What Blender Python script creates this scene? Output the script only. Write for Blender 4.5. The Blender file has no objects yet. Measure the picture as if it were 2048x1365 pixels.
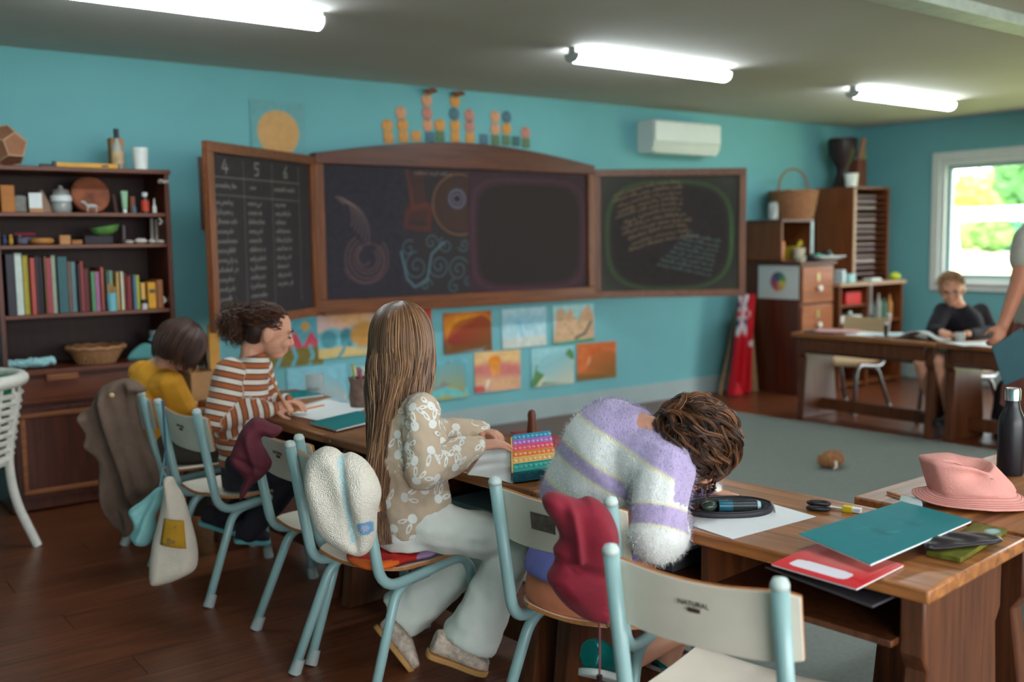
import bpy, bmesh, math, random
import numpy as np
from mathutils import Vector, Matrix, noise
from mathutils.bvhtree import BVHTree

random.seed(7)
SC = bpy.context.scene
COL = SC.collection
R = math.radians

# ------------------------------------------------------------------ camera
FPX, CX, CY, CAMH = 1991.0, 1024.0, 682.5, 1.36
def _cam_axes(yaw=37.0, pitch=5.68, roll=-0.83):
    y, p, r = R(yaw), R(pitch), R(roll)
    fwd = Vector((math.sin(y)*math.cos(p), math.cos(y)*math.cos(p), -math.sin(p)))
    rt = Vector((math.cos(y), -math.sin(y), 0)); up = rt.cross(fwd)
    return fwd, rt*math.cos(r)+up*math.sin(r), up*math.cos(r)-rt*math.sin(r)
FWD, RIGHT, UP = _cam_axes()
CAM = Vector((0, 0, CAMH))
cd = bpy.data.cameras.new('camera'); cam = bpy.data.objects.new('camera', cd); COL.objects.link(cam)
cam.matrix_world = Matrix(((RIGHT.x, UP.x, -FWD.x, 0), (RIGHT.y, UP.y, -FWD.y, 0), (RIGHT.z, UP.z, -FWD.z, CAMH), (0, 0, 0, 1)))
cd.sensor_width = 36; cd.lens = 35.0; cd.clip_start = .05; cd.clip_end = 400
cd.dof.use_dof = True; cd.dof.focus_distance = 2.75; cd.dof.aperture_fstop = 1.9
SC.camera = cam
# a photo pixel is a direction; the point comes from the plane or distance it lies on
def ray(px, py): return FWD + RIGHT*((px-CX)/FPX) - UP*((py-CY)/FPX)
def PZ(px, py, z): d = ray(px, py); return CAM + d*((z-CAMH)/d.z)
def PY(px, py, y): d = ray(px, py); return CAM + d*(y/d.y)
def PX(px, py, x): d = ray(px, py); return CAM + d*(x/d.x)
def PD(px, py, dist): return CAM + ray(px, py)*dist

# ------------------------------------------------------------------ light and exposure
SC.view_settings.view_transform = 'Standard'; SC.view_settings.look = 'None'
SC.view_settings.gamma = 1.0; SC.view_settings.use_curve_mapping = False
SC.view_settings.exposure = 0.45
LAMP_STRENGTH = 23.0
wd = bpy.data.worlds.new('overcast_sky'); SC.world = wd; wd.use_nodes = True
wn = wd.node_tree.nodes; wl = wd.node_tree.links
bg = wn['Background']; bg.inputs['Color'].default_value = (0.93, 0.98, 1.0, 1); bg.inputs['Strength'].default_value = 7.5

# room
XR, YB, XL, YF, ZC = 8.80, 5.91, -1.60, -2.60, 2.43
# portals guide sky light through the window openings (they emit nothing themselves)
def portal(loc, rot, sx, sy):
    l = bpy.data.lights.new('window_portal', 'AREA'); l.shape = 'RECTANGLE'; l.size = sx; l.size_y = sy
    l.cycles.is_portal = True
    o = bpy.data.objects.new('window_portal', l); COL.objects.link(o); o.location = loc; o.rotation_euler = rot
    return o
portal((XR+.06, 2.35, 1.06), (0, R(90), 0), 2.1, 2.3)
portal((XR+.06, 4.62, 1.49), (0, R(90), 0), 1.1, .8)
portal((2.0, YF-.06, 1.26), (R(90), 0, 0), 6.4, 1.96)

# ------------------------------------------------------------------ materials
def lin(c):
    return tuple(((x/255)/12.92 if x/255 <= .04045 else ((x/255+.055)/1.055)**2.4) for x in c)
MATS = {}
def _base(name):
    m = bpy.data.materials.new(name); m.use_nodes = True
    return m, m.node_tree.nodes, m.node_tree.links, m.node_tree.nodes['Principled BSDF']
def M(name, rgb=(128, 128, 128), rough=.6, var=.10, scale=14, bump=0.0, bscale=60, metal=0, spec=.4, sheen=0, coat=0):
    """plain surface with a little noise in its colour and relief"""
    if name in MATS: return MATS[name]
    m, n, l, p = _base(name)
    c = lin(rgb)
    tc = n.new('ShaderNodeTexCoord'); no = n.new('ShaderNodeTexNoise'); no.inputs['Scale'].default_value = scale; no.inputs['Detail'].default_value = 4
    l.new(tc.outputs['Object'], no.inputs['Vector'])
    rp = n.new('ShaderNodeValToRGB'); e = rp.color_ramp.elements
    e[0].position = .3; e[1].position = .7
    e[0].color = (*[x*(1-var) for x in c], 1); e[1].color = (*[min(1, x*(1+var)) for x in c], 1)
    l.new(no.outputs['Fac'], rp.inputs['Fac']); l.new(rp.outputs['Color'], p.inputs['Base Color'])
    p.inputs['Roughness'].default_value = rough; p.inputs['Metallic'].default_value = metal
    p.inputs['Specular IOR Level'].default_value = spec
    if sheen: p.inputs['Sheen Weight'].default_value = sheen
    if coat: p.inputs['Coat Weight'].default_value = coat; p.inputs['Coat Roughness'].default_value = .15
    if bump:
        nb = n.new('ShaderNodeTexNoise'); nb.inputs['Scale'].default_value = bscale; nb.inputs['Detail'].default_value = 3
        l.new(tc.outputs['Object'], nb.inputs['Vector'])
        b = n.new('ShaderNodeBump'); b.inputs['Strength'].default_value = bump; b.inputs['Distance'].default_value = .01
        l.new(nb.outputs['Fac'], b.inputs['Height']); l.new(b.outputs['Normal'], p.inputs['Normal'])
    MATS[name] = m; return m
def WOOD(name, dark, light, rough=.45, axis='X', scale=1.0, bump=.08, spec=.4, coat=0):
    """wood: stretched noise along the grain"""
    if name in MATS: return MATS[name]
    m, n, l, p = _base(name)
    tc = n.new('ShaderNodeTexCoord'); mp = n.new('ShaderNodeMapping')
    s = {'X': (1.2, 22, 22), 'Y': (22, 1.2, 22), 'Z': (22, 22, 1.2)}[axis]
    mp.inputs['Scale'].default_value = tuple(k*scale for k in s)
    oi = n.new('ShaderNodeObjectInfo'); ad = n.new('ShaderNodeVectorMath'); ad.operation = 'ADD'
    sc_ = n.new('ShaderNodeVectorMath'); sc_.operation = 'SCALE'; sc_.inputs['Scale'].default_value = 37
    cx = n.new('ShaderNodeCombineXYZ')
    for i in range(3): l.new(oi.outputs['Random'], cx.inputs[i])
    l.new(cx.outputs[0], sc_.inputs[0]); l.new(tc.outputs['Object'], ad.inputs[0]); l.new(sc_.outputs[0], ad.inputs[1])
    l.new(ad.outputs[0], mp.inputs['Vector'])
    n1 = n.new('ShaderNodeTexNoise'); n1.inputs['Scale'].default_value = 3; n1.inputs['Detail'].default_value = 6; n1.inputs['Roughness'].default_value = .65
    l.new(mp.outputs[0], n1.inputs['Vector'])
    rp = n.new('ShaderNodeValToRGB'); e = rp.color_ramp.elements
    e[0].position = .33; e[1].position = .68; e[0].color = (*lin(dark), 1); e[1].color = (*lin(light), 1)
    l.new(n1.outputs['Fac'], rp.inputs['Fac'])
    hs = n.new('ShaderNodeHueSaturation'); mr = n.new('ShaderNodeMapRange'); mr.inputs['To Min'].default_value = .86; mr.inputs['To Max'].default_value = 1.12
    l.new(oi.outputs['Random'], mr.inputs['Value']); l.new(mr.outputs[0], hs.inputs['Value'])
    l.new(rp.outputs['Color'], hs.inputs['Color']); l.new(hs.outputs[0], p.inputs['Base Color'])
    b = n.new('ShaderNodeBump'); b.inputs['Strength'].default_value = bump; b.inputs['Distance'].default_value = .004
    l.new(n1.outputs['Fac'], b.inputs['Height']); l.new(b.outputs['Normal'], p.inputs['Normal'])
    p.inputs['Roughness'].default_value = rough; p.inputs['Specular IOR Level'].default_value = spec
    if coat: p.inputs['Coat Weight'].default_value = coat; p.inputs['Coat Roughness'].default_value = .2
    MATS[name] = m; return m
def PAINT(name, rough=.8, attr='Col', bump=0, spec=.3, grain=0):
    """pigment stored per vertex (paintings, prints, hair strands, chalk)"""
    if name in MATS: return MATS[name]
    m, n, l, p = _base(name)
    a = n.new('ShaderNodeAttribute'); a.attribute_name = attr
    src = a.outputs['Color']
    if grain:
        tc = n.new('ShaderNodeTexCoord'); no = n.new('ShaderNodeTexNoise'); no.inputs['Scale'].default_value = 55; no.inputs['Detail'].default_value = 5
        l.new(tc.outputs['Object'], no.inputs['Vector'])
        mx = n.new('ShaderNodeMix'); mx.data_type = 'RGBA'; mx.blend_type = 'MULTIPLY'; mx.inputs['Factor'].default_value = grain
        l.new(src, mx.inputs['A']); l.new(no.outputs['Color'], mx.inputs['B']); 
        bw = n.new('ShaderNodeMapRange'); bw.inputs['From Min'].default_value = .3; bw.inputs['From Max'].default_value = .7; bw.inputs['To Min'].default_value = .6; bw.inputs['To Max'].default_value = 1.15
        l.new(no.outputs['Fac'], bw.inputs['Value']); l.new(bw.outputs[0], mx.inputs['B'])
        src = mx.outputs['Result']
    l.new(src, p.inputs['Base Color'])
    p.inputs['Roughness'].default_value = rough; p.inputs['Specular IOR Level'].default_value = spec
    MATS[name] = m; return m
def GLASS(name, rgb=(235, 245, 245), rough=.03, alpha=.25):
    """thin clear plastic or glass"""
    if name in MATS: return MATS[name]
    m, n, l, p = _base(name)
    p.inputs['Base Color'].default_value = (*lin(rgb), 1); p.inputs['Roughness'].default_value = rough
    p.inputs['Alpha'].default_value = alpha; p.inputs['Specular IOR Level'].default_value = .6
    MATS[name] = m; return m
def EMIT(name, rgb, strength):
    m, n, l, p = _base(name)
    p.inputs['Base Color'].default_value = (.9, .9, .9, 1)
    p.inputs['Emission Color'].default_value = (*lin(rgb), 1); p.inputs['Emission Strength'].default_value = strength
    MATS[name] = m; return m
def BANDS(name, stops, period=None, rough=.85, fuzz=.15, bump=.3, bscale=240, attr='u'):
    """knit bands: colour chosen by the length along the garment (attribute u, metres)"""
    m, n, l, p = _base(name)
    a = n.new('ShaderNodeAttribute'); a.attribute_name = attr
    src = a.outputs['Fac']
    if period:
        md = n.new('ShaderNodeMath'); md.operation = 'FRACT'; dv = n.new('ShaderNodeMath'); dv.operation = 'DIVIDE'; dv.inputs[1].default_value = period
        l.new(src, dv.inputs[0]); l.new(dv.outputs[0], md.inputs[0]); src = md.outputs[0]
    rp = n.new('ShaderNodeValToRGB'); rp.color_ramp.interpolation = 'CONSTANT' if period else 'LINEAR'
    els = rp.color_ramp.elements
    while len(els) > 1: els.remove(els[-1])
    els[0].position = stops[0][0]; els[0].color = (*lin(stops[0][1]), 1)
    for pos, c in stops[1:]:
        e = els.new(pos); e.color = (*lin(c), 1)
    l.new(src, rp.inputs['Fac']); l.new(rp.outputs['Color'], p.inputs['Base Color'])
    tc = n.new('ShaderNodeTexCoord'); nb = n.new('ShaderNodeTexNoise'); nb.inputs['Scale'].default_value = bscale
    l.new(tc.outputs['Object'], nb.inputs['Vector'])
    b = n.new('ShaderNodeBump'); b.inputs['Strength'].default_value = bump; b.inputs['Distance'].default_value = .006
    l.new(nb.outputs['Fac'], b.inputs['Height']); l.new(b.outputs['Normal'], p.inputs['Normal'])
    p.inputs['Roughness'].default_value = rough; p.inputs['Sheen Weight'].default_value = fuzz; p.inputs['Specular IOR Level'].default_value = .15
    MATS[name] = m; return m

# ------------------------------------------------------------------ mesh building
WM = {}
def frame_of(d):
    d = Vector(d).normalized(); a = Vector((0, 0, 1)) if abs(d.z) < .9 else Vector((1, 0, 0))
    x = a.cross(d).normalized(); return x, d.cross(x), d
def basis(x, y, z, o=(0, 0, 0)):
    x, y, z = Vector(x), Vector(y), Vector(z)
    return Matrix(((x.x, y.x, z.x, o[0]), (x.y, y.y, z.y, o[1]), (x.z, y.z, z.z, o[2]), (0, 0, 0, 1)))
def TR(x=0, y=0, z=0, rz=0): return Matrix.Translation((x, y, z)) @ Matrix.Rotation(rz, 4, 'Z')
def clean_path(pts, bend=.0, n=5):
    """round the corners of a polyline"""
    pts = [Vector(p) for p in pts]
    if bend <= 0: return pts
    out = [pts[0]]
    for i in range(1, len(pts)-1):
        a, b, c = pts[i-1], pts[i], pts[i+1]
        u, v = (a-b), (c-b); t = min(bend, u.length*.45, v.length*.45)
        p, q = b+u.normalized()*t, b+v.normalized()*t
        for k in range(n+1):
            s = k/n; out.append(p*(1-s)**2+b*2*s*(1-s)+q*s*s)
    out.append(pts[-1]); return out
class MB:
    def __init__(s): s.v = []; s.f = []; s.m = []
    def add(s, vs, fs, mi=0):
        o = len(s.v); s.v += [tuple(v) for v in vs]; s.f += [tuple(i+o for i in f) for f in fs]; s.m += [mi]*len(fs); return s
    def box(s, c, size, M_=None, mi=0):
        hx, hy, hz = [k/2 for k in size]; c = Vector(c)
        vs = [Vector((x*hx, y*hy, z*hz)) for x in (-1, 1) for y in (-1, 1) for z in (-1, 1)]
        vs = [c+((M_ @ v) if M_ is not None else v) for v in vs]
        return s.add(vs, [(0, 1, 3, 2), (4, 6, 7, 5), (0, 4, 5, 1), (2, 3, 7, 6), (0, 2, 6, 4), (1, 5, 7, 3)], mi)
    def bb(s, x0, x1, y0, y1, z0, z1, mi=0):
        return s.box(((x0+x1)/2, (y0+y1)/2, (z0+z1)/2), (abs(x1-x0), abs(y1-y0), abs(z1-z0)), None, mi)
    def tube(s, pts, r, seg=10, cap=True, flat=None, mi=0):
        pts = [Vector(p) for p in pts]; n = len(pts)
        rr = r if isinstance(r, (list, tuple)) else [r]*n
        t0 = (pts[1]-pts[0]); x, y, _ = frame_of(t0); vs = []; fs = []
        for i, p in enumerate(pts):
            t = (pts[min(i+1, n-1)]-pts[max(i-1, 0)])
            if t.length > 1e-9:
                t.normalize(); x = (x-t*x.dot(t))
                if x.length < 1e-6: x, _, _ = frame_of(t)
                x.normalize(); y = t.cross(x)
            for k in range(seg):
                a = 2*math.pi*k/seg
                vs.append(p+x*(math.cos(a)*rr[i])+y*(math.sin(a)*rr[i]*(flat or 1)))
        for i in range(n-1):
            for k in range(seg):
                a, b = i*seg+k, i*seg+(k+1) % seg; fs.append((a, b, b+seg, a+seg))
        if cap: fs.append(tuple(range(seg-1, -1, -1))); fs.append(tuple((n-1)*seg+k for k in range(seg)))
        return s.add(vs, fs, mi)
    def lathe(s, prof, seg=24, M_=None, mi=0, sx=1, sy=1):
        vs = []; fs = []; n = len(prof)
        for r, z in prof:
            for k in range(seg):
                a = 2*math.pi*k/seg; v = Vector((r*math.cos(a)*sx, r*math.sin(a)*sy, z)); vs.append(M_ @ v if M_ is not None else v)
        for i in range(n-1):
            for k in range(seg):
                a, b = i*seg+k, i*seg+(k+1) % seg; fs.append((a, b, b+seg, a+seg))
        if prof[0][0] > 1e-6: fs.append(tuple(range(seg-1, -1, -1)))
        if prof[-1][0] > 1e-6: fs.append(tuple((n-1)*seg+k for k in range(seg)))
        return s.add(vs, fs, mi)
    def ell(s, c, rad, rot=None, nu=16, nv=10, mi=0):
        c = Vector(c); vs = []; fs = []
        for j in range(nv+1):
            th = math.pi*j/nv
            for k in range(nu):
                a = 2*math.pi*k/nu
                v = Vector((rad[0]*math.sin(th)*math.cos(a), rad[1]*math.sin(th)*math.sin(a), -rad[2]*math.cos(th)))
                vs.append(c+(rot @ v if rot is not None else v))
        for j in range(nv):
            for k in range(nu):
                a, b = j*nu+k, j*nu+(k+1) % nu; fs.append((a, b, b+nu, a+nu))
        return s.add(vs, fs, mi)
    def cap(s, p0, r0, p1, r1, seg=12, mi=0):
        p0, p1 = Vector(p0), Vector(p1); d = p1-p0; L = d.length
        if L < 1e-6: return s.ell(p0, (r0,)*3)
        u = d/L; path = []; rad = []
        for k in range(5):
            t = k/4*math.pi/2; path.append(p0-u*(r0*math.cos(t))); rad.append(max(r0*math.sin(t), 1e-4))
        for k in range(5):
            t = (4-k)/4*math.pi/2; path.append(p1+u*(r1*math.cos(t))); rad.append(max(r1*math.sin(t), 1e-4))
        return s.tube(path, rad, seg, True, None, mi)
    def prism(s, poly, z0, z1, M_=None, mi=0, side=None):
        n = len(poly); vs = [Vector((x, y, z0)) for x, y in poly]+[Vector((x, y, z1)) for x, y in poly]
        if M_ is not None: vs = [M_ @ v for v in vs]
        ar = sum(poly[i][0]*poly[(i+1) % n][1]-poly[(i+1) % n][0]*poly[i][1] for i in range(n))
        top = tuple(range(n, 2*n)); bot = tuple(range(n-1, -1, -1)); sd = [(i, (i+1) % n, n+(i+1) % n, n+i) for i in range(n)]
        if ar < 0: top = top[::-1]; bot = bot[::-1]; sd = [f[::-1] for f in sd]
        o = len(s.m); s.add(vs, [top, bot]+sd, mi)
        if side is not None:
            for k in range(o+2, len(s.m)): s.m[k] = side
        return s
    def slab(s, fn, nu, nv, t, mi=0, side=None):
        """sheet fn(u,v)->Vector thickened by t along its normal"""
        P = [[Vector(fn(i/nu, j/nv)) for j in range(nv+1)] for i in range(nu+1)]
        vs = []
        def nrm(i, j):
            a = P[min(i+1, nu)][j]-P[max(i-1, 0)][j]; b = P[i][min(j+1, nv)]-P[i][max(j-1, 0)]
            c = a.cross(b); return c.normalized() if c.length > 1e-12 else Vector((0, 0, 1))
        for sg in (.5, -.5):
            for i in range(nu+1):
                for j in range(nv+1): vs.append(P[i][j]+nrm(i, j)*(t*sg))
        W = nv+1; N = (nu+1)*W; fs = []; ed = []
        for i in range(nu):
            for j in range(nv):
                a = i*W+j; fs.append((a, a+W, a+W+1, a+1)); fs.append((N+a, N+a+1, N+a+W+1, N+a+W))
        for i in range(nu):
            a, b = i*W, (i+1)*W; ed.append((a, N+a, N+b, b)); a, b = i*W+nv, (i+1)*W+nv; ed.append((a, b, N+b, N+a))
        for j in range(nv):
            a, b = j, j+1; ed.append((a, b, N+b, N+a)); a, b = nu*W+j, nu*W+j+1; ed.append((a, N+a, N+b, b))
        o = len(s.m); s.add(vs, fs+ed, mi)
        if side is not None:
            for k in range(o+len(fs), len(s.m)): s.m[k] = side
        return s
    def xf(s, M_): s.v = [tuple(M_ @ Vector(v)) for v in s.v]; return s
    def mesh(s, name, mat, smooth=35):
        me = bpy.data.meshes.new(name); me.from_pydata(s.v, [], s.f)
        for m in (mat if isinstance(mat, (list, tuple)) else [mat]): me.materials.append(m)
        if any(s.m): me.polygons.foreach_set('material_index', s.m)
        if smooth:
            me.polygons.foreach_set('use_smooth', [True]*len(me.polygons))
            if smooth < 180: me.set_sharp_from_angle(angle=R(smooth))
        me.update(); return me
    def build(s, name, mat, parent, smooth=35, world=False, bev=0):
        """a part: verts are local to the thing unless world=True"""
        if world: s.xf(WM[parent.name].inverted())
        return link(name, s.mesh(name, mat, smooth), parent, bev)
    def top(s, name, mat, label, cat, group=None, smooth=35, bev=0, kind=None):
        """a thing of one mesh, verts in world space; origin at its base"""
        a = np.array(s.v); o = Vector(((a[:, 0].min()+a[:, 0].max())/2, (a[:, 1].min()+a[:, 1].max())/2, a[:, 2].min()))
        s.xf(Matrix.Translation(-o)); ob = link(name, s.mesh(name, mat, smooth), None, bev); ob.location = o
        WM[ob.name] = Matrix.Translation(o); tag(ob, label, cat, group, kind); return ob
def link(name, me, parent=None, bev=0):
    o = bpy.data.objects.new(name, me); COL.objects.link(o)
    if parent is not None: o.parent = parent; WM[o.name] = WM[parent.name]
    else: WM[o.name] = Matrix()
    if bev:
        b = o.modifiers.new('bevel', 'BEVEL'); b.width = bev; b.segments = 2; b.limit_method = 'ANGLE'; b.angle_limit = R(40)
    return o
def tag(o, label=None, cat=None, group=None, kind=None):
    if label: o['label'] = label
    if cat: o['category'] = cat
    if group: o['group'] = group
    if kind: o['kind'] = kind
    return o
def thing(name, label, cat, loc=(0, 0, 0), rz=0, group=None):
    o = bpy.data.objects.new(name, None); COL.objects.link(o); o.empty_display_size = .1
    o.location = loc; o.rotation_euler = (0, 0, rz); WM[o.name] = Matrix.Translation(Vector(loc)) @ Matrix.Rotation(rz, 4, 'Z')
    return tag(o, label, cat, group)
def struct(mb, name, mat, parent=None, smooth=35, bev=0):
    o = link(name, mb.mesh(name, mat, smooth), parent, bev); 
    if parent is None: o['kind'] = 'structure'
    return o
def dup(root, loc, rz, label=None, skip=()):
    r = root.copy(); COL.objects.link(r); r.location = loc; r.rotation_euler = (0, 0, rz)
    WM[r.name] = Matrix.Translation(Vector(loc)) @ Matrix.Rotation(rz, 4, 'Z')
    if label: r['label'] = label
    for ch in list(root.children):
        if ch.name.split('.')[0] in skip: continue
        c = ch.copy(); COL.objects.link(c); c.parent = r; WM[c.name] = WM[r.name]
        for g in ch.children:
            d = g.copy(); COL.objects.link(d); d.parent = c
    return r
def rrect(w, h, r, n=4, cx=0, cy=0):
    """rounded rectangle outline"""
    out = []
    for sx, sy, a0 in ((1, 1, 0), (-1, 1, 90), (-1, -1, 180), (1, -1, 270)):
        for k in range(n+1):
            a = R(a0+90*k/n); out.append((cx+sx*(w/2-r)+r*math.cos(a), cy+sy*(h/2-r)+r*math.sin(a)))
    return out
def set_attr(me, name, vals):
    a = me.attributes.new(name, 'FLOAT', 'POINT'); a.data.foreach_set('value', [float(x) for x in vals])
def set_col(me, cols):
    a = me.attributes.new('Col', 'FLOAT_COLOR', 'POINT'); c = np.ones((len(cols), 4)); c[:, :3] = cols; a.data.foreach_set('color', c.ravel())
# voxel union of overlapping shapes -> one continuous skin
def blob(mb, voxel=.008, smooth=6, factor=.5):
    me = mb.mesh('tmp', [], 0); ob = bpy.data.objects.new('tmp', me); COL.objects.link(ob)
    m = ob.modifiers.new('r', 'REMESH'); m.mode = 'VOXEL'; m.voxel_size = voxel; m.adaptivity = 0
    if smooth: s = ob.modifiers.new('s', 'SMOOTH'); s.iterations = smooth; s.factor = factor
    dg = bpy.context.evaluated_depsgraph_get(); dg.update()
    ev = ob.evaluated_get(dg); e = ev.to_mesh()
    n = len(e.vertices); v = np.empty(n*3); e.vertices.foreach_get('co', v); v = v.reshape(-1, 3)
    nn = np.empty(n*3); e.vertices.foreach_get('normal', nn); nn = nn.reshape(-1, 3)
    f = [tuple(p.vertices) for p in e.polygons]
    ev.to_mesh_clear(); bpy.data.objects.remove(ob); bpy.data.meshes.remove(me)
    return v, f, nn
def wrinkle(v, n, amp, scale, seed=0):
    o = Vector((seed*3.1, seed*1.7, seed))
    d = np.array([noise.noise(Vector(p)*scale+o)+.5*noise.noise(Vector(p)*scale*2.3+o) for p in v])
    return v+n*(d*amp)[:, None]
def from_np(v, f, mat, name, smooth=180):
    m = MB(); m.v = [tuple(map(float, p)) for p in v]; m.f = f; m.m = [0]*len(f); return m
# small raster for paintings, prints and chalk drawings
class Canvas:
    def __init__(s, nx, ny, w, h, bg):
        s.nx, s.ny, s.w, s.h = nx, ny, w, h
        s.X, s.Y = np.meshgrid(np.linspace(0, w, nx+1), np.linspace(0, h, ny+1), indexing='ij')
        s.c = np.zeros((nx+1, ny+1, 3)); s.c[:] = lin(bg)
    def fill(s, mask, col, a=1.0):
        m = np.clip(mask, 0, 1)[..., None]*a; s.c = s.c*(1-m)+np.array(lin(col))*m
    def line(s, pts, wd, col, a=1.0):
        px, py = s.w/s.nx, s.h/s.ny; wd = max(wd, .6*px); acc = np.zeros_like(s.X)
        for (x0, y0), (x1, y1) in zip(pts[:-1], pts[1:]):
            i0 = max(int((min(x0, x1)-wd*2)/px), 0); i1 = min(int((max(x0, x1)+wd*2)/px)+2, s.nx+1)
            j0 = max(int((min(y0, y1)-wd*2)/py), 0); j1 = min(int((max(y0, y1)+wd*2)/py)+2, s.ny+1)
            if i1 <= i0 or j1 <= j0: continue
            X, Y = s.X[i0:i1, j0:j1], s.Y[i0:i1, j0:j1]; dx, dy = x1-x0, y1-y0; L = dx*dx+dy*dy+1e-12
            t = np.clip(((X-x0)*dx+(Y-y0)*dy)/L, 0, 1); d = np.hypot(X-x0-t*dx, Y-y0-t*dy)
            acc[i0:i1, j0:j1] = np.maximum(acc[i0:i1, j0:j1], np.clip(1.4-d/wd, 0, 1))
        s.fill(acc, col, a)
    def blobs(s, cx, cy, rx, ry, col, a=1.0, soft=.15):
        d = np.hypot((s.X-cx)/rx, (s.Y-cy)/ry); s.fill((1+soft-d)/(2*soft), col, a)
    def under(s, fn, col, a=1.0, soft=.004):
        s.fill((fn(s.X)-s.Y)/soft+.5, col, a)
    def speck(s, amt, seed=1):
        rg = np.random.RandomState(seed); k = rg.rand(s.nx//4+2, s.ny//4+2)
        gi = np.linspace(0, k.shape[0]-1.01, s.nx+1); gj = np.linspace(0, k.shape[1]-1.01, s.ny+1)
        i = gi.astype(int); j = gj.astype(int); fi = (gi-i)[:, None]; fj = (gj-j)[None]
        z = k[i][:, j]*(1-fi)*(1-fj)+k[i+1][:, j]*fi*(1-fj)+k[i][:, j+1]*(1-fi)*fj+k[i+1][:, j+1]*fi*fj
        s.c *= (1+amt*(z-.5)*2)[..., None]
    def mesh(s, name, mat, M_, t=.0, curl=None):
        """sheet in the local xy plane, colour per vertex, with thickness t behind it"""
        W = s.ny+1; vs = []
        for i in range(s.nx+1):
            for j in range(W):
                x, y = s.X[i, j], s.Y[i, j]; z = curl(x, y) if curl else 0
                vs.append(M_ @ Vector((x, y, z)))
        fs = [(i*W+j, (i+1)*W+j, (i+1)*W+j+1, i*W+j+1) for i in range(s.nx) for j in range(s.ny)]
        cols = s.c.reshape(-1, 3); mb = MB(); mb.add(vs, fs)
        if t:
            o = len(vs); ring = [i*W for i in range(s.nx+1)]+[s.nx*W+j for j in range(1, W)]+[i*W+W-1 for i in range(s.nx-1, -1, -1)]+[j for j in range(W-2, 0, -1)]
            nz = (M_.to_3x3() @ Vector((0, 0, 1))); back = [Vector(vs[k])-nz*t for k in ring]
            n = len(ring); mb.v += [tuple(b) for b in back]
            for k in range(n): mb.f.append((ring[(k+1) % n], ring[k], o+k, o+(k+1) % n)); mb.m.append(0)
            mb.f.append(tuple(o+k for k in range(n-1, -1, -1))); mb.m.append(0)
            cols = np.vstack([cols, cols[ring]*.9])
        me = mb.mesh(name, mat, 30); set_col(me, cols); return me
def scribble(x, y, w, h, rg, word=4):
    """a row of handwriting too small to read, as a polyline list"""
    out = []; cx = x
    while cx < x+w-.01:
        wl = min(h*(word*.5+rg.random()*word*.7), x+w-cx); n = max(int(wl/h*5), 4); pts = []
        for k in range(n+1):
            yy = y+(.5*h if rg.random() < .75 else (1.0*h if rg.random() < .6 else -.35*h))*(k % 2)
            pts.append((cx+wl*k/n, yy))
        out.append(pts); cx += wl+h*.6
    return out
# cloth-like lump from an outline: real thickness, rounded edges, folds
def puff(outline, Mx, thick, edge, voxel=.006, folds=None, smooth=3):
    """outline in local xy (metres), Mx local->world"""
    mb = MB(); mb.prism(outline, -thick/2, thick/2); v, f, n = blob(mb, voxel, 0)
    P = np.array(outline); Q = np.roll(P, -1, 0); D = Q-P; L2 = (D**2).sum(1)+1e-12
    t = np.clip(((v[:, None, :2]-P[None])*D[None]).sum(2)/L2, 0, 1)
    dist = np.sqrt((((v[:, None, :2]-P[None])-t[..., None]*D[None])**2).sum(2)).min(1)
    k = np.clip(dist/edge, 0, 1); prof = np.sqrt(np.clip(1-(1-k)**2, 0.02, 1))
    v = v.copy(); v[:, 2] *= prof
    if folds is not None: v[:, 2] += folds(v[:, 0], v[:, 1])*k
    mb = from_np(v, f, None, 'x'); mb.xf(Mx); return mb
def view_frame(px, py, d, turn=0, tilt=0):
    """a local frame at a pixel and distance: x to the right, y up, z towards the room's near side"""
    o = PD(px, py, d); z = -Vector((FWD.x, FWD.y, 0)).normalized(); z = Matrix.Rotation(R(turn), 3, 'Z') @ z
    x = Vector((0, 0, 1)).cross(z).normalized(); y = z.cross(x)
    if tilt: rt = Matrix.Rotation(R(tilt), 3, x); y = rt @ y; z = rt @ z
    return basis(x, y, z, o)
def to_frame(Mx, pts):
    """pixels -> outline coordinates on the frame's plane"""
    inv = Mx.inverted(); o = Mx.translation; n = Mx.to_3x3() @ Vector((0, 0, 1)); out = []
    for px, py in pts:
        d = ray(px, py); p = CAM+d*((o-CAM).dot(n)/d.dot(n)); q = inv @ p; out.append((q.x, q.y))
    return out
def spline(pts, n=6, closed=True):
    """smooth closed curve through points"""
    P = [Vector((*p, 0)) if len(p) == 2 else Vector(p) for p in pts]; N = len(P); out = []
    rng = range(N) if closed else range(N-1)
    for i in rng:
        if closed: a, b, c, d = P[i-1], P[i], P[(i+1) % N], P[(i+2) % N]
        else: a, b, c, d = P[max(i-1, 0)], P[i], P[i+1], P[min(i+2, N-1)]
        for k in range(n):
            t = k/n; out.append(.5*((2*b)+(c-a)*t+(2*a-5*b+4*c-d)*t*t+(3*b-a-3*c+d)*t**3))
    if not closed: out.append(P[-1])
    return [(p.x, p.y) for p in out] if len(pts[0]) == 2 else out
# ================================================================== the room
wall_mat = M('teal_wall_paint', (110, 172, 178), .75, .03, 3, .05, 90)
ceil_mat = M('ceiling_paint', (190, 184, 178), .85, .03, 2)
skirt_mat = M('grey_blue_skirting', (156, 172, 172), .5, .04, 6)
white_paint = M('white_window_paint', (214, 220, 216), .4, .03, 6)
grey_alu = M('pale_window_aluminium', (150, 176, 180), .35, .03, 6)
floor_wood = WOOD('floor_plank_wood', (80, 40, 23), (122, 67, 38), .32, 'X', .9, .05, .45)
sub_mat = M('floor_gap', (52, 32, 22), .6)

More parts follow.
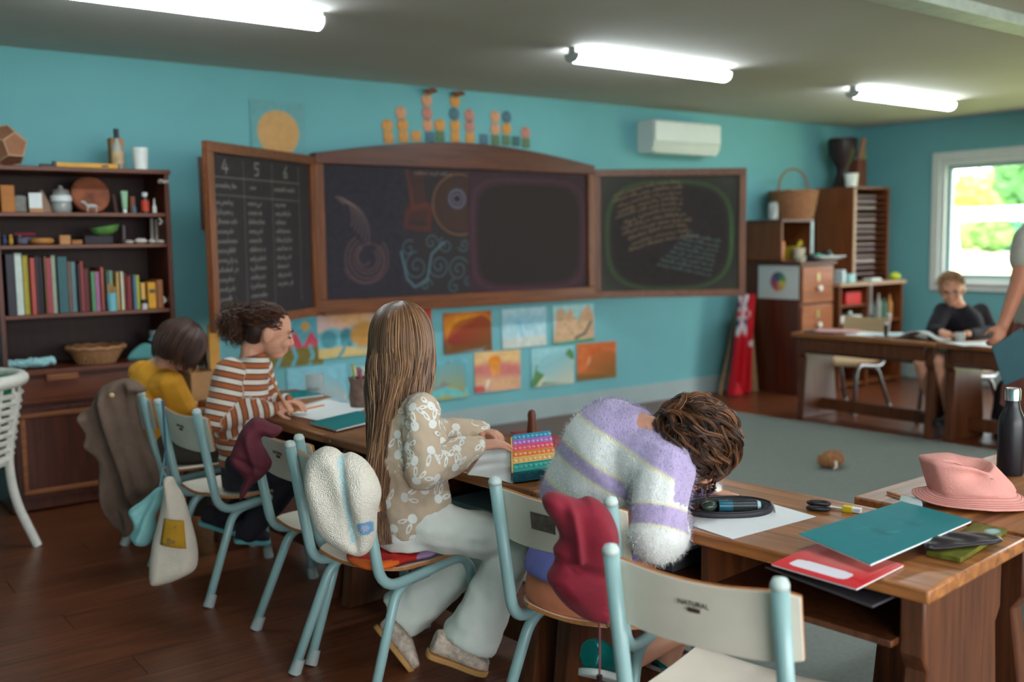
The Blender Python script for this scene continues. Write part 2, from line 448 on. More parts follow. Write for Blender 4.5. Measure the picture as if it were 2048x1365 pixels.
# floor: planks run along the board wall
fl = struct(MB().bb(XL, XR, YF, YB, -.06, -.004), 'floor', sub_mat)
pw, pl = .182, 1.32
pm = MB().bb(0, pl-.002, 0, pw-.0016, -.004, .008).mesh('plank', floor_wood, 0)
near = MB().bb(0, XR-XL-.002, 0, .05-YF, -.004, .008)
yy = .05; row = 0
while yy < YB-.01:
    xx = -.35-(row*.47 % pl)
    while xx < XR:
        w = min(pl, XR-xx)
        me = pm
        h = min(pw, YB-yy)
        if w < pl-.01 or h < pw-.005:
            me = MB().bb(0, w-.002, 0, h-.0016, -.004, .008).mesh('plank', floor_wood, 0)
        o = link('plank', me, fl); o.location = (xx, yy, 0); xx += pl
    yy += pw; row += 1
o = link('plank', near.mesh('plank', floor_wood, 0), fl); o.location = (XL, YF, 0)
o = link('plank', MB().bb(0, -.35-pl*.7-XL, 0, YB-.05, -.004, .0075).mesh('plank', floor_wood, 0), fl); o.location = (XL, .05, 0)

struct(MB().bb(XL, XR, YB, YB+.1, 0, ZC), 'wall_back', wall_mat)
# window wall
W0, W1, Z0, Z1 = 4.20, 5.04, .93, 2.05
wb = MB().bb(XR, XR+.12, YF, 1.2, 0, ZC).bb(XR, XR+.12, 1.2, 3.5, 2.1, ZC).bb(XR, XR+.12, 3.5, W0, 0, ZC).bb(XR, XR+.12, W1, YB, 0, ZC).bb(XR, XR+.12, W0, W1, 0, Z0).bb(XR, XR+.12, W0, W1, Z1, ZC)
struct(wb, 'wall_right', wall_mat)
struct(MB().bb(XL-.1, XL, YF, YB, 0, ZC), 'wall_left', wall_mat)
fb = MB().bb(XL, -1.2, YF-.1, YF, 0, ZC).bb(5.2, XR, YF-.1, YF, 0, ZC).bb(-1.2, 5.2, YF-.1, YF, 0, .28).bb(-1.2, 5.2, YF-.1, YF, 2.24, ZC)
struct(fb, 'wall_front', wall_mat)
struct(MB().bb(XL, XR, YF, YB, ZC, ZC+.1), 'ceiling', ceil_mat)
struct(MB().bb(-.2, XR, 2.46, 2.60, ZC-.055, ZC), 'trim_1', M('pale_ceiling_batten', (196, 204, 190), .5), bev=.004)
struct(MB().bb(1.83, XR, YB-.018, YB, .008, .16), 'baseboard_back', skirt_mat, bev=.004)
struct(MB().bb(XR-.018, XR, 3.56, YB-.02, .008, .16), 'baseboard_right', skirt_mat, bev=.004)

# the window: casing, frame, sash, pane, sill
w1 = thing('window_1', None, None, (XR, (W0+W1)/2, Z0)); w1['kind'] = 'structure'
t = .075
c = MB().bb(XR-.025, XR, W0-t, W0, Z0-t, Z1+t).bb(XR-.025, XR, W1, W1+t, Z0-t, Z1+t).bb(XR-.025, XR, W0, W1, Z1, Z1+t).bb(XR-.03, XR, W0, W1, Z0-t, Z0)
c.build('window_casing', white_paint, w1, world=True, bev=.004)
s = .045
c = MB().bb(XR, XR+.10, W0, W0+s, Z0, Z1).bb(XR, XR+.10, W1-s, W1, Z0, Z1).bb(XR, XR+.10, W0+s, W1-s, Z1-s, Z1).bb(XR, XR+.10, W0+s, W1-s, Z0, Z0+s*.8)
c.build('window_frame', white_paint, w1, world=True, bev=.003)
k = .04; a, b, z0, z1 = W0+s, W1-s, Z0+s*.8, Z1-s
c = MB().bb(XR+.04, XR+.08, a, a+k, z0, z1).bb(XR+.04, XR+.08, b-k, b, z0, z1).bb(XR+.04, XR+.08, a+k, b-k, z1-k, z1).bb(XR+.04, XR+.08, a+k, b-k, z0, z0+k)
sash = c.build('window_sash', grey_alu, w1, world=True, bev=.003)
MB().bb(XR+.058, XR+.062, a+k, b-k, z0+k, z1-k).build('pane', GLASS('window_glass', (240, 250, 250), .02, .05), sash, world=True)
MB().bb(XR-.05, XR+.10, W0-.02, W1+.02, Z0-.02, Z0+.004).build('window_sill', white_paint, w1, world=True, bev=.004)
d1 = thing('door_1', None, None, (XR, 2.35, 0)); d1['kind'] = 'structure'
c = MB()
for y in (1.2, 2.325, 3.45): c.bb(XR+.02, XR+.09, y, y+.05, 0, 2.1)
c.bb(XR+.02, XR+.09, 1.2, 3.5, 2.05, 2.1).bb(XR+.02, XR+.09, 1.2, 3.5, 0, .06)
c.build('door_frame', white_paint, d1, world=True)
w2 = thing('window_2', None, None, (2.2, YF, .85)); w2['kind'] = 'structure'  # unseen window behind the camera, opening widened to fill the foreground
c = MB()
for x in (-1.2, .4, 2.0, 3.6, 5.15): c.bb(x, x+.05, YF-.09, YF-.02, .28, 2.24)
c.bb(-1.2, 5.2, YF-.09, YF-.02, .28, .33).bb(-1.2, 5.2, YF-.09, YF-.02, 2.19, 2.24)
c.build('window_frame', white_paint, w2, world=True)

# ------------------------------------------------------------------ outside the window
GZ = -.3
struct(MB().bb(XR+.15, 190, -70, 190, GZ-.05, GZ), 'lawn', M('lawn_grass', (176, 190, 110), .9, .15, .2))
struct(MB().bb(-60, XR+.15, -60, YF-.15, GZ-.05, GZ), 'unseen_ground', M('grey_bounce_ground', (150, 148, 146), .9, .05, .4))  # unseen ground behind the camera, grey to keep the ceiling's bounce light neutral
MB().bb(52, 92, -70, 150, GZ+.001, GZ+.03).top('gravel_road', M('pale_gravel', (196, 176, 166), .9, .08, .3), 'pale gravel road far beyond the lawn outside', 'road')
MB().bb(24, 36, -40, 70, GZ+.001, GZ+.02).top('concrete_path', M('pale_concrete', (196, 206, 198), .9, .05, .4), 'pale concrete strip on the lawn outside', 'path')
vp = thing('verandah', 'white verandah beam and post seen through the window', 'verandah', (30, 15, GZ))
ver = M('verandah_white', (240, 244, 244), .5)
z0, z1 = PX(1975, 440, 30).z, PX(1975, 415, 30).z
MB().bb(29.9, 30.1, 6, 26, z0, z1).build('beam', ver, vp, world=True, bev=.02)
q0, q1 = PX(1920, 545, 30), PX(1908, 442, 30)
MB().tube([(30, q0.y, GZ), (30, q1.y, z0)], .10, 4).build('post', ver, vp, world=True)
q = PX(1896, 458, 30); MB().bb(29.9, 30.1, q.y-.1, q.y+.4, q.z-.25, q.z+.12).build('bracket', ver, vp, world=True, bev=.02)
def foliage(name, label, px, py, X, rpx, light, n, seed, cat, stem=None, leaf=.5, group=None):
    """a crown of leaf cards around a core, on a trunk"""
    rg = random.Random(seed); c = PX(px, py, X); k = X*1.04/FPX; rad = (rpx[0]*k, rpx[0]*k, rpx[1]*k); t = thing(name, label, cat, (c.x, c.y, GZ), 0, group); mb = MB()
    for i in range(n):
        u = Vector((rg.gauss(0, 1), rg.gauss(0, 1), rg.gauss(0, 1))).normalized()*(.6+.5*rg.random())
        p = c+Vector((u.x*rad[0], u.y*rad[1], u.z*rad[2])); p.z = max(p.z, GZ+.1)
        d = Vector((rg.gauss(0, 1), rg.gauss(0, 1), rg.gauss(0, .6))).normalized(); x, y, z = frame_of(d); s = leaf*(.6+.9*rg.random())
        mb.add([p-x*s, p-y*s*.55+z*s*.2, p+x*s, p+y*s*.55+z*s*.2], [(0, 1, 2, 3)])
    mb.ell(c, [q*.75 for q in rad], None, 12, 8)
    mb.build('foliage', M(name+str(seed), light, .8, .3, .25), t, smooth=0, world=True)
    if stem: MB().tube([(c.x, c.y, GZ), c], [stem, stem*.6], 8).build('trunk', M('bark', (92, 74, 60), .9), t, world=True)
    return t
foliage('tree', 'tall yellow-green tree filling the upper window', 1975, 385, 118, (66, 42), (186, 186, 110), 900, 3, 'tree', .5, .7)
foliage('tree', 'dark green tree at the upper right of the window', 2040, 350, 108, (44, 60), (92, 150, 84), 700, 5, 'tree', .4, .6)
foliage('hedge_bush', 'pale green bush left under the verandah beam', 1935, 470, 110, (34, 30), (170, 178, 120), 500, 8, 'bush', None, .5, 'bushes beyond the road')
foliage('hedge_bush', 'bright green bush in the middle under the verandah beam', 1982, 466, 88, (34, 34), (130, 178, 90), 500, 9, 'bush', None, .5, 'bushes beyond the road')
foliage('hedge_bush', 'bluish green bush right under the verandah beam', 2024, 476, 98, (36, 30), (96, 156, 126), 500, 10, 'bush', None, .5, 'bushes beyond the road')

# ------------------------------------------------------------------ ceiling lamps
lamp_body = M('lamp_body_white', (190, 196, 192), .5)
lamp_glow = EMIT('lamp_diffuser', (236, 250, 255), LAMP_STRENGTH)
def lamp(x0, x1, y, label):
    t = thing('ceiling_lamp', label, 'lamp', ((x0+x1)/2, y, ZC), 0, 'ceiling batten lamps')
    MB().bb(x0, x1, y-.03, y+.03, ZC-.032, ZC).build('base', lamp_body, t, world=True, bev=.004)
    prof = []
    for k in range(13):
        a = math.pi*k/12; prof.append((-.056*math.cos(a), -.05*math.sin(a)**.7-.0))
    poly = [(p[0], p[1]) for p in prof]
    Mx = basis((0, 1, 0), (0, 0, 1), (1, 0, 0), (0, y, ZC-.032))
    MB().prism(poly, x0+.012, x1-.012, Mx).build('diffuser', lamp_glow, t, world=True)
    for xa in (x0, x1-.012):
        MB().prism([(p[0]*1.04, p[1]*1.04) for p in poly], xa, xa+.012, Mx).build('end_cap', lamp_body, t, world=True)
    return t
lamp(.88, 2.16, 4.30, 'white glowing batten lamp at the upper left of the ceiling')
lamp(3.68, 4.96, 4.30, 'white glowing batten lamp in the middle of the ceiling')
lamp(6.31, 7.61, 4.30, 'white glowing batten lamp nearest the window corner')
lamp(.88, 2.16, .95, 'unseen batten lamp added above the near tables for fill, first of two')  # this row is out of view, added to brighten the foreground
lamp(3.68, 4.96, .95, 'unseen batten lamp added above the near tables for fill, second of two')

# ------------------------------------------------------------------ rug
MB().prism([(2.34, -1.2), (6.10, -1.2), (6.10, 3.5), (6.0, 5.1), (2.34, 5.1)], .008, .018).top('rug', M('grey_green_carpet', (128, 134, 128), .95, .07, 60, .5, 400), 'large flat grey-green carpet mat in the middle of the room', 'rug', smooth=0)
# ================================================================== school tables
table_wood = WOOD('oak_table', (100, 56, 26), (172, 110, 58), .36, 'Y', .55, .06, .5)
table_shaded = WOOD('oak_frame_shaded', (64, 31, 15), (102, 56, 28), .42, 'Z', .7, .06)  # same oak, darkened to carry the shade on the frame
TL, TD, TZ = 1.145, .50, .66
def make_table(label, loc, rz, zb=.008):
    """sitter's side is -x (open cubby), apron on +x; length along y; origin at the near corner on the sitter's side"""
    t = thing('school_table', label, 'table', loc, rz, 'oak school tables set in a horseshoe')
    MB().bb(0, TD, 0, TL, TZ-.032, TZ).build('tabletop', table_wood, t, bev=.006)
    for y0 in (.035, TL-.035-.055):
        poly = [(.06, TZ-.032), (TD-.05, TZ-.032), (TD-.05, .5), (TD-.075, .47), (TD-.035, zb), (.03, zb), (.085, .45), (.06, .49)]
        Mx = basis((1, 0, 0), (0, 0, 1), (0, -1, 0), (0, y0+.055, 0))
        MB().prism(poly, 0, .055, Mx).build('end_panel', table_shaded, t, bev=.006, smooth=20)
    MB().bb(TD-.05, TD-.025, .09, TL-.09, TZ-.032-.10, TZ-.032).build('apron', table_shaded, t, bev=.003)
    MB().bb(.03, TD-.05, .09, TL-.09, .505, .52).build('cubby_shelf', table_shaded, t, bev=.002)
    MB().bb(.04, TD-.05, TL/2-.012, TL/2+.012, .52, TZ-.032).build('divider', table_shaded, t)
    MB().bb(.21, .24, .09, TL-.09, .06, .15).build('foot_rail', table_shaded, t, bev=.004)
    for yy in (TL-.05,):
        MB().lathe([(.0, 0), (.0055, 0), (.0055, .003), (0, .003)], 10, basis((0, 1, 0), (0, 0, 1), (-1, 0, 0), (.001, yy, TZ-.016))).build('bolt', M('steel', (190, 190, 188), .3, metal=1), t)
    return t
def aim(p, q): return math.atan2(-(q[0]-p[0]), q[1]-p[1])
T1n, T1f = PZ(1858, 1182, TZ), PZ(1066, 982, TZ)
a1 = aim(T1n, T1f); T1 = make_table('oak school table nearest the camera with red and teal exercise books', (T1n.x, T1n.y, 0), a1)
e1 = Vector((-math.sin(a1), math.cos(a1), 0)); x1 = Vector((math.cos(a1), math.sin(a1), 0))
T2o = Vector((T1n.x, T1n.y, 0))+e1*(TL+.006); a2 = aim(T2o, PZ(645, 870, TZ))
T2 = make_table('oak school table under the rainbow pencil case', T2o, a2)
e2 = Vector((-math.sin(a2), math.cos(a2), 0)); T3o = T2o+e2*(TL+.006); a3 = a2*.8
T3 = make_table('oak school table in front of the striped jumper child', T3o, a3)
# corner table of the horseshoe: sitter's side towards the near wall
T0c = PZ(1692, 997, TZ); T0d = PZ(1994, 907, TZ); a0 = math.atan2(T0d.y-T0c.y, T0d.x-T0c.x)
ux, uy = Vector((math.cos(a0), math.sin(a0), 0)), Vector((-math.sin(a0), math.cos(a0), 0))
o0 = Vector((T0c.x, T0c.y, 0))+ux*(.035)-uy*TD
# its local y runs along +ux, local x along uy reversed -> rotate so that the apron faces the room's middle
T0 = make_table('oak school table at the corner carrying the pink hat and dark bottle', o0+ux*TL, a0+R(90), .018)
T0b = make_table('oak school table continuing past the dark bottle at the right edge', o0+ux*(2*TL+.01), a0+R(90), .018)
# far arm of the horseshoe: the pupils sit on the window side
F1 = make_table('oak school table where the boy in the black jumper writes', (6.12+TD, 4.66, 0), R(180))
F2 = make_table('oak school table beside the standing adult', (6.13+TD, 4.66-TL-.01, 0), R(180))

# ================================================================== school chairs
tube_m = M('pale_teal_tube_enamel', (142, 174, 174), .3, .04, 8, spec=.5)
ply_top = M('plywood_face', (222, 212, 196), .5, .06, 9, .05, 30)
ply_edge = M('plywood_edge', (168, 104, 52), .6, .2, 50)
cap_m = M('pale_plastic_cap', (190, 204, 200), .5)
foot_m = M('grey_plastic_foot', (150, 158, 156), .6)
ink_m = M('brown_ink', (70, 52, 42), .7)
def text_mesh(body, size, ext=.0004):
    c = bpy.data.curves.new('t', 'FONT'); c.body = body; c.size = size; c.align_x = 'CENTER'; c.align_y = 'CENTER'; c.extrude = ext; c.resolution_u = 3
    o = bpy.data.objects.new('t', c); COL.objects.link(o); dg = bpy.context.evaluated_depsgraph_get(); dg.update()
    me = bpy.data.meshes.new_from_object(o.evaluated_get(dg)); bpy.data.objects.remove(o); bpy.data.curves.remove(c)
    return me
def text_part(body, size, mat, Mx, parent, name='lettering', world=True, bold=0):
    me = text_mesh(body, size); mb = MB(); mb.v = [tuple(v.co) for v in me.vertices]; mb.f = [tuple(p.vertices) for p in me.polygons]; mb.m = [0]*len(mb.f)
    bpy.data.meshes.remove(me); mb.xf(Mx); return mb.build(name, mat, parent, 0, world)
HW = .175
def back_x(y): return -.185-.022*(1-(y/.2)**2)      # concave towards the sitter
def make_chair(label, loc, rz, tm=None, pm_=None, stamp=True):
    t = thing('school_chair', label, 'chair', loc, rz, 'tube and plywood school chairs'); tm = tm or tube_m; pm_ = pm_ or ply_top
    for s in (1, -1):
        y = s*HW
        pts = clean_path([(-.225, y, .745), (-.155, y, .352), (.19, y, .388), (.235, y*1.06, .02)], .075, 6)
        MB().tube(pts, .0165, 12).build('side_frame', tm, t, 180)
        pts = clean_path([(.03, y*.93, .360), (-.09, y*.95, .350), (-.225, y*1.14, .02)], .06, 6)
        MB().tube(pts, .0155, 12).build('rear_leg', tm, t, 180)
        MB().lathe([(.0175, 0), (.0175, .008), (.013, .018), (0, .022)], 12, Matrix.Translation((-.2255, y, .742))).build('post_cap', cap_m, t, 180)
        for (fx, fy, tx, ty) in ((.235, y*1.06, .228, y*1.055), (-.225, y*1.14, -.207, y*1.117)):
            d = Vector((tx-fx, ty-fy, .045)); MB().tube([(fx, fy, .008), Vector((fx, fy, .008))+d], [.021, .019], 12).build('foot_cap', foot_m, t, 40)
    MB().tube([(.03, -HW*.93, .360), (.03, HW*.93, .360)], .012, 10).build('cross_tube', tm, t, 180)
    # backrest: curved plywood on the sitter's side of the posts
    def bk(u, v):
        y = (u-.5)*.405; e = abs(u-.5)*2
        z0, z1 = .580+.018*e**4, .738-.02*(1-e**2)-.014*e**8
        z = z0+(z1-z0)*v; return Vector((back_x(y)+.012-(z-.55)*.17+.01, y, z))
    MB().slab(bk, 22, 8, .011, 0, 1).build('backrest', [pm_, ply_edge], t, 50, bev=.003)
    def st(u, v):
        y = (v-.5)*.385; x = -.175+u*.40
        k = max(0, 1-u*3.2); y *= 1-.42*k**2.2                       # rounded rear
        z = .395+.012*(max(0, .25-u)/.25)**2-.028*(max(0, u-.86)/.14)**2+.012*(abs(v-.5)*2)**2-.006*math.sin(u*math.pi)
        return Vector((x, y, z))
    MB().slab(st, 20, 14, .011, 0, 1).build('seat', [pm_, ply_edge], t, 50, bev=.002)
    for s in (1, -1):
        MB().lathe([(0, 0), (.006, 0), (.006, .002), (0, .003)], 8, Matrix.Translation((.11, s*.14, .3985))).build('screw', MATS['steel'], t, 40)
    if stamp:
        Mx = basis((0, -1, 0), (-.17, 0, 1), (-1, 0, -.17), (back_x(0)-.0080, 0, .672))
        text_part('NATURAL', .0145, ink_m, Mx, t, 'lettering', False)
        Mx2 = Mx @ Matrix.Translation((0, -.0125, 0)); MB().prism(rrect(.028, .009, .004, 3), -.0003, .0004, Mx2).build('stamp', ink_m, t, 0)
    return t
CH = {}
def chair_from_posts(key, mid, ang, label):
    a = R(ang); loc = (mid[0]+.225*math.cos(a), mid[1]+.225*math.sin(a), 0)
    if not CH: CH[key] = make_chair(label, loc, a)
    else: CH[key] = dup(next(iter(CH.values())), loc, a, label, ('lettering', 'stamp') if key in ('c5', 'c4') else ())
    return CH[key]
ZP = .76
def post(px, py): p = PZ(px, py, ZP); return p
L6, R6 = post(1222, 1090), post(1560, 1158); m6 = (L6+R6)/2
chair_from_posts('c6', m6, math.degrees(aim(R6, L6)), 'empty school chair nearest the camera, clean bare backrest')
L5 = post(990, 955); a5 = 15; m5 = L5-Vector((-math.sin(R(a5)), math.cos(R(a5)), 0))*HW
chair_from_posts('c5', m5, a5, 'school chair under the fuzzy lilac jumper, crimson cap on its post')
L4 = post(580, 883); a4 = 8; m4 = L4-Vector((-math.sin(R(a4)), math.cos(R(a4)), 0))*HW
chair_from_posts('c4', m4, a4, 'school chair of the long-haired child, white crochet hat on its post')
R3 = post(598, 870); a3c = 3; m3 = R3+Vector((-math.sin(R(a3c)), math.cos(R(a3c)), 0))*HW
chair_from_posts('c3', m3, a3c, 'empty school chair with a maroon cap over its backrest')
R2, L2 = post(383, 816), post(325, 801); m2 = (R2+L2)/2
chair_from_posts('c2', m2, 5, 'school chair of the striped jumper child, bags hanging from its post')
R1 = post(282, 783); m1 = R1+Vector((0, HW, 0))
chair_from_posts('c1', m1, 0, 'school chair of the yellow shirt child, brown coat over its back')

# worn sticker on the back of the lilac child's chair
Mx = basis((0, -1, 0), (-.17, 0, 1), (-1, 0, -.17), (back_x(.035)-.0045, .035, .660))
MB().prism([(-.038, -.022), (.036, -.026), (.040, .020), (-.036, .024)], -.0003, .0006, Mx).build('sticker', M('worn_sticker', (98, 88, 80), .8, .4, 60), CH['c5'], 0)
# ================================================================== board wall
paint_m = PAINT('paper_pigment', .85)
slate_m = PAINT('chalk_on_slate', .7, grain=.25)
frame_w = WOOD('board_frame_wood', (86, 44, 20), (126, 70, 34), .4, 'X', .8)
frame_v = WOOD('board_frame_wood_upright', (86, 44, 20), (130, 72, 34), .4, 'Z', .8)
arch_w = WOOD('board_arch_wood', (64, 27, 14), (94, 44, 24), .4, 'X', .8)
rg = random.Random(11)
BZ, BH, BW = .915, .96, 2.345
cb = thing('chalkboard', 'three-part school chalkboard with arched wooden top and chalk drawings', 'chalkboard', (4.0, 5.86, BZ))
def arc_pts(cx, cy, rx, ry, a0, a1, n=24): return [(cx+rx*math.cos(R(a0+(a1-a0)*k/n)), cy+ry*math.sin(R(a0+(a1-a0)*k/n))) for k in range(n+1)]
def spiral(cx, cy, r0, turns, a0=0, n=40, sq=1): return [(cx+r0*(1-k/n*.85)*math.cos(R(a0)+turns*2*math.pi*k/n), cy+sq*r0*(1-k/n*.85)*math.sin(R(a0)+turns*2*math.pi*k/n)) for k in range(n+1)]
def wing(name, o, ux, w, h, cv, parent, label=None):
    """framed slate; o = lower left corner seen from the room"""
    ux = Vector(ux).normalized(); n = ux.cross(Vector((0, 0, 1))); Mx = basis(ux, (0, 0, 1), n, o); fw = .055
    p = MB().prism([(0, 0), (w, 0), (w, h), (0, h)], -.022, -.006, Mx).build(name, frame_w, parent, world=True, bev=.002)
    WM[p.name] = WM[parent.name]
    for (x0, x1, y0, y1, mm) in ((0, w, 0, fw, frame_w), (0, w, h-fw, h, frame_w), (0, fw, fw, h-fw, frame_v), (w-fw, w, fw, h-fw, frame_v)):
        MB().prism([(x0, y0), (x1, y0), (x1, y1), (x0, y1)], -.006, .014, Mx).build('frame_rail', mm, p, world=True, bev=.003)
    cv.c *= .60
    me = cv.mesh('slate', slate_m, WM[parent.name].inverted() @ Mx @ Matrix.Translation((fw, fw, -.004)))
    link('slate', me, p)
    return p
# --- left wing: three columns of spelling words
wl_ = 1.17; cw, chh = wl_-.11, BH+.04-.11
cv = Canvas(190, 150, cw, chh, (52, 44, 48)); cv.speck(.15, 3)
for fx in (.29, .575, .87): cv.line([(cw*fx, chh*.97), (cw*fx-.01, chh*.06)], .004, (150, 140, 130), .4)
cv.line([(.02, chh*.86), (cw*.87, chh*.86)], .004, (150, 140, 130), .6); cv.line([(.02, chh*.755), (cw*.87, chh*.74)], .004, (150, 140, 130), .45)
def digit(x, y, s, ps): 
    for q in ps: cv.line([(x+a*s, y+b*s) for a, b in q], .005, (196, 188, 180), .5)
digit(.10, chh*.885, .07, [[(.4, 1), (0, .35), (.8, .35)], [(.55, .7), (.5, 0)]])
digit(.42, chh*.885, .07, [[(.7, 1), (.1, 1), (.1, .6), (.6, .55), (.6, .1), (.05, .05)]])
digit(.74, chh*.885, .07, [[(.6, 1), (.15, .5), (.15, .1), (.6, .1), (.6, .45), (.2, .45)]])
for ci, (x0, n, ww) in enumerate(((.03, 11, .2), (.34, 11, .17), (.635, 10, .19))):
    for k in range(n):
        y = chh*(.70-.058*k)
        for pts in scribble(x0, y, ww*(.7+.3*rg.random()), .026, rg, 7): cv.line(pts, .0035, (180, 172, 166), .38)
for x0, ww in ((.03, .2), (.37, .06), (.63, .24)):
    for pts in scribble(x0, chh*.80, ww, .026, rg, 7): cv.line(pts, .0035, (180, 172, 166), .4)
hl = Vector((2.83, 5.80, BZ)); el = Vector((1.885, 5.11, BZ-.01))
wing('left_wing', el, hl-el, (hl-el).length-.004, BH+.04, cv, cb)
# --- right wing: poem in a chalk border
hr = Vector((5.175, 5.80, BZ)); er = Vector((6.15, 5.12, BZ)); wr = (er-hr).length
cw, chh = wr-.11, BH+.03-.11; cv = Canvas(190, 150, cw, chh, (58, 47, 46)); cv.speck(.15, 5)
d = np.hypot((cv.X-cw*.5)/(cw*.5), (cv.Y-chh*.48)/(chh*.52)); e4 = (np.abs((cv.X-cw*.5)/(cw*.5))**3.2+np.abs((cv.Y-chh*.48)/(chh*.52))**3.2)**(1/3.2)
cv.fill(np.clip((e4-.78)*3, 0, 1), (86, 88, 76), .8)
cv.fill(np.clip(1-np.abs(e4-.9)/.05, 0, 1), (92, 122, 76), .55)
cv.fill(np.clip(1-np.abs(e4-.9)/.035, 0, 1)*np.clip((cv.X/cw-.8)*5, 0, 1)*np.clip(1-np.abs(cv.Y/chh-.42)*2.4, 0, 1), (96, 168, 92), .7)
for k, (fx, wx) in enumerate(((.1, .5), (.09, .52), (.12, .46), (.12, .46), (.1, .48), (.16, .4), (.14, .48), (.14, .5), (.18, .42), (.2, .44), (.18, .5))):
    y0 = chh*(.86-.043*k)
    for pts in scribble(cw*fx, 0, cw*wx, .028, rg, 5):
        cv.line([(x+.01*k*.3, y0+q+.10*math.sin(max(0, min(1, (x-cw*fx)/(cw*wx)))*1.7)-.03-k*.004) for x, q in pts], .0042, (168, 138, 104), .45)
for k in range(8):
    for pts in scribble(cw*(.62-.03*k), 0, cw*(.25+.02*k), .024, rg, 4):
        cv.line([(x, chh*(.50-.045*k)+q-(x-cw*.55)*.22) for x, q in pts], .0036, (120, 150, 146), .42)
wing('right_wing', hr, er-hr, wr, BH+.03, cv, cb)
# --- centre: two slates under an arched header
cx0 = 2.83; sw = (BW-.13)/2; sh = .865; Mc = basis((1, 0, 0), (0, 0, 1), (0, -1, 0), (cx0, 5.80, BZ))
ctr = MB().prism([(0, 0), (BW, 0), (BW, 1.02), (0, 1.02)], -.05, -.006, Mc).build('centre_panel', frame_w, cb, world=True)
def rail(name, poly, z0, z1, mm): MB().prism(poly, z0, z1, Mc).build(name, mm, ctr, world=True, bev=.004)
rail('frame_rail', [(0, 0), (BW, 0), (BW, .09), (0, .09)], -.006, .016, frame_w)
rail('frame_rail', [(0, .09), (.06, .09), (.06, .955), (0, .955)], -.006, .016, frame_v)
rail('frame_rail', [(BW-.06, .09), (BW, .09), (BW, .955), (BW-.06, .955)], -.006, .016, frame_v)
hd = [(0, .955), (BW, .955), (BW, 1.02)]+[(BW*(1-k/24), 1.02+.115*math.sin(math.pi*k/24)**1.05) for k in range(1, 24)]+[(0, 1.02)]
rail('arched_header', hd, -.03, .022, arch_w)
MB().box((0, 0, 0), (BW-.02, .07, .02)).xf(Mc @ basis((1, 0, 0), (0, 0, 1), (0, -1, 0), (BW/2, .008, .03))).build('chalk_ledge', frame_w, ctr, world=True, bev=.004)
cv = Canvas(210, 160, sw, sh, (50, 42, 54)); cv.speck(.2, 9)
cv.fill(np.clip((cv.X/sw-.5)*6, 0, 1), (56, 46, 48), .8)
W_ = (150, 120, 116)
for r in (.16, .13, .10, .075): cv.line(arc_pts(.30, .26, r, r*1.0, 120, 400), .007, (132, 96, 92), .42)      # curling bird
for k in range(6): cv.line(arc_pts(.16-.012*k, .42+.02*k, .16-.012*k, .20-.012*k, -20, 100), .005, W_, .40)
cv.line(spiral(.30, .26, .18, 1.3, 200), .008, (120, 84, 84), .45)
cv.fill(((np.abs(cv.X-.70)/(.05+(.80-cv.Y)*.12) < 1) & (cv.Y > .5) & (cv.Y < .84)).astype(float), (104, 52, 38), .35)     # ship
cv.line([(.62, .84), (.66, .60), (.78, .62)], .012, (130, 62, 40), .5); cv.line([(.60, .47), (.78, .45), (.80, .60), (.62, .58), (.60, .47)], .02, (112, 48, 36), .6)
e = np.hypot((cv.X-1.04)/.22, (cv.Y-.62)/.20); cv.fill((1-e)*8, (86, 52, 40), .6); cv.line(arc_pts(1.04, .62, .22, .21, 60, 300), .008, (150, 96, 62), .65)        # big fish with one eye
cv.line(arc_pts(1.02, .66, .065, .06, 0, 360), .012, (112, 116, 140), .7); cv.blobs(1.02, .66, .035, .035, (44, 36, 52), .9); cv.line(arc_pts(1.02, .66, .035, .03, 0, 360), .006, (150, 150, 170), .5)
T_ = (96, 128, 136)
for (x, y, r, tn, a) in ((.68, .2, .10, 1.6, 90), (.86, .2, .085, 1.6, 200), (1.02, .17, .09, 1.7, 30), (.92, .34, .06, 1.3, 120), (1.07, .34, .05, 1.3, 200), (.80, .36, .055, 1.2, 10), (.75, .07, .05, 1.2, 0), (.98, .05, .05, 1.2, 90), (1.10, .08, .04, 1.2, 10), (.62, .32, .06, 1.1, 60)):
    cv.line(spiral(x, y, r, tn, a), .0065, T_, .45); 
cv.line([(.56, .3), (.60, .12), (.66, .06), (.76, .10), (.80, .28), (.90, .36)], .010, (104, 140, 150), .6)
for pts in scribble(.68, .82, .3, .025, rg, 4): cv.line(pts, .004, W_, .5)
cv.c *= .62
me = cv.mesh('slate', slate_m, WM[cb.name].inverted() @ Mc @ Matrix.Translation((.063, .09, -.003))); link('slate', me, ctr)
cv = Canvas(160, 120, sw, sh, (70, 44, 54)); cv.speck(.15, 12)
e6 = (np.abs((cv.X-sw*.5)/(sw*.44))**5+np.abs((cv.Y-sh*.47)/(sh*.43))**5)**.2
cv.fill(np.clip(1-np.abs(e6-1.06)/.06, 0, 1), (102, 60, 76), .6); cv.fill(np.clip((1.0-e6)*14, 0, 1), (50, 36, 36), .95)
cv.c *= .55
me = cv.mesh('slate', slate_m, WM[cb.name].inverted() @ Mc @ Matrix.Translation((.066+sw, .09, -.003))); link('slate', me, ctr)

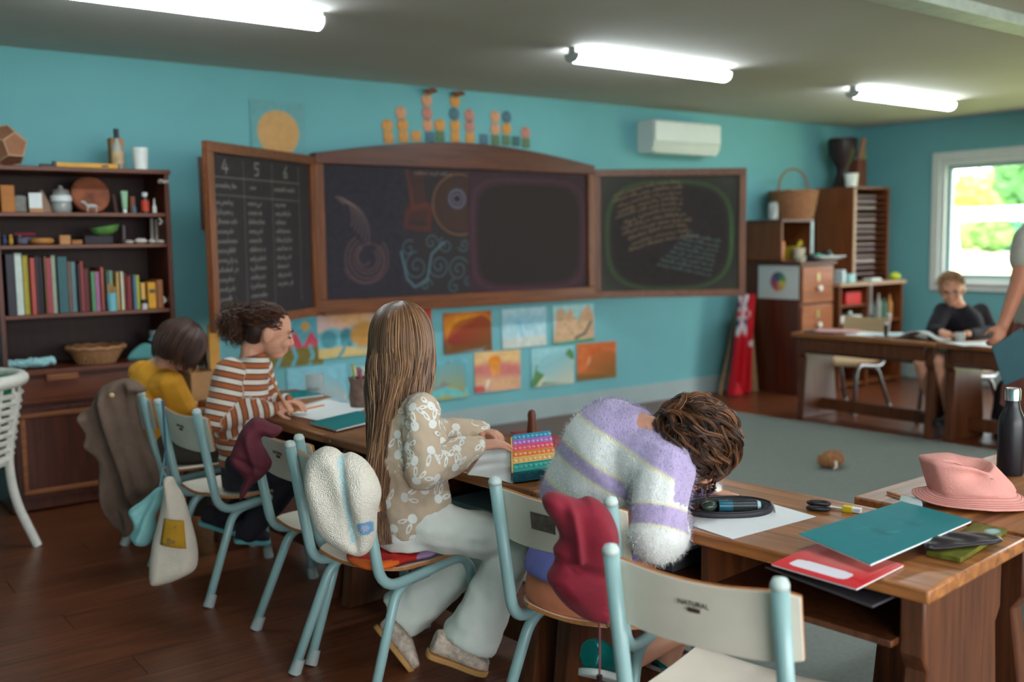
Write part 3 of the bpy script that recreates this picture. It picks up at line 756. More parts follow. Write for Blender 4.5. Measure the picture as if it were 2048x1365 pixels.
# ------------------------------------------------------------------ children's paintings, stuck to the wall
def sheet(name, px, py, w, h, cv, label, cat, group, tilt=0, Y=YB-.004, lift=.012):
    """px,py = upper left corner in the photo; bottom edge of the paper lifts a little from the wall"""
    p = PY(px, py, Y); t = thing(name, label, cat, (p.x+w/2, Y, p.z-h), 0, group)
    Mx = Matrix.Translation(Vector((0, 0, h/2))) @ Matrix.Rotation(R(tilt), 4, 'Y') @ basis((1, 0, 0), (0, 0, 1), (0, -1, 0), (-w/2, -.002, -h/2))
    k = rg.random()*6
    me = cv.mesh('paper', paint_m, Mx, .0008, lambda x, y: lift*(1-y/h)**2*(.6+.4*math.sin(k+x*9)))
    link('paper', me, t); return t
def art(bg): return Canvas(56, 40, .42, .295, bg)
PG = 'watercolour paintings under the chalkboard'
def P_(px, py, c, label, tilt=0): 
    c.speck(.12, int(px)); sheet('painting', px, py, .42, .295, c, label, 'painting', PG, tilt)
hill = lambda pts: (lambda X: np.interp(X, [p[0] for p in pts], [p[1] for p in pts]))
c = art((92, 160, 172)); c.blobs(.30, .25, .03, .03, (196, 150, 80)); c.under(hill([(0, .08), (.07, .21), (.14, .11), (.23, .23), (.28, .12), (.34, .22), (.42, .1)]), (196, 74, 92)); c.under(hill([(0, .11), (.42, .12)]), (122, 110, 52))
for x in (.1, .21, .33): c.line([(x, .12), (x+.02, .06), (x-.01, 0)], .012, (96, 172, 190))
P_(521, 645, c, 'painting of crimson mountains and blue streams beside the striped child')
c = art((206, 176, 170)); c.blobs(.25, .27, .16, .07, (220, 160, 90), .8, .5); c.under(hill([(0, .16), (.1, .2), (.2, .17), (.3, .22), (.42, .15)]), (120, 180, 190)); c.blobs(.08, .12, .06, .06, (78, 138, 148)); c.blobs(.21, .12, .05, .07, (70, 132, 142)); c.blobs(.34, .14, .1, .09, (192, 140, 72)); c.under(hill([(0, .06), (.2, .07), (.42, .02)]), (206, 180, 120)); c.line([(.2, .1), (.18, .04), (.14, 0)], .012, (84, 150, 160))
P_(633, 628, c, 'painting with teal trees and golden hills left of the long hair')
c = art((190, 70, 52)); c.under(hill([(0, .1), (.2, .2), (.42, .12)]), (150, 70, 50)); P_(757, 622, c, 'red painting mostly hidden behind the long hair')
c = art((150, 52, 44)); c.blobs(.2, .2, .24, .1, (222, 140, 40), 1, .4); c.blobs(.2, .22, .05, .04, (236, 160, 40)); c.under(hill([(0, .06), (.06, .16), (.12, .15), (.2, .19), (.28, .17), (.36, .19), (.42, .17)]), (124, 80, 40)); c.line([(.13, .17), (.15, .08), (.24, .04), (.32, .0)], .014, (150, 180, 190))
P_(886, 627, c, 'painting of brown hills under an orange sky')
c = art((176, 208, 214)); c.blobs(.2, .2, .2, .05, (120, 180, 200), .7, .6); c.line([(.17, .18), (.18, .08)], .008, (96, 160, 190), .7); c.under(hill([(0, .07), (.42, .08)]), (206, 204, 190), .8); P_(1003, 619, c, 'pale blue misty painting under the chalkboard')
c = art((164, 206, 206)); c.under(hill([(0, .03), (.04, .26), (.1, .27), (.14, .22), (.18, .28), (.24, .16), (.3, .24), (.36, .29), (.42, .2)]), (204, 164, 130)); c.under(hill([(0, .012), (.42, .02)]), (70, 150, 100))
for k in range(9): c.blobs(.05+.035*k % .3, .07+.04*((k*7) % 4), .011, .008, (120, 160, 60))
c.line([(.22, .03), (.32, .06), (.39, .15)], .012, (70, 90, 80)); P_(1105, 612, c, 'painting of tan peaks with green dots')
c = art((132, 190, 204)); c.blobs(.08, .03, .07, .05, (206, 190, 176), .8, .4); c.blobs(.35, .04, .1, .06, (210, 196, 180), .8, .4); P_(573, 738, c, 'pale sky-blue painting behind the glass jar')
c = art((176, 190, 170)); c.under(hill([(0, .1), (.08, .22), (.16, .12), (.26, .24), (.42, .1)]), (206, 160, 96)); P_(703, 735, c, 'painting of ochre mountains left of the long hair, lower row')
c = art((110, 176, 190)); c.under(hill([(0, .08), (.08, .25), (.16, .12), (.26, .28), (.38, .1), (.42, .08)]), (142, 136, 136)); c.under(hill([(0, .1), (.15, .07), (.3, .1), (.42, .06)]), (176, 166, 84)); c.line([(0, .06), (.1, .03), (.22, .06), (.34, .03), (.42, .05)], .03, (104, 190, 196)); P_(834, 722, c, 'painting of two grey peaks and a turquoise lake')
c = art((228, 186, 128)); c.under(hill([(0, .2), (.2, .22), (.42, .19)]), (206, 106, 112), .85, .05); c.blobs(.18, .22, .055, .045, (228, 130, 36)); c.line([(.15, .2), (.17, .13)], .02, (228, 150, 60)); c.line([(.2, .2), (.21, .14)], .02, (228, 150, 60)); c.under(hill([(0, .12), (.42, .1)]), (220, 170, 130), .9, .05); c.line([(.12, .08), (.1, .03)], .012, (230, 220, 210)); c.blobs(.04, .02, .05, .03, (200, 90, 90)); P_(948, 707, c, 'painting of an orange sun over pink hills', 1)
c = art((150, 200, 204)); c.under(hill([(0, .04), (.05, .18), (.09, .1), (.2, .17), (.27, .26), (.32, .22), (.38, .28), (.42, .24)]), (92, 136, 84)); c.under(hill([(.03, .0), (.12, .08), (.24, .17), (.42, .19)]), (206, 204, 182)); P_(1062, 699, c, 'painting of a green ridge above a white slope', 1)
c = art((206, 110, 60)); c.blobs(.2, .16, .1, .1, (196, 92, 40), .9, .4); c.line([(.1, .07), (.14, .17)], .02, (226, 160, 120), .8); c.line([(.32, .07), (.27, .17)], .02, (226, 160, 120), .8); c.under(hill([(0, .05), (.1, .07), (.25, .05), (.42, .09)]), (130, 100, 50), .9, .02); P_(1153, 689, c, 'orange painting at the right end of the lower row', 1)
# sun on tissue paper
c = Canvas(70, 70, .36, .36, (112, 164, 168)); e = np.hypot(c.X-.18, (c.Y-.16)*.95); c.fill((.142+.003*np.sin(np.arctan2(c.Y-.16, c.X-.18)*3)-e)*120, (206, 158, 104)); c.speck(.06, 4)
sheet('sun_picture', 499, 198, .36, .36, c, 'orange paper sun on a pale translucent sheet above the left wing', 'picture', None, 1, YB-.004, .006)
# paper cut-outs in stacks above the arch
dots = [[(98, 262), (105, 330)], [(175, 187), (185, 258), (190, 325)], [(262, 320)], [(322, 117), (325, 190), (328, 258), (340, 325)], [(397, 258), (398, 322)], [(483, 122), (478, 193), (484, 262), (484, 325)], [(564, 202), (567, 265), (568, 328)], [(647, 338)], [(711, 210), (711, 280), (712, 342)], [(776, 212), (776, 278), (773, 345)], [(830, 350)], [(884, 302), (886, 360)]]
cols = {'o': (206, 146, 80), 'p': (206, 150, 116), 'b': (84, 112, 128), 'm': (190, 128, 116), 'g': (96, 122, 92), 'd': (70, 104, 100)}
code = ['oo', 'poo', 'o', 'pmpb', 'og', 'obo o'.replace(' ', ''), 'mmo', 'b', 'ppg', 'bog'.replace('b', 'b'), 'd', 'mg']
ordn = ['first', 'second', 'third', 'fourth', 'fifth', 'sixth', 'seventh', 'eighth', 'ninth', 'tenth', 'eleventh', 'twelfth']
pos4 = {1: ['single'], 2: ['upper', 'bottom'], 3: ['top', 'middle', 'bottom'], 4: ['top', 'second', 'third', 'bottom']}
for ci, col in enumerate(dots):
    for k, (u, v) in enumerate(col):
        p = PY(740+u/2.844, 160+v/2.844, YB-.003); sq = (k == len(col)-1); cc = cols[code[ci][k]]
        cn = Canvas(14, 14, .082, .082, cc); cn.blobs(.04, .028, .03, .02, tuple(int(x*.72) for x in cc), .6, .4); cn.speck(.15, ci*7+k)
        t = MB(); poly = rrect(.074, .072, .008, 2) if sq else [(.043*math.cos(a*math.pi/10), .045*math.sin(a*math.pi/10)) for a in range(20)]
        Mx = basis((1, 0, 0), (0, 0, 1), (0, -1, 0), p)
        t.prism(poly, 0, .003, Mx)
        t.top('paper_cutout', M('cutout_%s' % code[ci][k], cc, .8, .3, 18), '%s %s paper cut-out, %s stack from the left above the arch' % (pos4[len(col)][k], 'square' if sq else 'round', ordn[ci]), 'paper cut-out', 'paper cut-outs above the chalkboard', smooth=0)
for px, py, nm in ((862, 178, 'left'), (918, 184, 'right')):
    p = PY(px, py, YB-.05); mb = MB(); Mx = basis((1, 0, 0), (0, -.5, .85), (0, -.85, -.5), (p.x, p.y, ZC-.035))
    mb.slab(lambda u, v: Mx @ Vector(((u-.5)*.11, (v-.5)*.05*math.sin(math.pi*(.05+.9*u)), .012*math.sin(u*6))), 8, 4, .002)
    mb.top('dried_leaf', M('dried_leaf', (120, 66, 44), .8), '%s of two brown dried leaves hanging at the ceiling edge' % nm, 'leaf', 'dried leaves at the ceiling')

# heat pump
p0, p1 = PY(1310, 238, 5.70), PY(1443, 248, 5.70); x0, x1 = p0.x, p1.x; z1 = 2.315; z0 = PY(1300, 303, 5.70).z
ac_w = M('white_plastic', (214, 218, 212), .35, .02)
ac = thing('heat_pump', 'white wall-mounted heat pump above the right chalkboard wing', 'heat pump', ((x0+x1)/2, YB, z0))
pr = [(5.905, z0+.01), (5.905, z1), (5.73, z1), (5.715, z1-.02), (5.715, z0+.05), (5.75, z0), (5.88, z0)]
MB().prism(pr, x0, x1, basis((0, 1, 0), (0, 0, 1), (1, 0, 0))).build('body', ac_w, ac, world=True, bev=.006)
MB().bb(x0+.006, x1-.006, 5.70, 5.716, z0+.085, z1-.01).build('front_panel', ac_w, ac, world=True, bev=.005)
MB().prism([(5.712, z0+.078), (5.704, z0+.075), (5.742, z0-.002), (5.75, z0)], x0+.03, x1-.03, basis((0, 1, 0), (0, 0, 1), (1, 0, 0))).build('louvre', ac_w, ac, world=True)
for k in range(5): MB().bb(x0+.06, x1-.06, 5.75+.026*k, 5.762+.026*k, z1, z1+.004).build('top_grille', ac_w, ac, world=True)
# brown notice panel behind the left wing's edge
a, b = PY(396, 314, 5.9), PY(440, 460, 5.9)
MB().bb(a.x, b.x+.25, 5.888, 5.906, b.z, a.z).top('notice_panel', M('mauve_brown_board', (112, 82, 72), .8), 'dull brown notice panel behind the left chalkboard wing', 'panel', bev=.003)
# ================================================================== bookcase
bk_w = WOOD('bookcase_wood', (80, 34, 15), (118, 56, 25), .38, 'X', .7)
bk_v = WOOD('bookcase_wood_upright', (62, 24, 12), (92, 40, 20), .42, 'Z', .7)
BX0, BX1, BY0, BY1 = .945, 1.82, 5.50, 5.88
SH = [.745, 1.025, 1.38, 1.545, 1.765]
bc = thing('bookcase', 'dark wooden bookcase with open shelves above a drawer and cupboard', 'bookcase', ((BX0+BX1)/2, (BY0+BY1)/2, 0))
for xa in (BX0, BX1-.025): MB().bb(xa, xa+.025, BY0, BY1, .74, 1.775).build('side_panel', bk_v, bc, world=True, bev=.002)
MB().bb(BX0, BX1, BY1-.01, BY1, .74, 1.775).build('back_panel', WOOD('bookcase_back_shade', (34, 14, 9), (48, 20, 12), .6, 'Z', .7), bc, world=True)  # shade of the deep shelves put into the back panel's colour
for z in SH[1:-1]: MB().bb(BX0+.025, BX1-.025, BY0+.012, BY1-.01, z-.02, z).build('shelf', bk_w, bc, world=True, bev=.002)
MB().bb(BX0-.01, BX1+.008, BY0-.008, BY1, SH[4]-.012, SH[4]+.012).build('top_board', bk_w, bc, world=True, bev=.003)
MB().bb(BX0-.02, BX1+.01, BY0-.045, BY1, .72, .745).build('ledge', bk_w, bc, world=True, bev=.004)
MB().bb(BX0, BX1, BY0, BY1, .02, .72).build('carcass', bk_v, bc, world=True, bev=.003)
dr = MB().bb(BX0+.03, BX1-.03, BY0-.018, BY0, .57, .705).build('drawer', bk_w, bc, world=True, bev=.004)
a, b = PY(93, 757, 5.45), PY(158, 757, 5.45)
MB().bb(a.x, b.x, BY0-.05, BY0-.018, a.z-.018, a.z+.018).build('handle', WOOD('handle_wood', (120, 66, 34), (150, 90, 50), .4, 'X'), dr, world=True, bev=.006)
for (x0, x1) in ((BX0+.03, BX1-.03),):
    d_ = MB().bb(x0, x1, BY0-.016, BY0, .08, .55).build('cupboard_door', bk_v, bc, world=True, bev=.003)
    for (u0, u1, w0, w1) in ((x0+.025, x1-.025, .50, .525), (x0+.025, x1-.025, .105, .13), (x0+.025, x0+.05, .13, .50), (x1-.05, x1-.025, .13, .50)):
        MB().bb(u0, u1, BY0-.026, BY0-.014, w0, w1).build('moulding', MATS['handle_wood'], d_, world=True, bev=.005)
for (px, py) in ((332, 441), (340, 600)):
    p = PX(px, py, BX1-.03); MB().tube([(BX1-.045, BY0+.06, p.z-.02), (BX1-.03, BY0+.06, p.z-.005), (BX1-.045, BY0+.06, p.z+.015)], .006, 8).build('shelf_peg', M('white_peg', (214, 206, 196), .5), bc, world=True)
p = PY(330, 362, BY0); hg = MB().bb(BX1-.06, BX1-.002, BY0-.006, BY0+.01, p.z-.012, p.z+.004).lathe([(0, 0), (.014, 0), (.014, .014), (0, .014)], 12, basis((0, 1, 0), (0, 0, 1), (1, 0, 0), (BX1-.055, BY0, p.z)))
hg.build('hinge', M('dull_metal', (150, 140, 130), .4, metal=.8), bc, world=True)

def xb(px, py, Y=5.56): return PY(px, py, Y).x
# --- books (bottom left and right, top, in the photo)
BK = [(75, 160, 140, (52, 48, 58), 'charcoal'), (165, 240, 130, (196, 206, 198), 'pale grey'), (245, 305, 150, (168, 152, 44), 'mustard yellow'), (308, 360, 175, (176, 72, 64), 'coral red'),
      (362, 404, 160, (44, 30, 40), 'black'), (405, 445, 165, (36, 26, 34), 'thin black'), (448, 465, 160, (128, 88, 56), 'thin brown'), (468, 525, 175, (158, 62, 74), 'rose'), (525, 572, 150, (156, 166, 144), 'sage'),
      (575, 672, 165, (50, 92, 98), 'wide dark teal'), (675, 712, 210, (116, 84, 70), 'dull tan'), (714, 765, 215, (92, 124, 128), 'slate blue'), (767, 798, 235, (60, 30, 38), 'dark plum'), (800, 830, 210, (156, 62, 62), 'brick red'),
      (832, 890, 280, (96, 32, 36), 'wine red'), (893, 935, 310, (84, 136, 92), 'green'), (937, 985, 310, (160, 96, 136), 'pink'), (1000, 1035, 270, (168, 88, 70), 'terracotta'), (1040, 1075, 300, (70, 90, 84), 'dark green-grey'), (1078, 1112, 300, (110, 150, 130), 'mint'),
      (1150, 1180, 320, (206, 156, 84), 'sand'), (1182, 1210, 310, (206, 202, 176), 'cream'), (1212, 1240, 320, (116, 42, 38), 'maroon'), (1250, 1300, 350, (124, 36, 36), 'deep red'), (1301, 1334, 345, (72, 114, 136), 'blue'), (1336, 1370, 345, (174, 174, 54), 'lime'),
      (1385, 1430, 420, (216, 166, 96), 'small ochre'), (1530, 1590, 390, (146, 88, 52), 'brown')]
page = M('book_pages', (206, 198, 180), .8, .1, 80)
for k, (u0, u1, vt, c, nm) in enumerate(BK):
    xa, xc = xb(u0/4.876, 620), xb(u1/4.876, 620); h = PY(u0/4.876, 480+vt/4.876, 5.56).z-SH[1]; w = max(xc-xa-.001, .006)
    d = .17+.05*((k*37) % 5)/5; y0 = 5.54+.012*((k*13) % 3)
    t = thing('book', '%s book standing in the row on the bookcase shelf' % nm, 'book', (xa+w/2, y0+d/2, SH[1]), 0, 'books on the bookcase shelf'); cm = M('cover_'+nm.replace(' ', '_'), c, .55, .08, 30)
    # cover: spine and two boards around the page block
    x2, y2 = w/2, d/2; q = min(.003, w*.2)
    MB().bb(-x2, x2, -y2, -y2+.004, 0, h).bb(-x2, -x2+q, -y2, y2, 0, h).bb(x2-q, x2, -y2, y2, 0, h).build('cover', cm, t, bev=.001)
    MB().bb(-x2+q, x2-q, -y2+.004, y2-.006, .004, h-.006).build('page_block', page, t)
def lathe_thing(name, px, z, prof, mat, label, cat, Y=5.6, px_y=None, seg=20, parts=(), group=None, loc=None):
    """a turned thing standing at the pixel column px on height z; prof in metres"""
    x = PY(px, px_y or 600, Y).x if loc is None else None
    o = Vector((x, Y, z)) if loc is None else Vector(loc)
    t = thing(name, label, cat, o, 0, group)
    MB().lathe(prof, seg).build('body', mat, t, 50)
    for (pn, pp, pmat) in parts: MB().lathe(pp, seg).build(pn, pmat, t, 50)
    return t
def boxy(name, px0, px1, py0, z, depth, mat, label, cat, Y=5.6, bev=.003, group=None):
    a, b = PY(px0, py0, Y), PY(px1, py0, Y); h = a.z-z
    return MB().bb(a.x, b.x, Y, Y+depth, z, z+h).top(name, mat, label, cat, group, bev=bev)
card = M('cardboard', (176, 128, 84), .8, .08, 20); lab_w = M('white_label', (216, 220, 220), .7); blk = M('black_plastic', (26, 22, 26), .4); clear = GLASS('clear_jar_glass', (200, 205, 205), .08, .35)
# pencil cup in front of the books
x = PY(224, 600, 5.53).x; t = thing('pencil_cup', 'light blue cup of pencils in front of the books', 'cup', (x, 5.53, SH[1]))
MB().lathe([(0, 0), (.024, 0), (.026, .095), (.023, .095), (.021, .004), (0, .004)], 20).build('cup', M('sky_blue_tin', (112, 176, 190), .4), t, 50)
for k in range(7):
    a = k*.9; MB().tube([(.012*math.cos(a), .012*math.sin(a), .006), (.020*math.cos(a), .020*math.sin(a), .13+.012*(k % 3))], .0035, 6).build('pencil', M('pencil_%d' % (k % 4), [(206, 150, 84), (196, 130, 60), (120, 160, 140), (200, 170, 120)][k % 4], .5), t)
t = boxy('tin_box', 1440/4.876, 1520/4.876, 480+415/4.876, SH[1], .08, M('yellow_box', (216, 156, 44), .6), 'yellow box at the right end of the books', 'box', 5.56)
MB().bb(-.016, .016, -.0405, -.0398, .085, .105).build('print', M('dark_print', (92, 74, 70), .7), t)
lathe_thing('small_jar', 1408/4.876, SH[1], [(0, 0), (.016, 0), (.017, .03), (0, .032)], M('jar_white', (196, 190, 190), .4), 'tiny white jar with dark lid before the yellow box', 'jar', 5.535, parts=[('lid', [(0, .032), (.018, .032), (.018, .052), (0, .052)], blk)])
# --- top of the bookcase
zt = SH[4]+.012
def dodeca(c, r, label):
    ph = (1+5**.5)/2; V = [Vector((x, y, z)) for x in (-1, 1) for y in (-1, 1) for z in (-1, 1)]
    for a in (-1, 1):
        for b in (-1, 1): V += [Vector((0, a/ph, b*ph)), Vector((a/ph, b*ph, 0)), Vector((a*ph, 0, b/ph))]
    rot = Matrix.Rotation(R(20), 3, 'Z') @ Matrix.Rotation(R(31.7), 3, 'X'); V = [rot @ v*(r/3**.5) for v in V]
    zmin = min(v.z for v in V); bm = bmesh.new(); [bm.verts.new(v) for v in V]; bmesh.ops.convex_hull(bm, input=bm.verts); bmesh.ops.dissolve_limit(bm, angle_limit=.05, verts=bm.verts, edges=bm.edges)
    t = thing('dodecahedron', label, 'model', (c[0], c[1], c[2]), 0); f = [[v.co.copy() for v in fa.verts] for fa in bm.faces]; bm.free()
    fm = M('dodeca_card', (150, 100, 72), .75, .1); em = M('dodeca_edge', (186, 150, 122), .7)
    done = set()
    for poly in f:
        cen = sum(poly, Vector())/len(poly); n = cen.normalized(); mb = MB(); off = Vector((0, 0, -zmin))
        mb.add([cen+(p-cen)*.985+off for p in poly]+[cen*.97+(p-cen)*.98+off for p in poly], [tuple(range(5)), tuple(range(9, 4, -1))]+[(i, (i+1) % 5, 5+(i+1) % 5, 5+i) for i in range(5)]); mb.build('panel', fm, t, 0)
        for i in range(5):
            a, b = poly[i], poly[(i+1) % 5]; key = tuple(sorted([tuple(round(q, 3) for q in a), tuple(round(q, 3) for q in b)]))
            if key in done: continue
            done.add(key); MB().tube([a+off, b+off], .004, 6).build('edge_strip', em, t)
    return t
p = PY(12, 297, 5.62); dodeca((p.x, 5.62, zt), .105, 'brown card dodecahedron with pale edges on top of the bookcase')
a, b = PY(110, 333, 5.56), PY(236, 333, 5.56); t = thing('spirit_level', 'yellow spirit level with black end lying on the bookcase', 'spirit level', ((a.x+b.x)/2, 5.56, zt))
MB().bb(a.x, b.x, 5.545, 5.575, zt, zt+.026).build('body', M('level_yellow', (214, 152, 36), .45), t, world=True, bev=.002); MB().bb(a.x-.075, a.x, 5.548, 5.572, zt, zt+.016).build('handle', blk, t, world=True, bev=.003)
MB().bb(a.x-.012, a.x+.004, 5.54, 5.58, zt, zt+.030).build('end_cap', blk, t, world=True); MB().bb((a.x+b.x)/2+.07, (a.x+b.x)/2+.105, 5.5445, 5.546, zt+.008, zt+.018).build('print', blk, t, world=True)
MB().bb(b.x-.004, b.x+.006, 5.543, 5.577, zt, zt+.028).build('end_cap', blk, t, world=True)
boxy('cardboard_box', 221, 247, 275, zt, .07, card, 'slim upright brown box behind the bottle on the bookcase', 'box', 5.68)
lathe_thing('glass_bottle', 250, zt, [(0, 0), (.028, 0), (.03, .01), (.03, .10), (.024, .125), (.012, .15), (.011, .17), (0, .17)], GLASS('pale_glass', (190, 196, 190), .08, .55), 'clear glass bottle with black neck and label on the bookcase', 'bottle', 5.58, parts=[('cap', [(0, .165), (.0135, .165), (.0135, .215), (0, .215)], blk), ('label', [(.0305, .03), (.031, .03), (.031, .095), (.0305, .095)], M('bottle_label', (190, 160, 120), .7, .35, 25))])
lathe_thing('white_cup', 295, zt, [(0, 0), (.036, 0), (.042, .12), (.039, .12), (.034, .006), (0, .006)], M('white_cup', (226, 228, 224), .4), 'plain white cup on top of the bookcase', 'cup', 5.58)
# --- second shelf
z = SH[3]
boxy('wooden_box', 0, 28, 370, z, .09, M('orange_wood', (176, 108, 44), .6), 'orange wooden box at the left of the jar shelf', 'box', 5.56)
mb = puff(spline([(-.03, 0), (.03, 0), (.034, .05), (.03, .085), (-.028, .082), (-.034, .04)], 4), basis((1, 0, 0), (0, 0, 1), (0, -1, 0), (xb(42, 400), 5.6, z)), .04, .02, .004); mb.top('grey_pouch', M('grey_cloth', (126, 124, 118), .8, .2, 40), 'small grey packet on the jar shelf', 'packet')
t = thing('card_holder', 'white card standing in a wooden block', 'card', (xb(71, 400), 5.56, z)); MB().bb(-.032, .032, -.012, .02, 0, .022).build('block', M('light_wood', (176, 126, 80), .6), t, bev=.002); MB().box((0, .002, .06), (.062, .003, .08)).build('card', lab_w, t)
MB().prism([(0, 0), (.065, 0), (.012, .115), (0, .115)], 0, .05, basis((1, 0, 0), (0, 0, 1), (0, -1, 0), (xb(84, 400), 5.64, z))).top('wedge', M('wedge_wood', (140, 106, 84), .6), 'grey-brown wedge-shaped wooden block on the jar shelf', 'block', bev=.002)
lathe_thing('glass_jar', 134, z, [(0, 0), (.046, 0), (.05, .02), (.05, .085), (.042, .1), (.038, .102), (.044, .085), (.045, .02), (0, .006)], clear, 'glass jar with a white label on the jar shelf', 'jar', 5.58, parts=[('lid', [(0, .1), (.04, .1), (.04, .118), (.012, .125), (.01, .14), (0, .14)], M('grey_lid', (120, 112, 110), .4)), ('label', [(.0502, .06), (.0512, .06), (.0512, .088), (.0502, .088)], lab_w), ('contents', [(0, .008), (.043, .008), (.043, .055), (0, .058)], M('jar_contents', (110, 92, 84), .8, .3, 60))])
Mx = basis((1, 0, 0), (0, .25, .97), (0, -.97, .25), (xb(190, 400), 5.66, z+.095)); mb = MB().lathe([(0, -.025), (.095, -.025), (.1, -.02), (.1, .02), (.095, .025), (0, .02)], 30, Mx); mb.top('frame_drum', M('painted_drum', (134, 72, 44), .7, .45, 14), 'mottled brown round hand drum leaning on the jar shelf', 'drum')
def critter(x, y, z, s, mat, label, grp=None):
    mb = MB(); mb.ell((x, y, z+.5*s), (.42*s, .17*s, .17*s))
    for ax in (-.3, .3):
        for ay in (-.1, .1): mb.cap((x+ax*s, y+ay*s, z+.05*s), .05*s, (x+ax*s, y+ay*s, z+.45*s), .07*s, 8)
    mb.cap((x-.35*s, y, z+.58*s), .1*s, (x-.52*s, y, z+.8*s), .09*s, 8); mb.ell((x-.62*s, y, z+.82*s), (.16*s, .09*s, .09*s)); mb.cap((x+.42*s, y, z+.5*s), .03*s, (x+.6*s, y, z+.35*s), .02*s, 6)
    v, f, n = blob(mb, s*.035, 3); from_np(v, f, None, '').top('animal_figure', mat, label, 'figurine', grp, 180)
critter(xb(182, 410), 5.55, z, .07, M('pale_figure', (176, 170, 166), .6), 'small pale four-legged animal figure in front of the drum')
MB().tube([(xb(236, 410), 5.6, z), (xb(236, 410)-.004, 5.62, z+.10)], .011, 10).top('dark_stick', M('dark_brown', (66, 40, 34), .6), 'short dark stick standing beside the green tube', 'stick')
t = thing('cream_tube', 'pale green squeeze tube standing on its cap', 'tube', (xb(251, 400), 5.58, z)); MB().slab(lambda u, v: Vector(((u-.5)*(.024+.014*v), 0, .02+v*.10)), 4, 6, .02).build('body', M('mint_tube', (140, 180, 142), .5), t, 60, bev=.006); MB().lathe([(0, 0), (.011, 0), (.011, .02), (0, .02)], 12).build('cap', lab_w, t)
boxy('little_box', 260, 270, 393, z, .03, M('amber_box', (122, 66, 36), .6), 'tiny amber box on the jar shelf', 'box', 5.58)
lathe_thing('little_bottle', 278, z, [(0, 0), (.011, 0), (.011, .03), (.005, .038), (.005, .05), (0, .05)], M('dusty_blue', (84, 104, 120), .4), 'tiny dusty blue bottle on the jar shelf', 'bottle', 5.57)
lathe_thing('medicine_bottle', 300, z, [(0, 0), (.021, 0), (.021, .075), (.012, .088), (.012, .092), (0, .092)], M('amber_plastic', (60, 34, 24), .3), 'brown bottle with red label and white cap', 'bottle', 5.57, parts=[('label', [(.0212, .012), (.0217, .012), (.0217, .068), (.0212, .068)], M('red_label', (196, 66, 42), .6, .2, 30)), ('cap', [(0, .09), (.014, .09), (.014, .112), (0, .112)], lab_w)])
lathe_thing('dropper_bottle', 318, z, [(0, 0), (.011, 0), (.011, .036), (.005, .044), (.003, .08), (0, .08)], M('white_plastic2', (206, 204, 200), .4), 'slim white dropper bottle at the right of the jar shelf', 'bottle', 5.56)
# --- third shelf
z = SH[2]
mb = MB(); prof = [(0, .012), (.03, .012), (.062, .03), (.078, .06), (.074, .06), (.058, .036), (.028, .018), (0, .018)]
x = xb(218, 470); mb.lathe(prof, 28, Matrix.Translation((x, 5.60, z+.036)) @ Matrix.Rotation(R(-10), 4, 'Y')); mb.top('green_bowl', M('green_glaze', (108, 158, 84), .4, .2, 30), 'shallow ridged green bowl on the middle shelf', 'bowl')
MB().bb(xb(168, 480), xb(226, 480), 5.55, 5.66, z, z+.045).top('flat_case', M('navy_case', (38, 30, 40), .6), 'flat dark case under the green bowl', 'case', bev=.004)
lathe_thing('smoked_glass', 254, z, [(0, 0), (.02, 0), (.024, .1), (.022, .1), (.018, .005), (0, .005)], M('smoked', (70, 50, 56), .3), 'smoky dark tumbler behind the green bowl', 'glass', 5.68)
for k, px in enumerate((304, 313)): MB().tube([(xb(px, 470, 5.66), 5.66, z), (xb(px, 470, 5.66)+.002, 5.66, z+.14-.005*k)], .0085, 10).top('candle', M('candle_grey', (170, 158, 150), .6), '%s of two pale upright candles on the middle shelf' % ('left', 'right')[k], 'candle', 'pale candles')
for k, (px, w, h) in enumerate(((258, .05, .02), (281, .07, .03), (303, .04, .024), (320, .045, .02))):
    mb = MB(); mb.ell((xb(px, 484), 5.55, z+h/2), (w/2, .025, h/2), None, 12, 8); v, f, n = blob(mb, .004, 2); v = wrinkle(v, n, .003, 60, k); from_np(v, f, None, '').top('shell', M('shell_white', (198, 188, 178), .6, .12), '%s of the pale shells lying in a row' % ('leftmost', 'largest', 'third from left', 'rightmost')[k], 'shell', 'pale shells on the middle shelf', 180)
mb = MB(); mb.tube([(xb(85, 478)+.045*math.cos(a/8*math.pi), 5.58+.045*math.sin(a/8*math.pi), z+.02) for a in range(17)], .016, 8); mb.top('wooden_ring', M('honey_wood', (176, 118, 60), .5), 'honey-coloured wooden ring on the middle shelf', 'ring')
boxy('toy_block', 119, 141, 471, z, .05, M('pine', (178, 124, 76), .6), 'square pine toy block on the middle shelf', 'block', 5.56, group='toy blocks'); boxy('toy_block', 144, 165, 480, z, .03, M('pine_dark', (160, 98, 54), .6), 'low flat pine toy block beside the square one', 'block', 5.56, group='toy blocks')
mb = MB(); a = xb(28, 470, 5.64); mb.bb(a, a+.10, 5.6, 5.68, z, z+.045); mb.top('blue_tin', M('blue_tin', (48, 56, 84), .4), 'dark blue tin under the red cloth', 'tin', bev=.01)
mb = puff(spline([(0, 0), (.085, 0), (.09, .014), (.045, .022), (-.004, .014)], 4), basis((1, 0, 0), (0, 1, 0), (0, 0, 1), (a+.006, 5.62, z+.055)), .018, .01, .004); mb.top('red_cloth', M('red_cloth', (128, 36, 44), .8), 'folded red cloth on the blue tin', 'cloth')
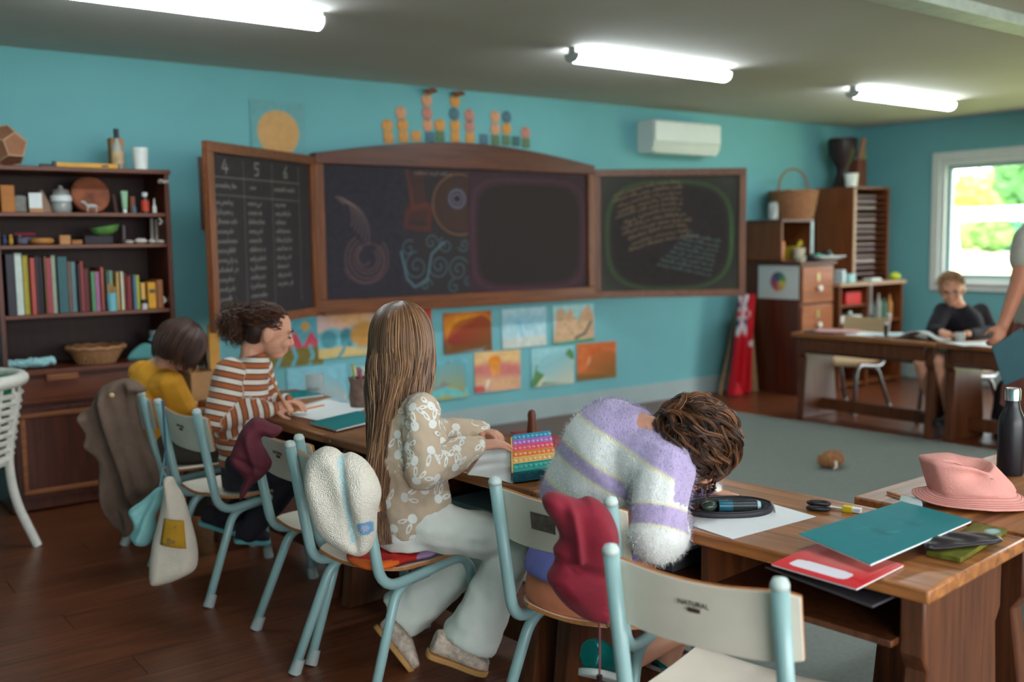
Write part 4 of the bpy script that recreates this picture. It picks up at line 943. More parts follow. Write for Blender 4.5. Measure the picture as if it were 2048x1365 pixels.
for k, px in enumerate((9, 22, 40)):
    mb = MB(); x = xb(px, 485, 5.55); mb.ell((x, 5.55, z+.02), (.012, .012, .02)); mb.ell((x, 5.55, z+.045), (.009, .009, .01)); mb.top('peg_doll', M('peg_%d' % k, [(58, 66, 96), (186, 142, 52), (96, 78, 84)][k], .6), 'little %s peg doll at the left of the middle shelf' % ('blue', 'yellow', 'grey')[k], 'figurine', 'peg dolls')
# --- ledge
z = .745
def weave_basket(c, r0, r1, h, label, mat, rings=7, handle=None, name='basket', oval=1.0):
    t = thing(name, label, 'basket', c)
    n = 28
    for k in range(rings):
        f_ = (k+.5)/rings; r = r0+(r1-r0)*f_; pts = [((r+.004*(1 if (i+k) % 2 else -1))*math.cos(2*math.pi*i/(2*n))*oval, (r+.004*(1 if (i+k) % 2 else -1))*math.sin(2*math.pi*i/(2*n)), h*f_) for i in range(2*n+1)]
        MB().tube(pts, h/rings*.56, 6, False).build('cane_ring', mat, t, 60)
    MB().lathe([(0, .001), (r0, .001), (r0, .01), (0, .01)], 24, Matrix.Scale(oval, 4, (1, 0, 0))).build('base', mat, t)
    pts = [(r1*1.04*math.cos(2*math.pi*i/40)*oval, r1*1.04*math.sin(2*math.pi*i/40), h+.004*math.sin(i*2.0)) for i in range(41)]; MB().tube(pts, .011, 8, False).build('rim', mat, t, 60)
    if handle:
        pts = [(r1*oval*math.cos(math.pi*i/20), 0, h+handle*math.sin(math.pi*i/20)**.8) for i in range(21)]; MB().tube(pts, .009, 8).build('handle', mat, t, 60)
    return t
cane = M('cane', (164, 116, 78), .7, .2, 40)
p = PY(193, 718, 5.62); weave_basket((p.x, 5.62, z), .085, .14, .085, 'low round cane basket on the bookcase ledge', cane, 6)
p = PY(62, 722, 5.52); mb = MB(); rb = random.Random(3)
for k in range(16): mb.ell((p.x-.1+.2*k/15, 5.53+.03*rb.random(), z+.028+.01*rb.random()), (.03, .025, .022), None, 10, 6)
v, f, n = blob(mb, .005, 1); v = wrinkle(v, n, .008, 45, 2); from_np(v, f, None, '').top('plastic_packet', M('pale_plastic_film', (150, 196, 200), .25, .25, 40), 'crumpled pale turquoise plastic packet on the ledge', 'packet', smooth=60)
lathe_thing('craft_bottle', 303, z, [(0, 0), (.03, 0), (.03, .10), (.02, .115), (.02, .12), (0, .12)], M('teal_glass', (110, 160, 164), .25), 'squat teal bottle with dark label on the ledge behind the yellow shirt', 'bottle', 5.66, parts=[('cap', [(0, .12), (.022, .12), (.022, .15), (0, .15)], M('grey_cap', (140, 146, 148), .4)), ('label', [(.0302, .06), (.0312, .06), (.0312, .095), (.0302, .095)], blk)])
mb = puff(spline([(-.09, 0), (.09, 0), (.08, .05), (0, .09), (-.07, .05)], 4), basis((1, 0, 0), (0, 0, 1), (0, -1, 0), (PY(290, 690, 5.58).x, 5.58, z)), .05, .03, .005); mb.top('teal_cloth', M('teal_cloth', (90, 150, 150), .85), 'small heap of teal cloth on the ledge', 'cloth')
# box and papers between the bookcase and the tables
a, b = PY(378, 748, 5.45), PY(428, 748, 5.45); t = thing('cardboard_carton', 'open brown cardboard carton against the board wall', 'box', ((a.x+b.x)/2, 5.55, .008)); w = b.x-a.x; h = a.z
for (x0, x1, y0, y1) in ((-w/2, w/2, -.13, -.126), (-w/2, w/2, .126, .13), (-w/2, -w/2+.004, -.126, .126), (w/2-.004, w/2, -.126, .126)): MB().bb(x0, x1, y0, y1, 0, h).build('panel', card, t)
MB().bb(-w/2, w/2, -.13, .13, 0, .004).build('base', card, t)
c = Canvas(20, 16, .21, .297, (110, 176, 184)); c.speck(.1); sheet('blue_sheet', 377, 690, .21, .297, c, 'plain turquoise sheet on the wall beside the carton', 'sheet', None)
MB().bb(0, .06, 0, .03, 0, .26).xf(Matrix.Translation(PY(421, 742, 5.5))).top('yellow_folder', M('ochre_folder', (206, 146, 60), .6), 'upright ochre folder standing in the carton', 'folder')
# ================================================================== furniture by the window corner
cab_w = WOOD('cabinet_wood', (66, 28, 14), (100, 48, 24), .35, 'Z', .6, .05, .5)
cab_o = WOOD('cabinet_drawer_wood', (140, 78, 44), (176, 104, 64), .3, 'X', .6, .05, .5)
shelf_w = WOOD('shelf_wood', (96, 48, 22), (130, 72, 36), .4, 'Z', .6)
brass = M('dull_brass', (186, 168, 120), .35, metal=.8); white_k = M('white_knob', (226, 222, 214), .3)
cA = thing('drawer_cabinet', 'tall dark wooden drawer cabinet with a colour wheel poster on its side', 'cabinet', (7.285, 5.57, 0))
MB().bb(7.05, 7.52, 5.285, 5.87, .008, 1.13).build('carcass', cab_w, cA, world=True, bev=.004)
MB().bb(7.03, 7.54, 5.255, 5.87, 1.13, 1.155).build('top_board', cab_w, cA, world=True, bev=.004)
for (z0, z1) in ((.80, 1.11), (.50, .78), (.12, .48)):
    d_ = MB().bb(7.07, 7.50, 5.265, 5.285, z0, z1).build('drawer', cab_o, cA, world=True, bev=.005)
    Mx = basis((1, 0, 0), (0, 0, 1), (0, -1, 0), (7.285, 5.265, (z0+z1)/2-.03))
    MB().lathe([(0, 0), (.012, 0), (.012, .012), (.024, .02), (.024, .03), (0, .036)], 16, Mx).build('knob', white_k, d_, 60, world=True)
    MB().prism(rrect(.035, .07, .008, 3), 0, .004, Mx @ Matrix.Translation((0, .095, 0))).build('label_plate', brass, d_, world=True)
# poster on the cabinet side
a, b = PX(1517, 531, 7.046), PX(1597, 600, 7.046); w, h = abs(b.y-a.y), a.z-b.z
cv = Canvas(60, 50, w, h, (206, 208, 206)); an = np.arctan2(cv.Y-h*.52, cv.X-w*.5); rr_ = np.hypot((cv.X-w*.5), (cv.Y-h*.52))
wheel = [(150, 52, 92), (196, 60, 60), (214, 140, 60), (206, 190, 70), (90, 150, 80), (48, 104, 110), (56, 60, 90), (110, 60, 120)]
for k, c_ in enumerate(wheel):
    m_ = ((np.floor((an+math.pi)/(2*math.pi)*8).astype(int) % 8) == k)*np.clip((h*.30-rr_)*200, 0, 1); cv.fill(m_, c_, .9)
t = thing('colour_wheel_poster', 'white poster with a painted colour wheel on the cabinet side', 'poster', (7.046, (a.y+b.y)/2, b.z))
link('paper', cv.mesh('paper', paint_m, WM[t.name].inverted() @ basis((0, -1, 0), (0, 0, 1), (-1, 0, 0), (7.046, a.y, b.z)), .001), t)
# cubby on the cabinet
cB = thing('cubby_box', 'open wooden cubby box standing on the drawer cabinet', 'box', (7.26, 5.66, 1.155)); x0, x1, y0, y1, z0, z1 = 7.04, 7.47, 5.47, 5.86, 1.155, 1.50
for (q, nm) in (((x0, x0+.02, y0, y1, z0, z1), 'side_panel'), ((x1-.02, x1, y0, y1, z0, z1), 'side_panel'), ((x0, x1, y1-.012, y1, z0, z1), 'back_panel'), ((x0-.01, x1+.01, y0-.01, y1, z1, z1+.02), 'top_board'), ((x0, x1, y0, y1, z0, z0+.015), 'base')): MB().bb(*q).build(nm, cab_w if nm != 'side_panel' else shelf_w, cB, world=True, bev=.002)
MB().bb(x1-.03, x1, y0-.012, y0, z0, z1).build('white_edge', M('white_strip', (176, 190, 192), .5), cB, world=True)
def at(px, py, Y, z): p = PY(px, py, Y); return (p.x, Y, z)
lathe_thing('paint_pot', 0, 0, [(0, 0), (.05, 0), (.055, .1), (.05, .1), (.046, .01), (0, .01)], M('cream_pot', (206, 196, 170), .5), 'cream pot inside the cubby box', 'pot', loc=at(1598, 500, 5.55, z0+.015))
lathe_thing('orange_pot', 0, 0, [(0, 0), (.03, 0), (.034, .16), (.03, .16), (.026, .01), (0, .01)], M('orange_pot', (196, 116, 48), .5), 'tall orange pot at the left inside the cubby box', 'pot', loc=(x0+.07, 5.53, z0+.015))
p = at(1603, 480, 5.6, z0+.13); mb = MB(); mb.tube([(p[0]-.09, 5.58, z0+.12), (p[0]-.03, 5.58, z0+.17), (p[0]+.03, 5.6, z0+.14), (p[0]+.07, 5.6, z0+.06)], [.012, .026, .024, .01], 10); mb.bb(p[0]-.10, p[0]+.02, 5.62, 5.70, z0+.015, z0+.13); mb.top('yellow_duster', M('yellow_cloth', (196, 176, 52), .8, .2), 'bright yellow duster draped inside the cubby box', 'duster')
p = PY(1590, 440, 5.64); weave_basket((p.x-.03, 5.64, z1+.02), .16, .205, .25, 'tall round wicker basket with a hoop handle on the cubby box', M('wicker', (140, 92, 60), .75, .2, 30), 9, .20)
lathe_thing('glass_jar', 0, 0, [(0, 0), (.04, 0), (.045, .12), (.035, .15), (.032, .15), (.04, .12), (.036, .01), (0, .01)], clear, 'dusty glass jar left of the wicker basket', 'jar', loc=(7.09, 5.60, z1+.02))
# things on the cabinet top
zc = 1.155
t = thing('white_tray', 'shallow white tray overhanging the drawer cabinet', 'tray', (7.45, 5.33, zc)); MB().slab(lambda u, v: Vector(((u-.5)*.36, (v-.5)*.2, .012+.03*max(abs(u-.5)*2, abs(v-.5)*2)**4)), 12, 8, .006).build('tray', M('white_tray', (216, 222, 226), .4), t, 40)
for k, (dx, r, h, c_, nm) in enumerate(((-.10, .035, .05, (60, 150, 130), 'green'), (-.02, .04, .035, (90, 170, 160), 'mint'), (.06, .03, .08, (46, 40, 44), 'black'), (.11, .03, .045, (120, 190, 150), 'pale green'))):
    lathe_thing('paint_tub', 0, 0, [(0, 0), (r, 0), (r*1.08, h), (r, h), (r*.95, .006), (0, .006)], M('tub_'+nm.replace(' ', '_'), c_, .5), '%s paint tub standing in the white tray' % nm, 'tub', loc=(7.45+dx, 5.34+.02*(k % 2), zc+.016), group='paint tubs')
mb = MB(); mb.ell((7.30, 5.34, zc+.03), (.07, .05, .03)); v, f, n = blob(mb, .006, 2); v = wrinkle(v, n, .012, 25, 4); from_np(v, f, None, '').top('dark_rag', M('dark_rag', (40, 34, 38), .9), 'crumpled black rag beside the paint tubs', 'rag', smooth=180)
lathe_thing('cream_bowl', 0, 0, [(0, 0), (.03, 0), (.05, .04), (.046, .04), (.028, .006), (0, .006)], M('cream_pot', (206, 196, 170), .5), 'small cream bowl at the left of the cabinet top', 'bowl', loc=(7.12, 5.33, zc))
# tall pigeon-hole unit standing on the low unit
lu_z = .955
cL = thing('low_shelf_unit', 'low wooden shelf unit with pale top under the pigeon-holes', 'shelf unit', (8.05, 5.55, 0)); x0, x1, y0, y1 = 7.56, 8.55, 5.24, 5.87
MB().bb(x0-.02, x1+.02, y0-.02, y1, lu_z-.03, lu_z).build('top_board', WOOD('pale_worn_top', (168, 130, 100), (196, 160, 130), .4, 'X'), cL, world=True, bev=.004)
for xa in (x0, 7.98, x1-.025): MB().bb(xa, xa+.025, y0, y1, .008, lu_z-.03).build('upright', shelf_w, cL, world=True, bev=.002)
MB().bb(x0, x1, y1-.012, y1, .008, lu_z-.03).build('back_panel', cab_w, cL, world=True)
for z_ in (.05, .42, .60, .76): MB().bb(x0+.025, 7.98, y0+.01, y1-.012, z_-.018, z_).build('shelf', shelf_w, cL, world=True)
for z_ in (.05, .36, .60): MB().bb(8.005, x1-.025, y0+.01, y1-.012, z_-.018, z_).build('shelf', shelf_w, cL, world=True)
MB().bb(7.70, 7.93, 5.27, 5.45, .76, .87).top('red_box', M('red_box', (196, 44, 40), .5), 'bright red box on the low shelf unit', 'box', bev=.004)
MB().bb(7.62, 7.94, 5.27, 5.5, .60, .66).top('paper_stack', M('paper_white', (206, 208, 206), .8), 'stack of white paper under the red box', 'paper stack', bev=.003)
MB().bb(7.59, 7.63, 5.26, 5.5, .42, .585).top('black_binder', blk, 'black ring binder at the left of the low shelf unit', 'binder', bev=.003)
for k, (x, h, c_, nm) in enumerate(((8.06, .2, (96, 104, 104), 'grey'), (8.14, .17, (70, 84, 80), 'dark'), (8.24, .24, (150, 150, 140), 'pale'), (8.33, .19, (60, 110, 90), 'green'), (8.42, .22, (176, 120, 60), 'amber'))):
    lathe_thing('glue_bottle', 0, 0, [(0, 0), (.03, 0), (.03, h*.65), (.012, h*.82), (.01, h), (0, h)], M('bt_'+nm, c_, .3), '%s bottle in the row on the low shelf unit' % nm, 'bottle', loc=(x, 5.30, .60), group='bottles on the low shelf unit')
t = thing('bead_string', 'string of pale beads hanging from the low shelf unit', 'beads', (7.992, 5.215, .62))
for k in range(9): MB().ell((0, 0, .30-.03*k), (.011, .011, .012), None, 10, 6).build('bead', M('pearl', (186, 182, 176), .3), t, 180)
MB().tube([(0, 0, .04), (0, 0, .335)], .002, 5).build('thread', lab_w, t)
for k, (px, w, h, c_, nm) in enumerate(((1700, .10, .08, (150, 190, 190), 'pale turquoise'), (1748, .16, .03, (196, 206, 200), 'flat white'), (1683, .05, .12, (190, 206, 210), 'tall white'))):
    p = PY(px, 560, 5.27); MB().bb(p.x-w/2, p.x+w/2, 5.24, 5.34, lu_z, lu_z+h).top('craft_tub', M('ct_'+nm.replace(' ', '_'), c_, .5), '%s tub on the front edge of the low shelf unit' % nm, 'tub', 'craft tubs', bev=.01)
mb = MB(); mb.ell((8.50, 5.3, lu_z+.035), (.07, .05, .035)); v, f, n = blob(mb, .006, 2); v = wrinkle(v, n, .006, 25, 4); from_np(v, f, None, '').top('lime_ball', M('lime_green', (176, 190, 40), .7), 'lime green ball of wool at the end of the low shelf unit', 'wool', smooth=180)
cT = thing('pigeon_hole_unit', 'tall wooden pigeon-hole unit full of paper in the window corner', 'shelf unit', (8.29, 5.64, lu_z)); x0, x1, y0, y1, z0, z1 = 8.0, 8.575, 5.42, 5.83, lu_z, 1.80
for xa in (x0, x1-.02): MB().bb(xa, xa+.02, y0, y1, z0, z1).build('side_panel', shelf_w, cT, world=True, bev=.002)
MB().bb(x0, x1, y1-.012, y1, z0, z1).build('back_panel', cab_w, cT, world=True); MB().bb(x0-.005, x1+.005, y0-.005, y1, z1, z1+.02).build('top_board', shelf_w, cT, world=True, bev=.002)
MB().bb(x0-.002, x0+.03, y0-.012, y0, z0, z1).build('front_edge', M('pale_edge', (176, 140, 112), .5), cT, world=True)
for k in range(14):
    zz = z0+.06+k*.055
    MB().bb(x0+.02, x1-.02, y0+.01, y1-.012, zz-.006, zz).build('shelf', cab_w, cT, world=True)
    h = .012+.022*((k*7) % 5)/5; MB().bb(x0+.05, x0+.38+.06*((k*3) % 3)/3, y0+.02, y1-.03, zz, zz+h).top('paper_sheaf', M('sheaf_%d' % (k % 3), [(120, 104, 104), (96, 84, 86), (150, 136, 132)][k % 3], .8), 'sheaf of paper in pigeon-hole number %s from the bottom' % ordn[k] if k < 12 else 'sheaf of paper in the %s pigeon-hole' % ('second highest' if k == 12 else 'highest'), 'paper', 'paper sheaves in the pigeon-holes')
# on top
zt2 = 1.82
lathe_thing('goblet_drum', 0, 0, [(0, 0), (.10, 0), (.09, .02), (.055, .14), (.06, .19), (.125, .30), (.135, .44), (.13, .455), (0, .455)], M('dark_drum', (44, 24, 26), .5), 'dark goblet drum on the pigeon-hole unit', 'drum', loc=(8.17, 5.66, zt2), parts=[('skin', [(0, .456), (.12, .456), (.12, .46), (0, .46)], M('drum_skin', (120, 96, 84), .6)), ('hoop', [(.13, .40), (.139, .40), (.139, .415), (.13, .415)], blk)])
lathe_thing('white_pot', 0, 0, [(0, 0), (.05, 0), (.062, .12), (.056, .12), (.045, .008), (0, .008)], M('white_cup', (226, 228, 224), .4), 'white pot beside the goblet drum', 'pot', loc=at(1662, 375, 5.66, zt2) if PY(1662, 375, 5.66).x > 8.0 else (8.05, 5.48, zt2))
MB().bb(8.33, 8.47, 5.6, 5.72, zt2, zt2+.27).top('wooden_case', M('reddish_case', (110, 58, 44), .6), 'upright reddish wooden case beside the goblet drum', 'case', bev=.006)
mb = MB(); Mx = Matrix.Translation((8.44, 5.66, zt2+.27)) @ Matrix.Rotation(R(18), 4, 'Y'); mb.prism(rrect(.07, .22, .02, 3, 0, .11), -.015, .015, Mx @ basis((1, 0, 0), (0, 0, 1), (0, -1, 0))); mb.top('wooden_paddle', M('paddle_wood', (160, 118, 98), .6), 'pale wooden paddle leaning on the reddish case', 'paddle', bev=.006)
t = thing('ribbon_pole', 'thin black pole with a yellow-green tip in the window corner', 'pole', (8.62, 5.72, .008)); MB().tube([(0, 0, 0), (.01, .02, 2.12)], .013, 8).build('pole', blk, t); MB().tube([(.01, .02, 2.10), (.011, .021, 2.25)], .018, 8).build('tip', M('lime_tip', (150, 160, 40), .6), t)
# flag and roll leaning by the wing
fx0, fx1 = PY(1452, 780, 5.72).x, PY(1500, 780, 5.72).x; fw_, fh_ = .52, .86
cv = Canvas(44, 70, fw_, fh_, (196, 20, 36))
cv.fill(((cv.X < fw_*.48) & (cv.Y > fh_*.62)).astype(float), (44, 44, 84))
for (q, wd) in (([(0, fh_), (fw_*.48, fh_*.62)], .028), ([(0, fh_*.62), (fw_*.48, fh_)], .028)): cv.line(q, wd, (220, 216, 220))
for (q, wd) in (([(fw_*.24, fh_), (fw_*.24, fh_*.62)], .05), ([(0, fh_*.81), (fw_*.48, fh_*.81)], .05)): cv.line(q, wd, (220, 216, 220))
for (q, wd) in (([(fw_*.24, fh_), (fw_*.24, fh_*.62)], .028), ([(0, fh_*.81), (fw_*.48, fh_*.81)], .028)): cv.line(q, wd, (186, 24, 40))
for (sx, sy) in ((.75, .8), (.88, .5)): cv.blobs(fw_*sx, fh_*sy, .028, .028, (226, 214, 216))
fl_ = thing('flag', 'red flag with a blue cross corner and white stars hanging in folds', 'flag', (6.82, 5.70, .008))
MB().tube([(-.22, .06, .0), (.10, .10, .98)], .012, 8).build('pole', WOOD('pole_wood', (150, 110, 70), (180, 136, 90), .5, 'Z'), fl_)
def drape(x, y): return .06*math.sin(x*30+y*1.5)*(.3+.7*(1-y/fh_))+.02*math.sin(x*55)
me = cv.mesh('cloth', PAINT('flag_cloth', .7), Matrix.Translation((-.22, -.02, .01)) @ Matrix(((.46, .14, 0, 0), (0, .0, -1, 0), (0, 1, 0, 0), (0, 0, 0, 1))), .002, drape)
link('cloth', me, fl_)
MB().tube([PZ(1508, 784, .008), PY(1492, 600, 5.80)], .04, 14).top('paper_roll', M('kraft_roll', (176, 138, 98), .7), 'long pale brown paper roll leaning beside the flag', 'paper roll')

# ================================================================== far tables: chairs and things
steel_t = M('brushed_steel_tube', (130, 130, 134), .3, metal=.7)
ply2 = M('pale_ply', (196, 166, 128), .5, .06, 9)
p = PX(1738, 640, 7.04)
fc1 = make_chair('plywood chair with steel legs pushed under the far table, nobody on it', (7.04-.225, p.y, 0), R(180), steel_t, ply2, False)
fc2 = make_chair('plywood chair with steel legs under the boy in black', (7.06-.225, 3.72, 0), R(180), steel_t, ply2, False)
def quad(px4, z, t, nu=1, nv=1, curl=None):
    """flat sheet with four photo corners lying at height z"""
    P = [PZ(a, b, z) for a, b in px4]
    return MB().slab(lambda u, v: (P[0]*(1-u)+P[1]*u)*(1-v)+(P[3]*(1-u)+P[2]*u)*v+Vector((0, 0, (curl(u, v) if curl else 0))), nu, nv, t)
wp = M('white_paper', (224, 228, 228), .8, .02)
FZ = TZ
def on_far(x, y): return Vector((x, y, FZ))
def rect_sheet(name, x, y, w, d, a, mat, label, cat, z=FZ, t=.002, group=None):
    return MB().box((0, 0, 0), (w, d, t)).xf(Matrix.Translation((x, y, z+t/2)) @ Matrix.Rotation(R(a), 4, 'Z')).top(name, mat, label, cat, group, bev=0)
rect_sheet('dark_folder', 6.32, 4.48, .3, .24, 10, M('charcoal_folder', (60, 58, 66), .5), 'charcoal folder at the left end of the far table', 'folder', t=.012)
rect_sheet('pink_sheet', 6.33, 4.40, .22, .3, 25, M('pink_paper', (206, 150, 150), .8), 'pink sheet on the charcoal folder', 'paper', z=FZ+.012)
rect_sheet('drawing_sheet', 6.36, 4.18, .3, .21, 8, wp, 'white sheet in the middle of the far table', 'paper', group='sheets on the far table')
rect_sheet('drawing_sheet', 6.42, 4.02, .3, .21, -20, M('bluish_paper', (186, 206, 210), .8), 'bluish sheet beside the black marker', 'paper', z=FZ+.003, group='sheets on the far table')
p = PZ(1772, 663, FZ); t = thing('marker', 'thick black marker with white cap standing on the far table', 'marker', (6.28, PX(1772, 660, 6.28).y, FZ)); MB().lathe([(0, 0), (.014, 0), (.014, .085), (0, .085)], 12).build('barrel', blk, t); MB().lathe([(0, .085), (.011, .085), (.011, .105), (0, .105)], 12).build('cap', lab_w, t)
mb = MB(); y_ = PX(1848, 668, 6.30).y; mb.slab(lambda u, v: Vector((6.22+v*.24, y_+.19-u*.36, FZ+.004+.055*math.sin(math.pi*u)**1.5*(1-.3*v))), 14, 4, .004); mb.top('open_book', wp, 'open white book lying before the boy in black', 'book')
rect_sheet('white_sheet', 6.26, 3.32, .22, .3, 60, wp, 'white sheet at the right end beside the standing adult', 'paper')
rect_sheet('black_case', 6.40, 3.60, .08, .2, 15, blk, 'flat black pencil case beside the boy in black', 'case', t=.03)
lathe_thing('clear_beaker', 0, 0, [(0, 0), (.03, 0), (.034, .06), (.031, .06), (.027, .004), (0, .004)], clear, 'small clear beaker on the far table', 'beaker', loc=(6.33, 3.46, FZ))
# school bag under the far table
mb = puff(spline([(-.17, 0), (.17, 0), (.19, .2), (.15, .36), (0, .42), (-.15, .36), (-.19, .2)], 5), basis((0, -1, 0), (0, 0, 1), (-1, 0, 0), (6.72, 3.22, .01)), .2, .08, .012); mb.top('school_bag', M('black_nylon', (26, 22, 28), .7), 'black school bag standing under the far table', 'bag', smooth=180)
# soft toy on the mat
p = PZ(1664, 935, .018); t = thing('plush_toy', 'small round brown plush toy with a white tail on the mat', 'toy', (p.x, p.y, .018)); mb = MB(); mb.ell((0, 0, .05), (.085, .06, .05)); mb.ell((-.05, .02, .045), (.04, .04, .04)); v, f, n = blob(mb, .006, 3); v = wrinkle(v, n, .008, 40, 1); from_np(v, f, None, '').build('body', M('brown_plush', (150, 104, 66), .95, .2, 30, .5, 200), t, 180)
d_ = Vector((RIGHT.x, RIGHT.y, 0)); nrm = -Vector((FWD.x, FWD.y, 0)).normalized()
q = nrm*.06+Vector((0, 0, .05)); MB().tube([q, q+nrm*.015+Vector((0, 0, -.03)), q+nrm*.025-d_*.02+Vector((0, 0, -.043))], [.010, .010, .005], 8).build('tail', M('white_plush', (206, 190, 180), .9), t, 180)
# ================================================================== things on the near tables
def para(px3, z):
    """origin, u, v of a parallelogram from three photo corners (o, o+u, o+v) at height z"""
    o, a, b = [PZ(x, y, z) for x, y in px3]; return o, a-o, b-o
def print_sheet(px3, z, t, cv_fn, nx, ny, mat, curl=None):
    o, u, v = para(px3, z); w, h = u.length, v.length; cv = Canvas(nx, ny, w, h, (255, 255, 255)); cv_fn(cv, w, h)
    return cv, Matrix(((u.x/w, v.x/h, 0, o.x), (u.y/w, v.y/h, 0, o.y), (u.z/w, v.z/h, 1, o.z), (0, 0, 0, 1)))
def booklet(name, px3, z, t, cv_fn, label, cat, lift=None, nx=60, ny=60, pages=True):
    """soft exercise book: printed cover over white pages"""
    cv, Mx = print_sheet(px3, z+t, t, cv_fn, nx, ny, None)
    o, u, v = para(px3, z); c = o+(u+v)/2; th = thing(name, label, cat, (c.x, c.y, z)); inv = WM[th.name].inverted()
    cur = (lambda x, y: lift(x/cv.w, y/cv.h)) if lift else None
    link('cover', cv.mesh('cover', PAINT('glossy_cover', .55, spec=.2), inv @ Mx, .0012 if pages else t*.9, cur), th)
    if pages:
        o, u1, v1 = para(px3, z+t); o = o-Vector((0, 0, t)); mb = MB(); L = lift or (lambda a, b: 0)
        mb.slab(lambda a, b: o+u1*(.006+.988*a)+v1*(.012+.976*b)+Vector((0, 0, t*.42+L(a, b))), 12, 6, t*.7); mb.build('page_block', wp, th, 40, world=True)
    return th
# sheets of white paper in front of the child in the lilac jumper
quad([(1465, 1079), (1632, 1034), (1490, 993), (1322, 1032)], TZ+.0015, .0012).top('paper_sheet', wp, 'white paper sheet under the black pencil case', 'paper', 'loose white sheets on the nearest table')
quad([(1395, 1018), (1506, 1003), (1398, 968), (1300, 978)], TZ+.004, .0015, 14, 6, lambda u, v: .010*math.sin(u*math.pi)**2*(v)+.003).top('open_notebook_page', wp, 'curved open page beside the curly hair', 'paper', 'loose white sheets on the nearest table')
# black pencil case, open along its zip
pa, pb = PZ(1366, 1030, TZ), PZ(1545, 1026, TZ); ax = (pb-pa); L_ = ax.length; ax.normalize(); sd = Vector((0, 0, 1)).cross(ax); pc = (pa+pb)/2
pcM = basis(ax, sd, (0, 0, 1), pc+Vector((0, 0, .003)))
t = thing('pencil_case', 'open black zip pencil case full of pens on the white sheet', 'pencil case', pc+Vector((0, 0, .003)))
felt = M('black_mesh_cloth', (40, 40, 46), .6, .2, 90)
mb = MB(); hx, hy = L_*.5, .052
def pcs(u, v):
    a = u*2*math.pi; k = [0, .75, 1.0, 1.03, .97, .86, .80][int(v*6+.001)]; z = [0.002, 0, .006, .014, .020, .019, .008][int(v*6+.001)]
    x, y = math.cos(a), math.sin(a); x = math.copysign(abs(x)**.8, x); return pcM @ Vector((hx*k*x, hy*k*y*(1-.35*abs(x)**3), z+.008*math.sin(a)))
mb.slab(pcs, 40, 6, .002); mb.build('pouch', felt, t, 60, world=True)
MB().tube([pcM @ Vector((hx*.97*math.copysign(abs(math.cos(a))**.8, math.cos(a)), hy*.97*math.sin(a)*(1-.35*abs(math.cos(a))**2.4), .021+.008*math.sin(a))) for a in [k*2*math.pi/40 for k in range(41)]], .0028, 6, False).build('zip_edge', blk, t, 60, world=True)
MB().tube([pcM @ Vector((-hx*.75, .012, .012)), pcM @ Vector((hx*.62, .010, .014))], .0035, 8).build('red_pen', M('red_pen', (150, 40, 30), .4), t, world=True)
g = MB().tube([pcM @ Vector((-hx*.2, -.006, .020)), pcM @ Vector((hx*.62, -.010, .020))], .014, 14).build('glue_stick', M('dark_glue_tube', (34, 40, 44), .35), t, 40, world=True)
MB().tube([pcM @ Vector((-hx*.22, -.006, .020)), pcM @ Vector((hx*.08, -.0077, .020))], .0145, 14).build('teal_band', M('teal_band', (20, 90, 110), .3), g, 40, world=True)
MB().tube([pcM @ Vector((hx*.62, -.010, .020)), pcM @ Vector((hx*.70, -.0105, .020))], [.0135, .010], 14).build('grey_cap', M('pale_cap', (140, 166, 170), .4), g, 40, world=True)
mb = MB(); mb.ell(pcM @ Vector((-hx*.45, -.014, .022)), (.024, .018, .013), None, 12, 8); mb.build('sharpener', M('smoky_green', (52, 66, 56), .2), t, 180, world=True)
MB().tube([pcM @ Vector((hx*.90, -.02, .034)), pcM @ Vector((hx*.93, -.038, .022)), pcM @ Vector((hx*.93, -.046, .010))], .003, 6).build('zip_pull', M('steel', (190, 190, 188), .3, metal=1), t, world=True)
# little black pen cap standing
p = PZ(1431, 977, TZ); MB().lathe([(0, 0), (.006, 0), (.006, .016), (.004, .018), (0, .018)], 12, Matrix.Translation(p)).top('pen_cap', blk, 'tiny black pen cap standing beside the open page', 'pen cap')
# scissors
h0, h1, tip = PZ(1616, 1019, TZ), PZ(1660, 1018, TZ), PZ(1716, 1026, TZ); d_ = (tip-h0).normalized(); n_ = Vector((0, 0, 1)).cross(d_)
t = thing('scissors', 'black-handled scissors beside the eraser', 'scissors', (h1.x, h1.y, TZ))
for s in (1, -1):
    c_ = h0+d_*.026+n_*(.012*s)+Vector((0, 0, .007+.008*(s > 0)))
    MB().tube([c_+d_*(.026*math.cos(a))+n_*(.011*math.sin(a)) for a in [k*math.pi/10 for k in range(21)]], .0052, 8, False).build('handle', blk, t, 60, world=True)
    e_ = tip-n_*(.004*s)+Vector((0, 0, .003)); b_ = h1+n_*(.005*s)+Vector((0, 0, .005)); MB().add([b_+n_*.006*s, b_-n_*.005*s, e_, b_+n_*.006*s+Vector((0, 0, .002)), b_-n_*.005*s+Vector((0, 0, .002)), e_+Vector((0, 0, .001))], [(0, 1, 2), (5, 4, 3), (0, 3, 4, 1), (1, 4, 5, 2), (2, 5, 3, 0)]).build('blade', MATS['steel'], t, 0, world=True)
# eraser
a, b = PZ(1684, 1024, TZ), PZ(1717, 1029, TZ); ex = (b-a); el_ = ex.length*1.1; ex.normalize(); ey = Vector((0, 0, 1)).cross(ex); eM = basis(ex, ey, (0, 0, 1), a+ey*.008)
t = thing('eraser', 'small white eraser in a yellow sleeve', 'eraser', a); MB().box((el_/2, .0, .0075), (el_, .018, .013)).xf(eM).build('rubber', wp, t, world=True, bev=.002); MB().box((el_*.27, 0, .0075), (el_*.54, .0195, .0145)).xf(eM).build('sleeve', M('yellow_sleeve', (214, 190, 30), .5), t, world=True, bev=.001)
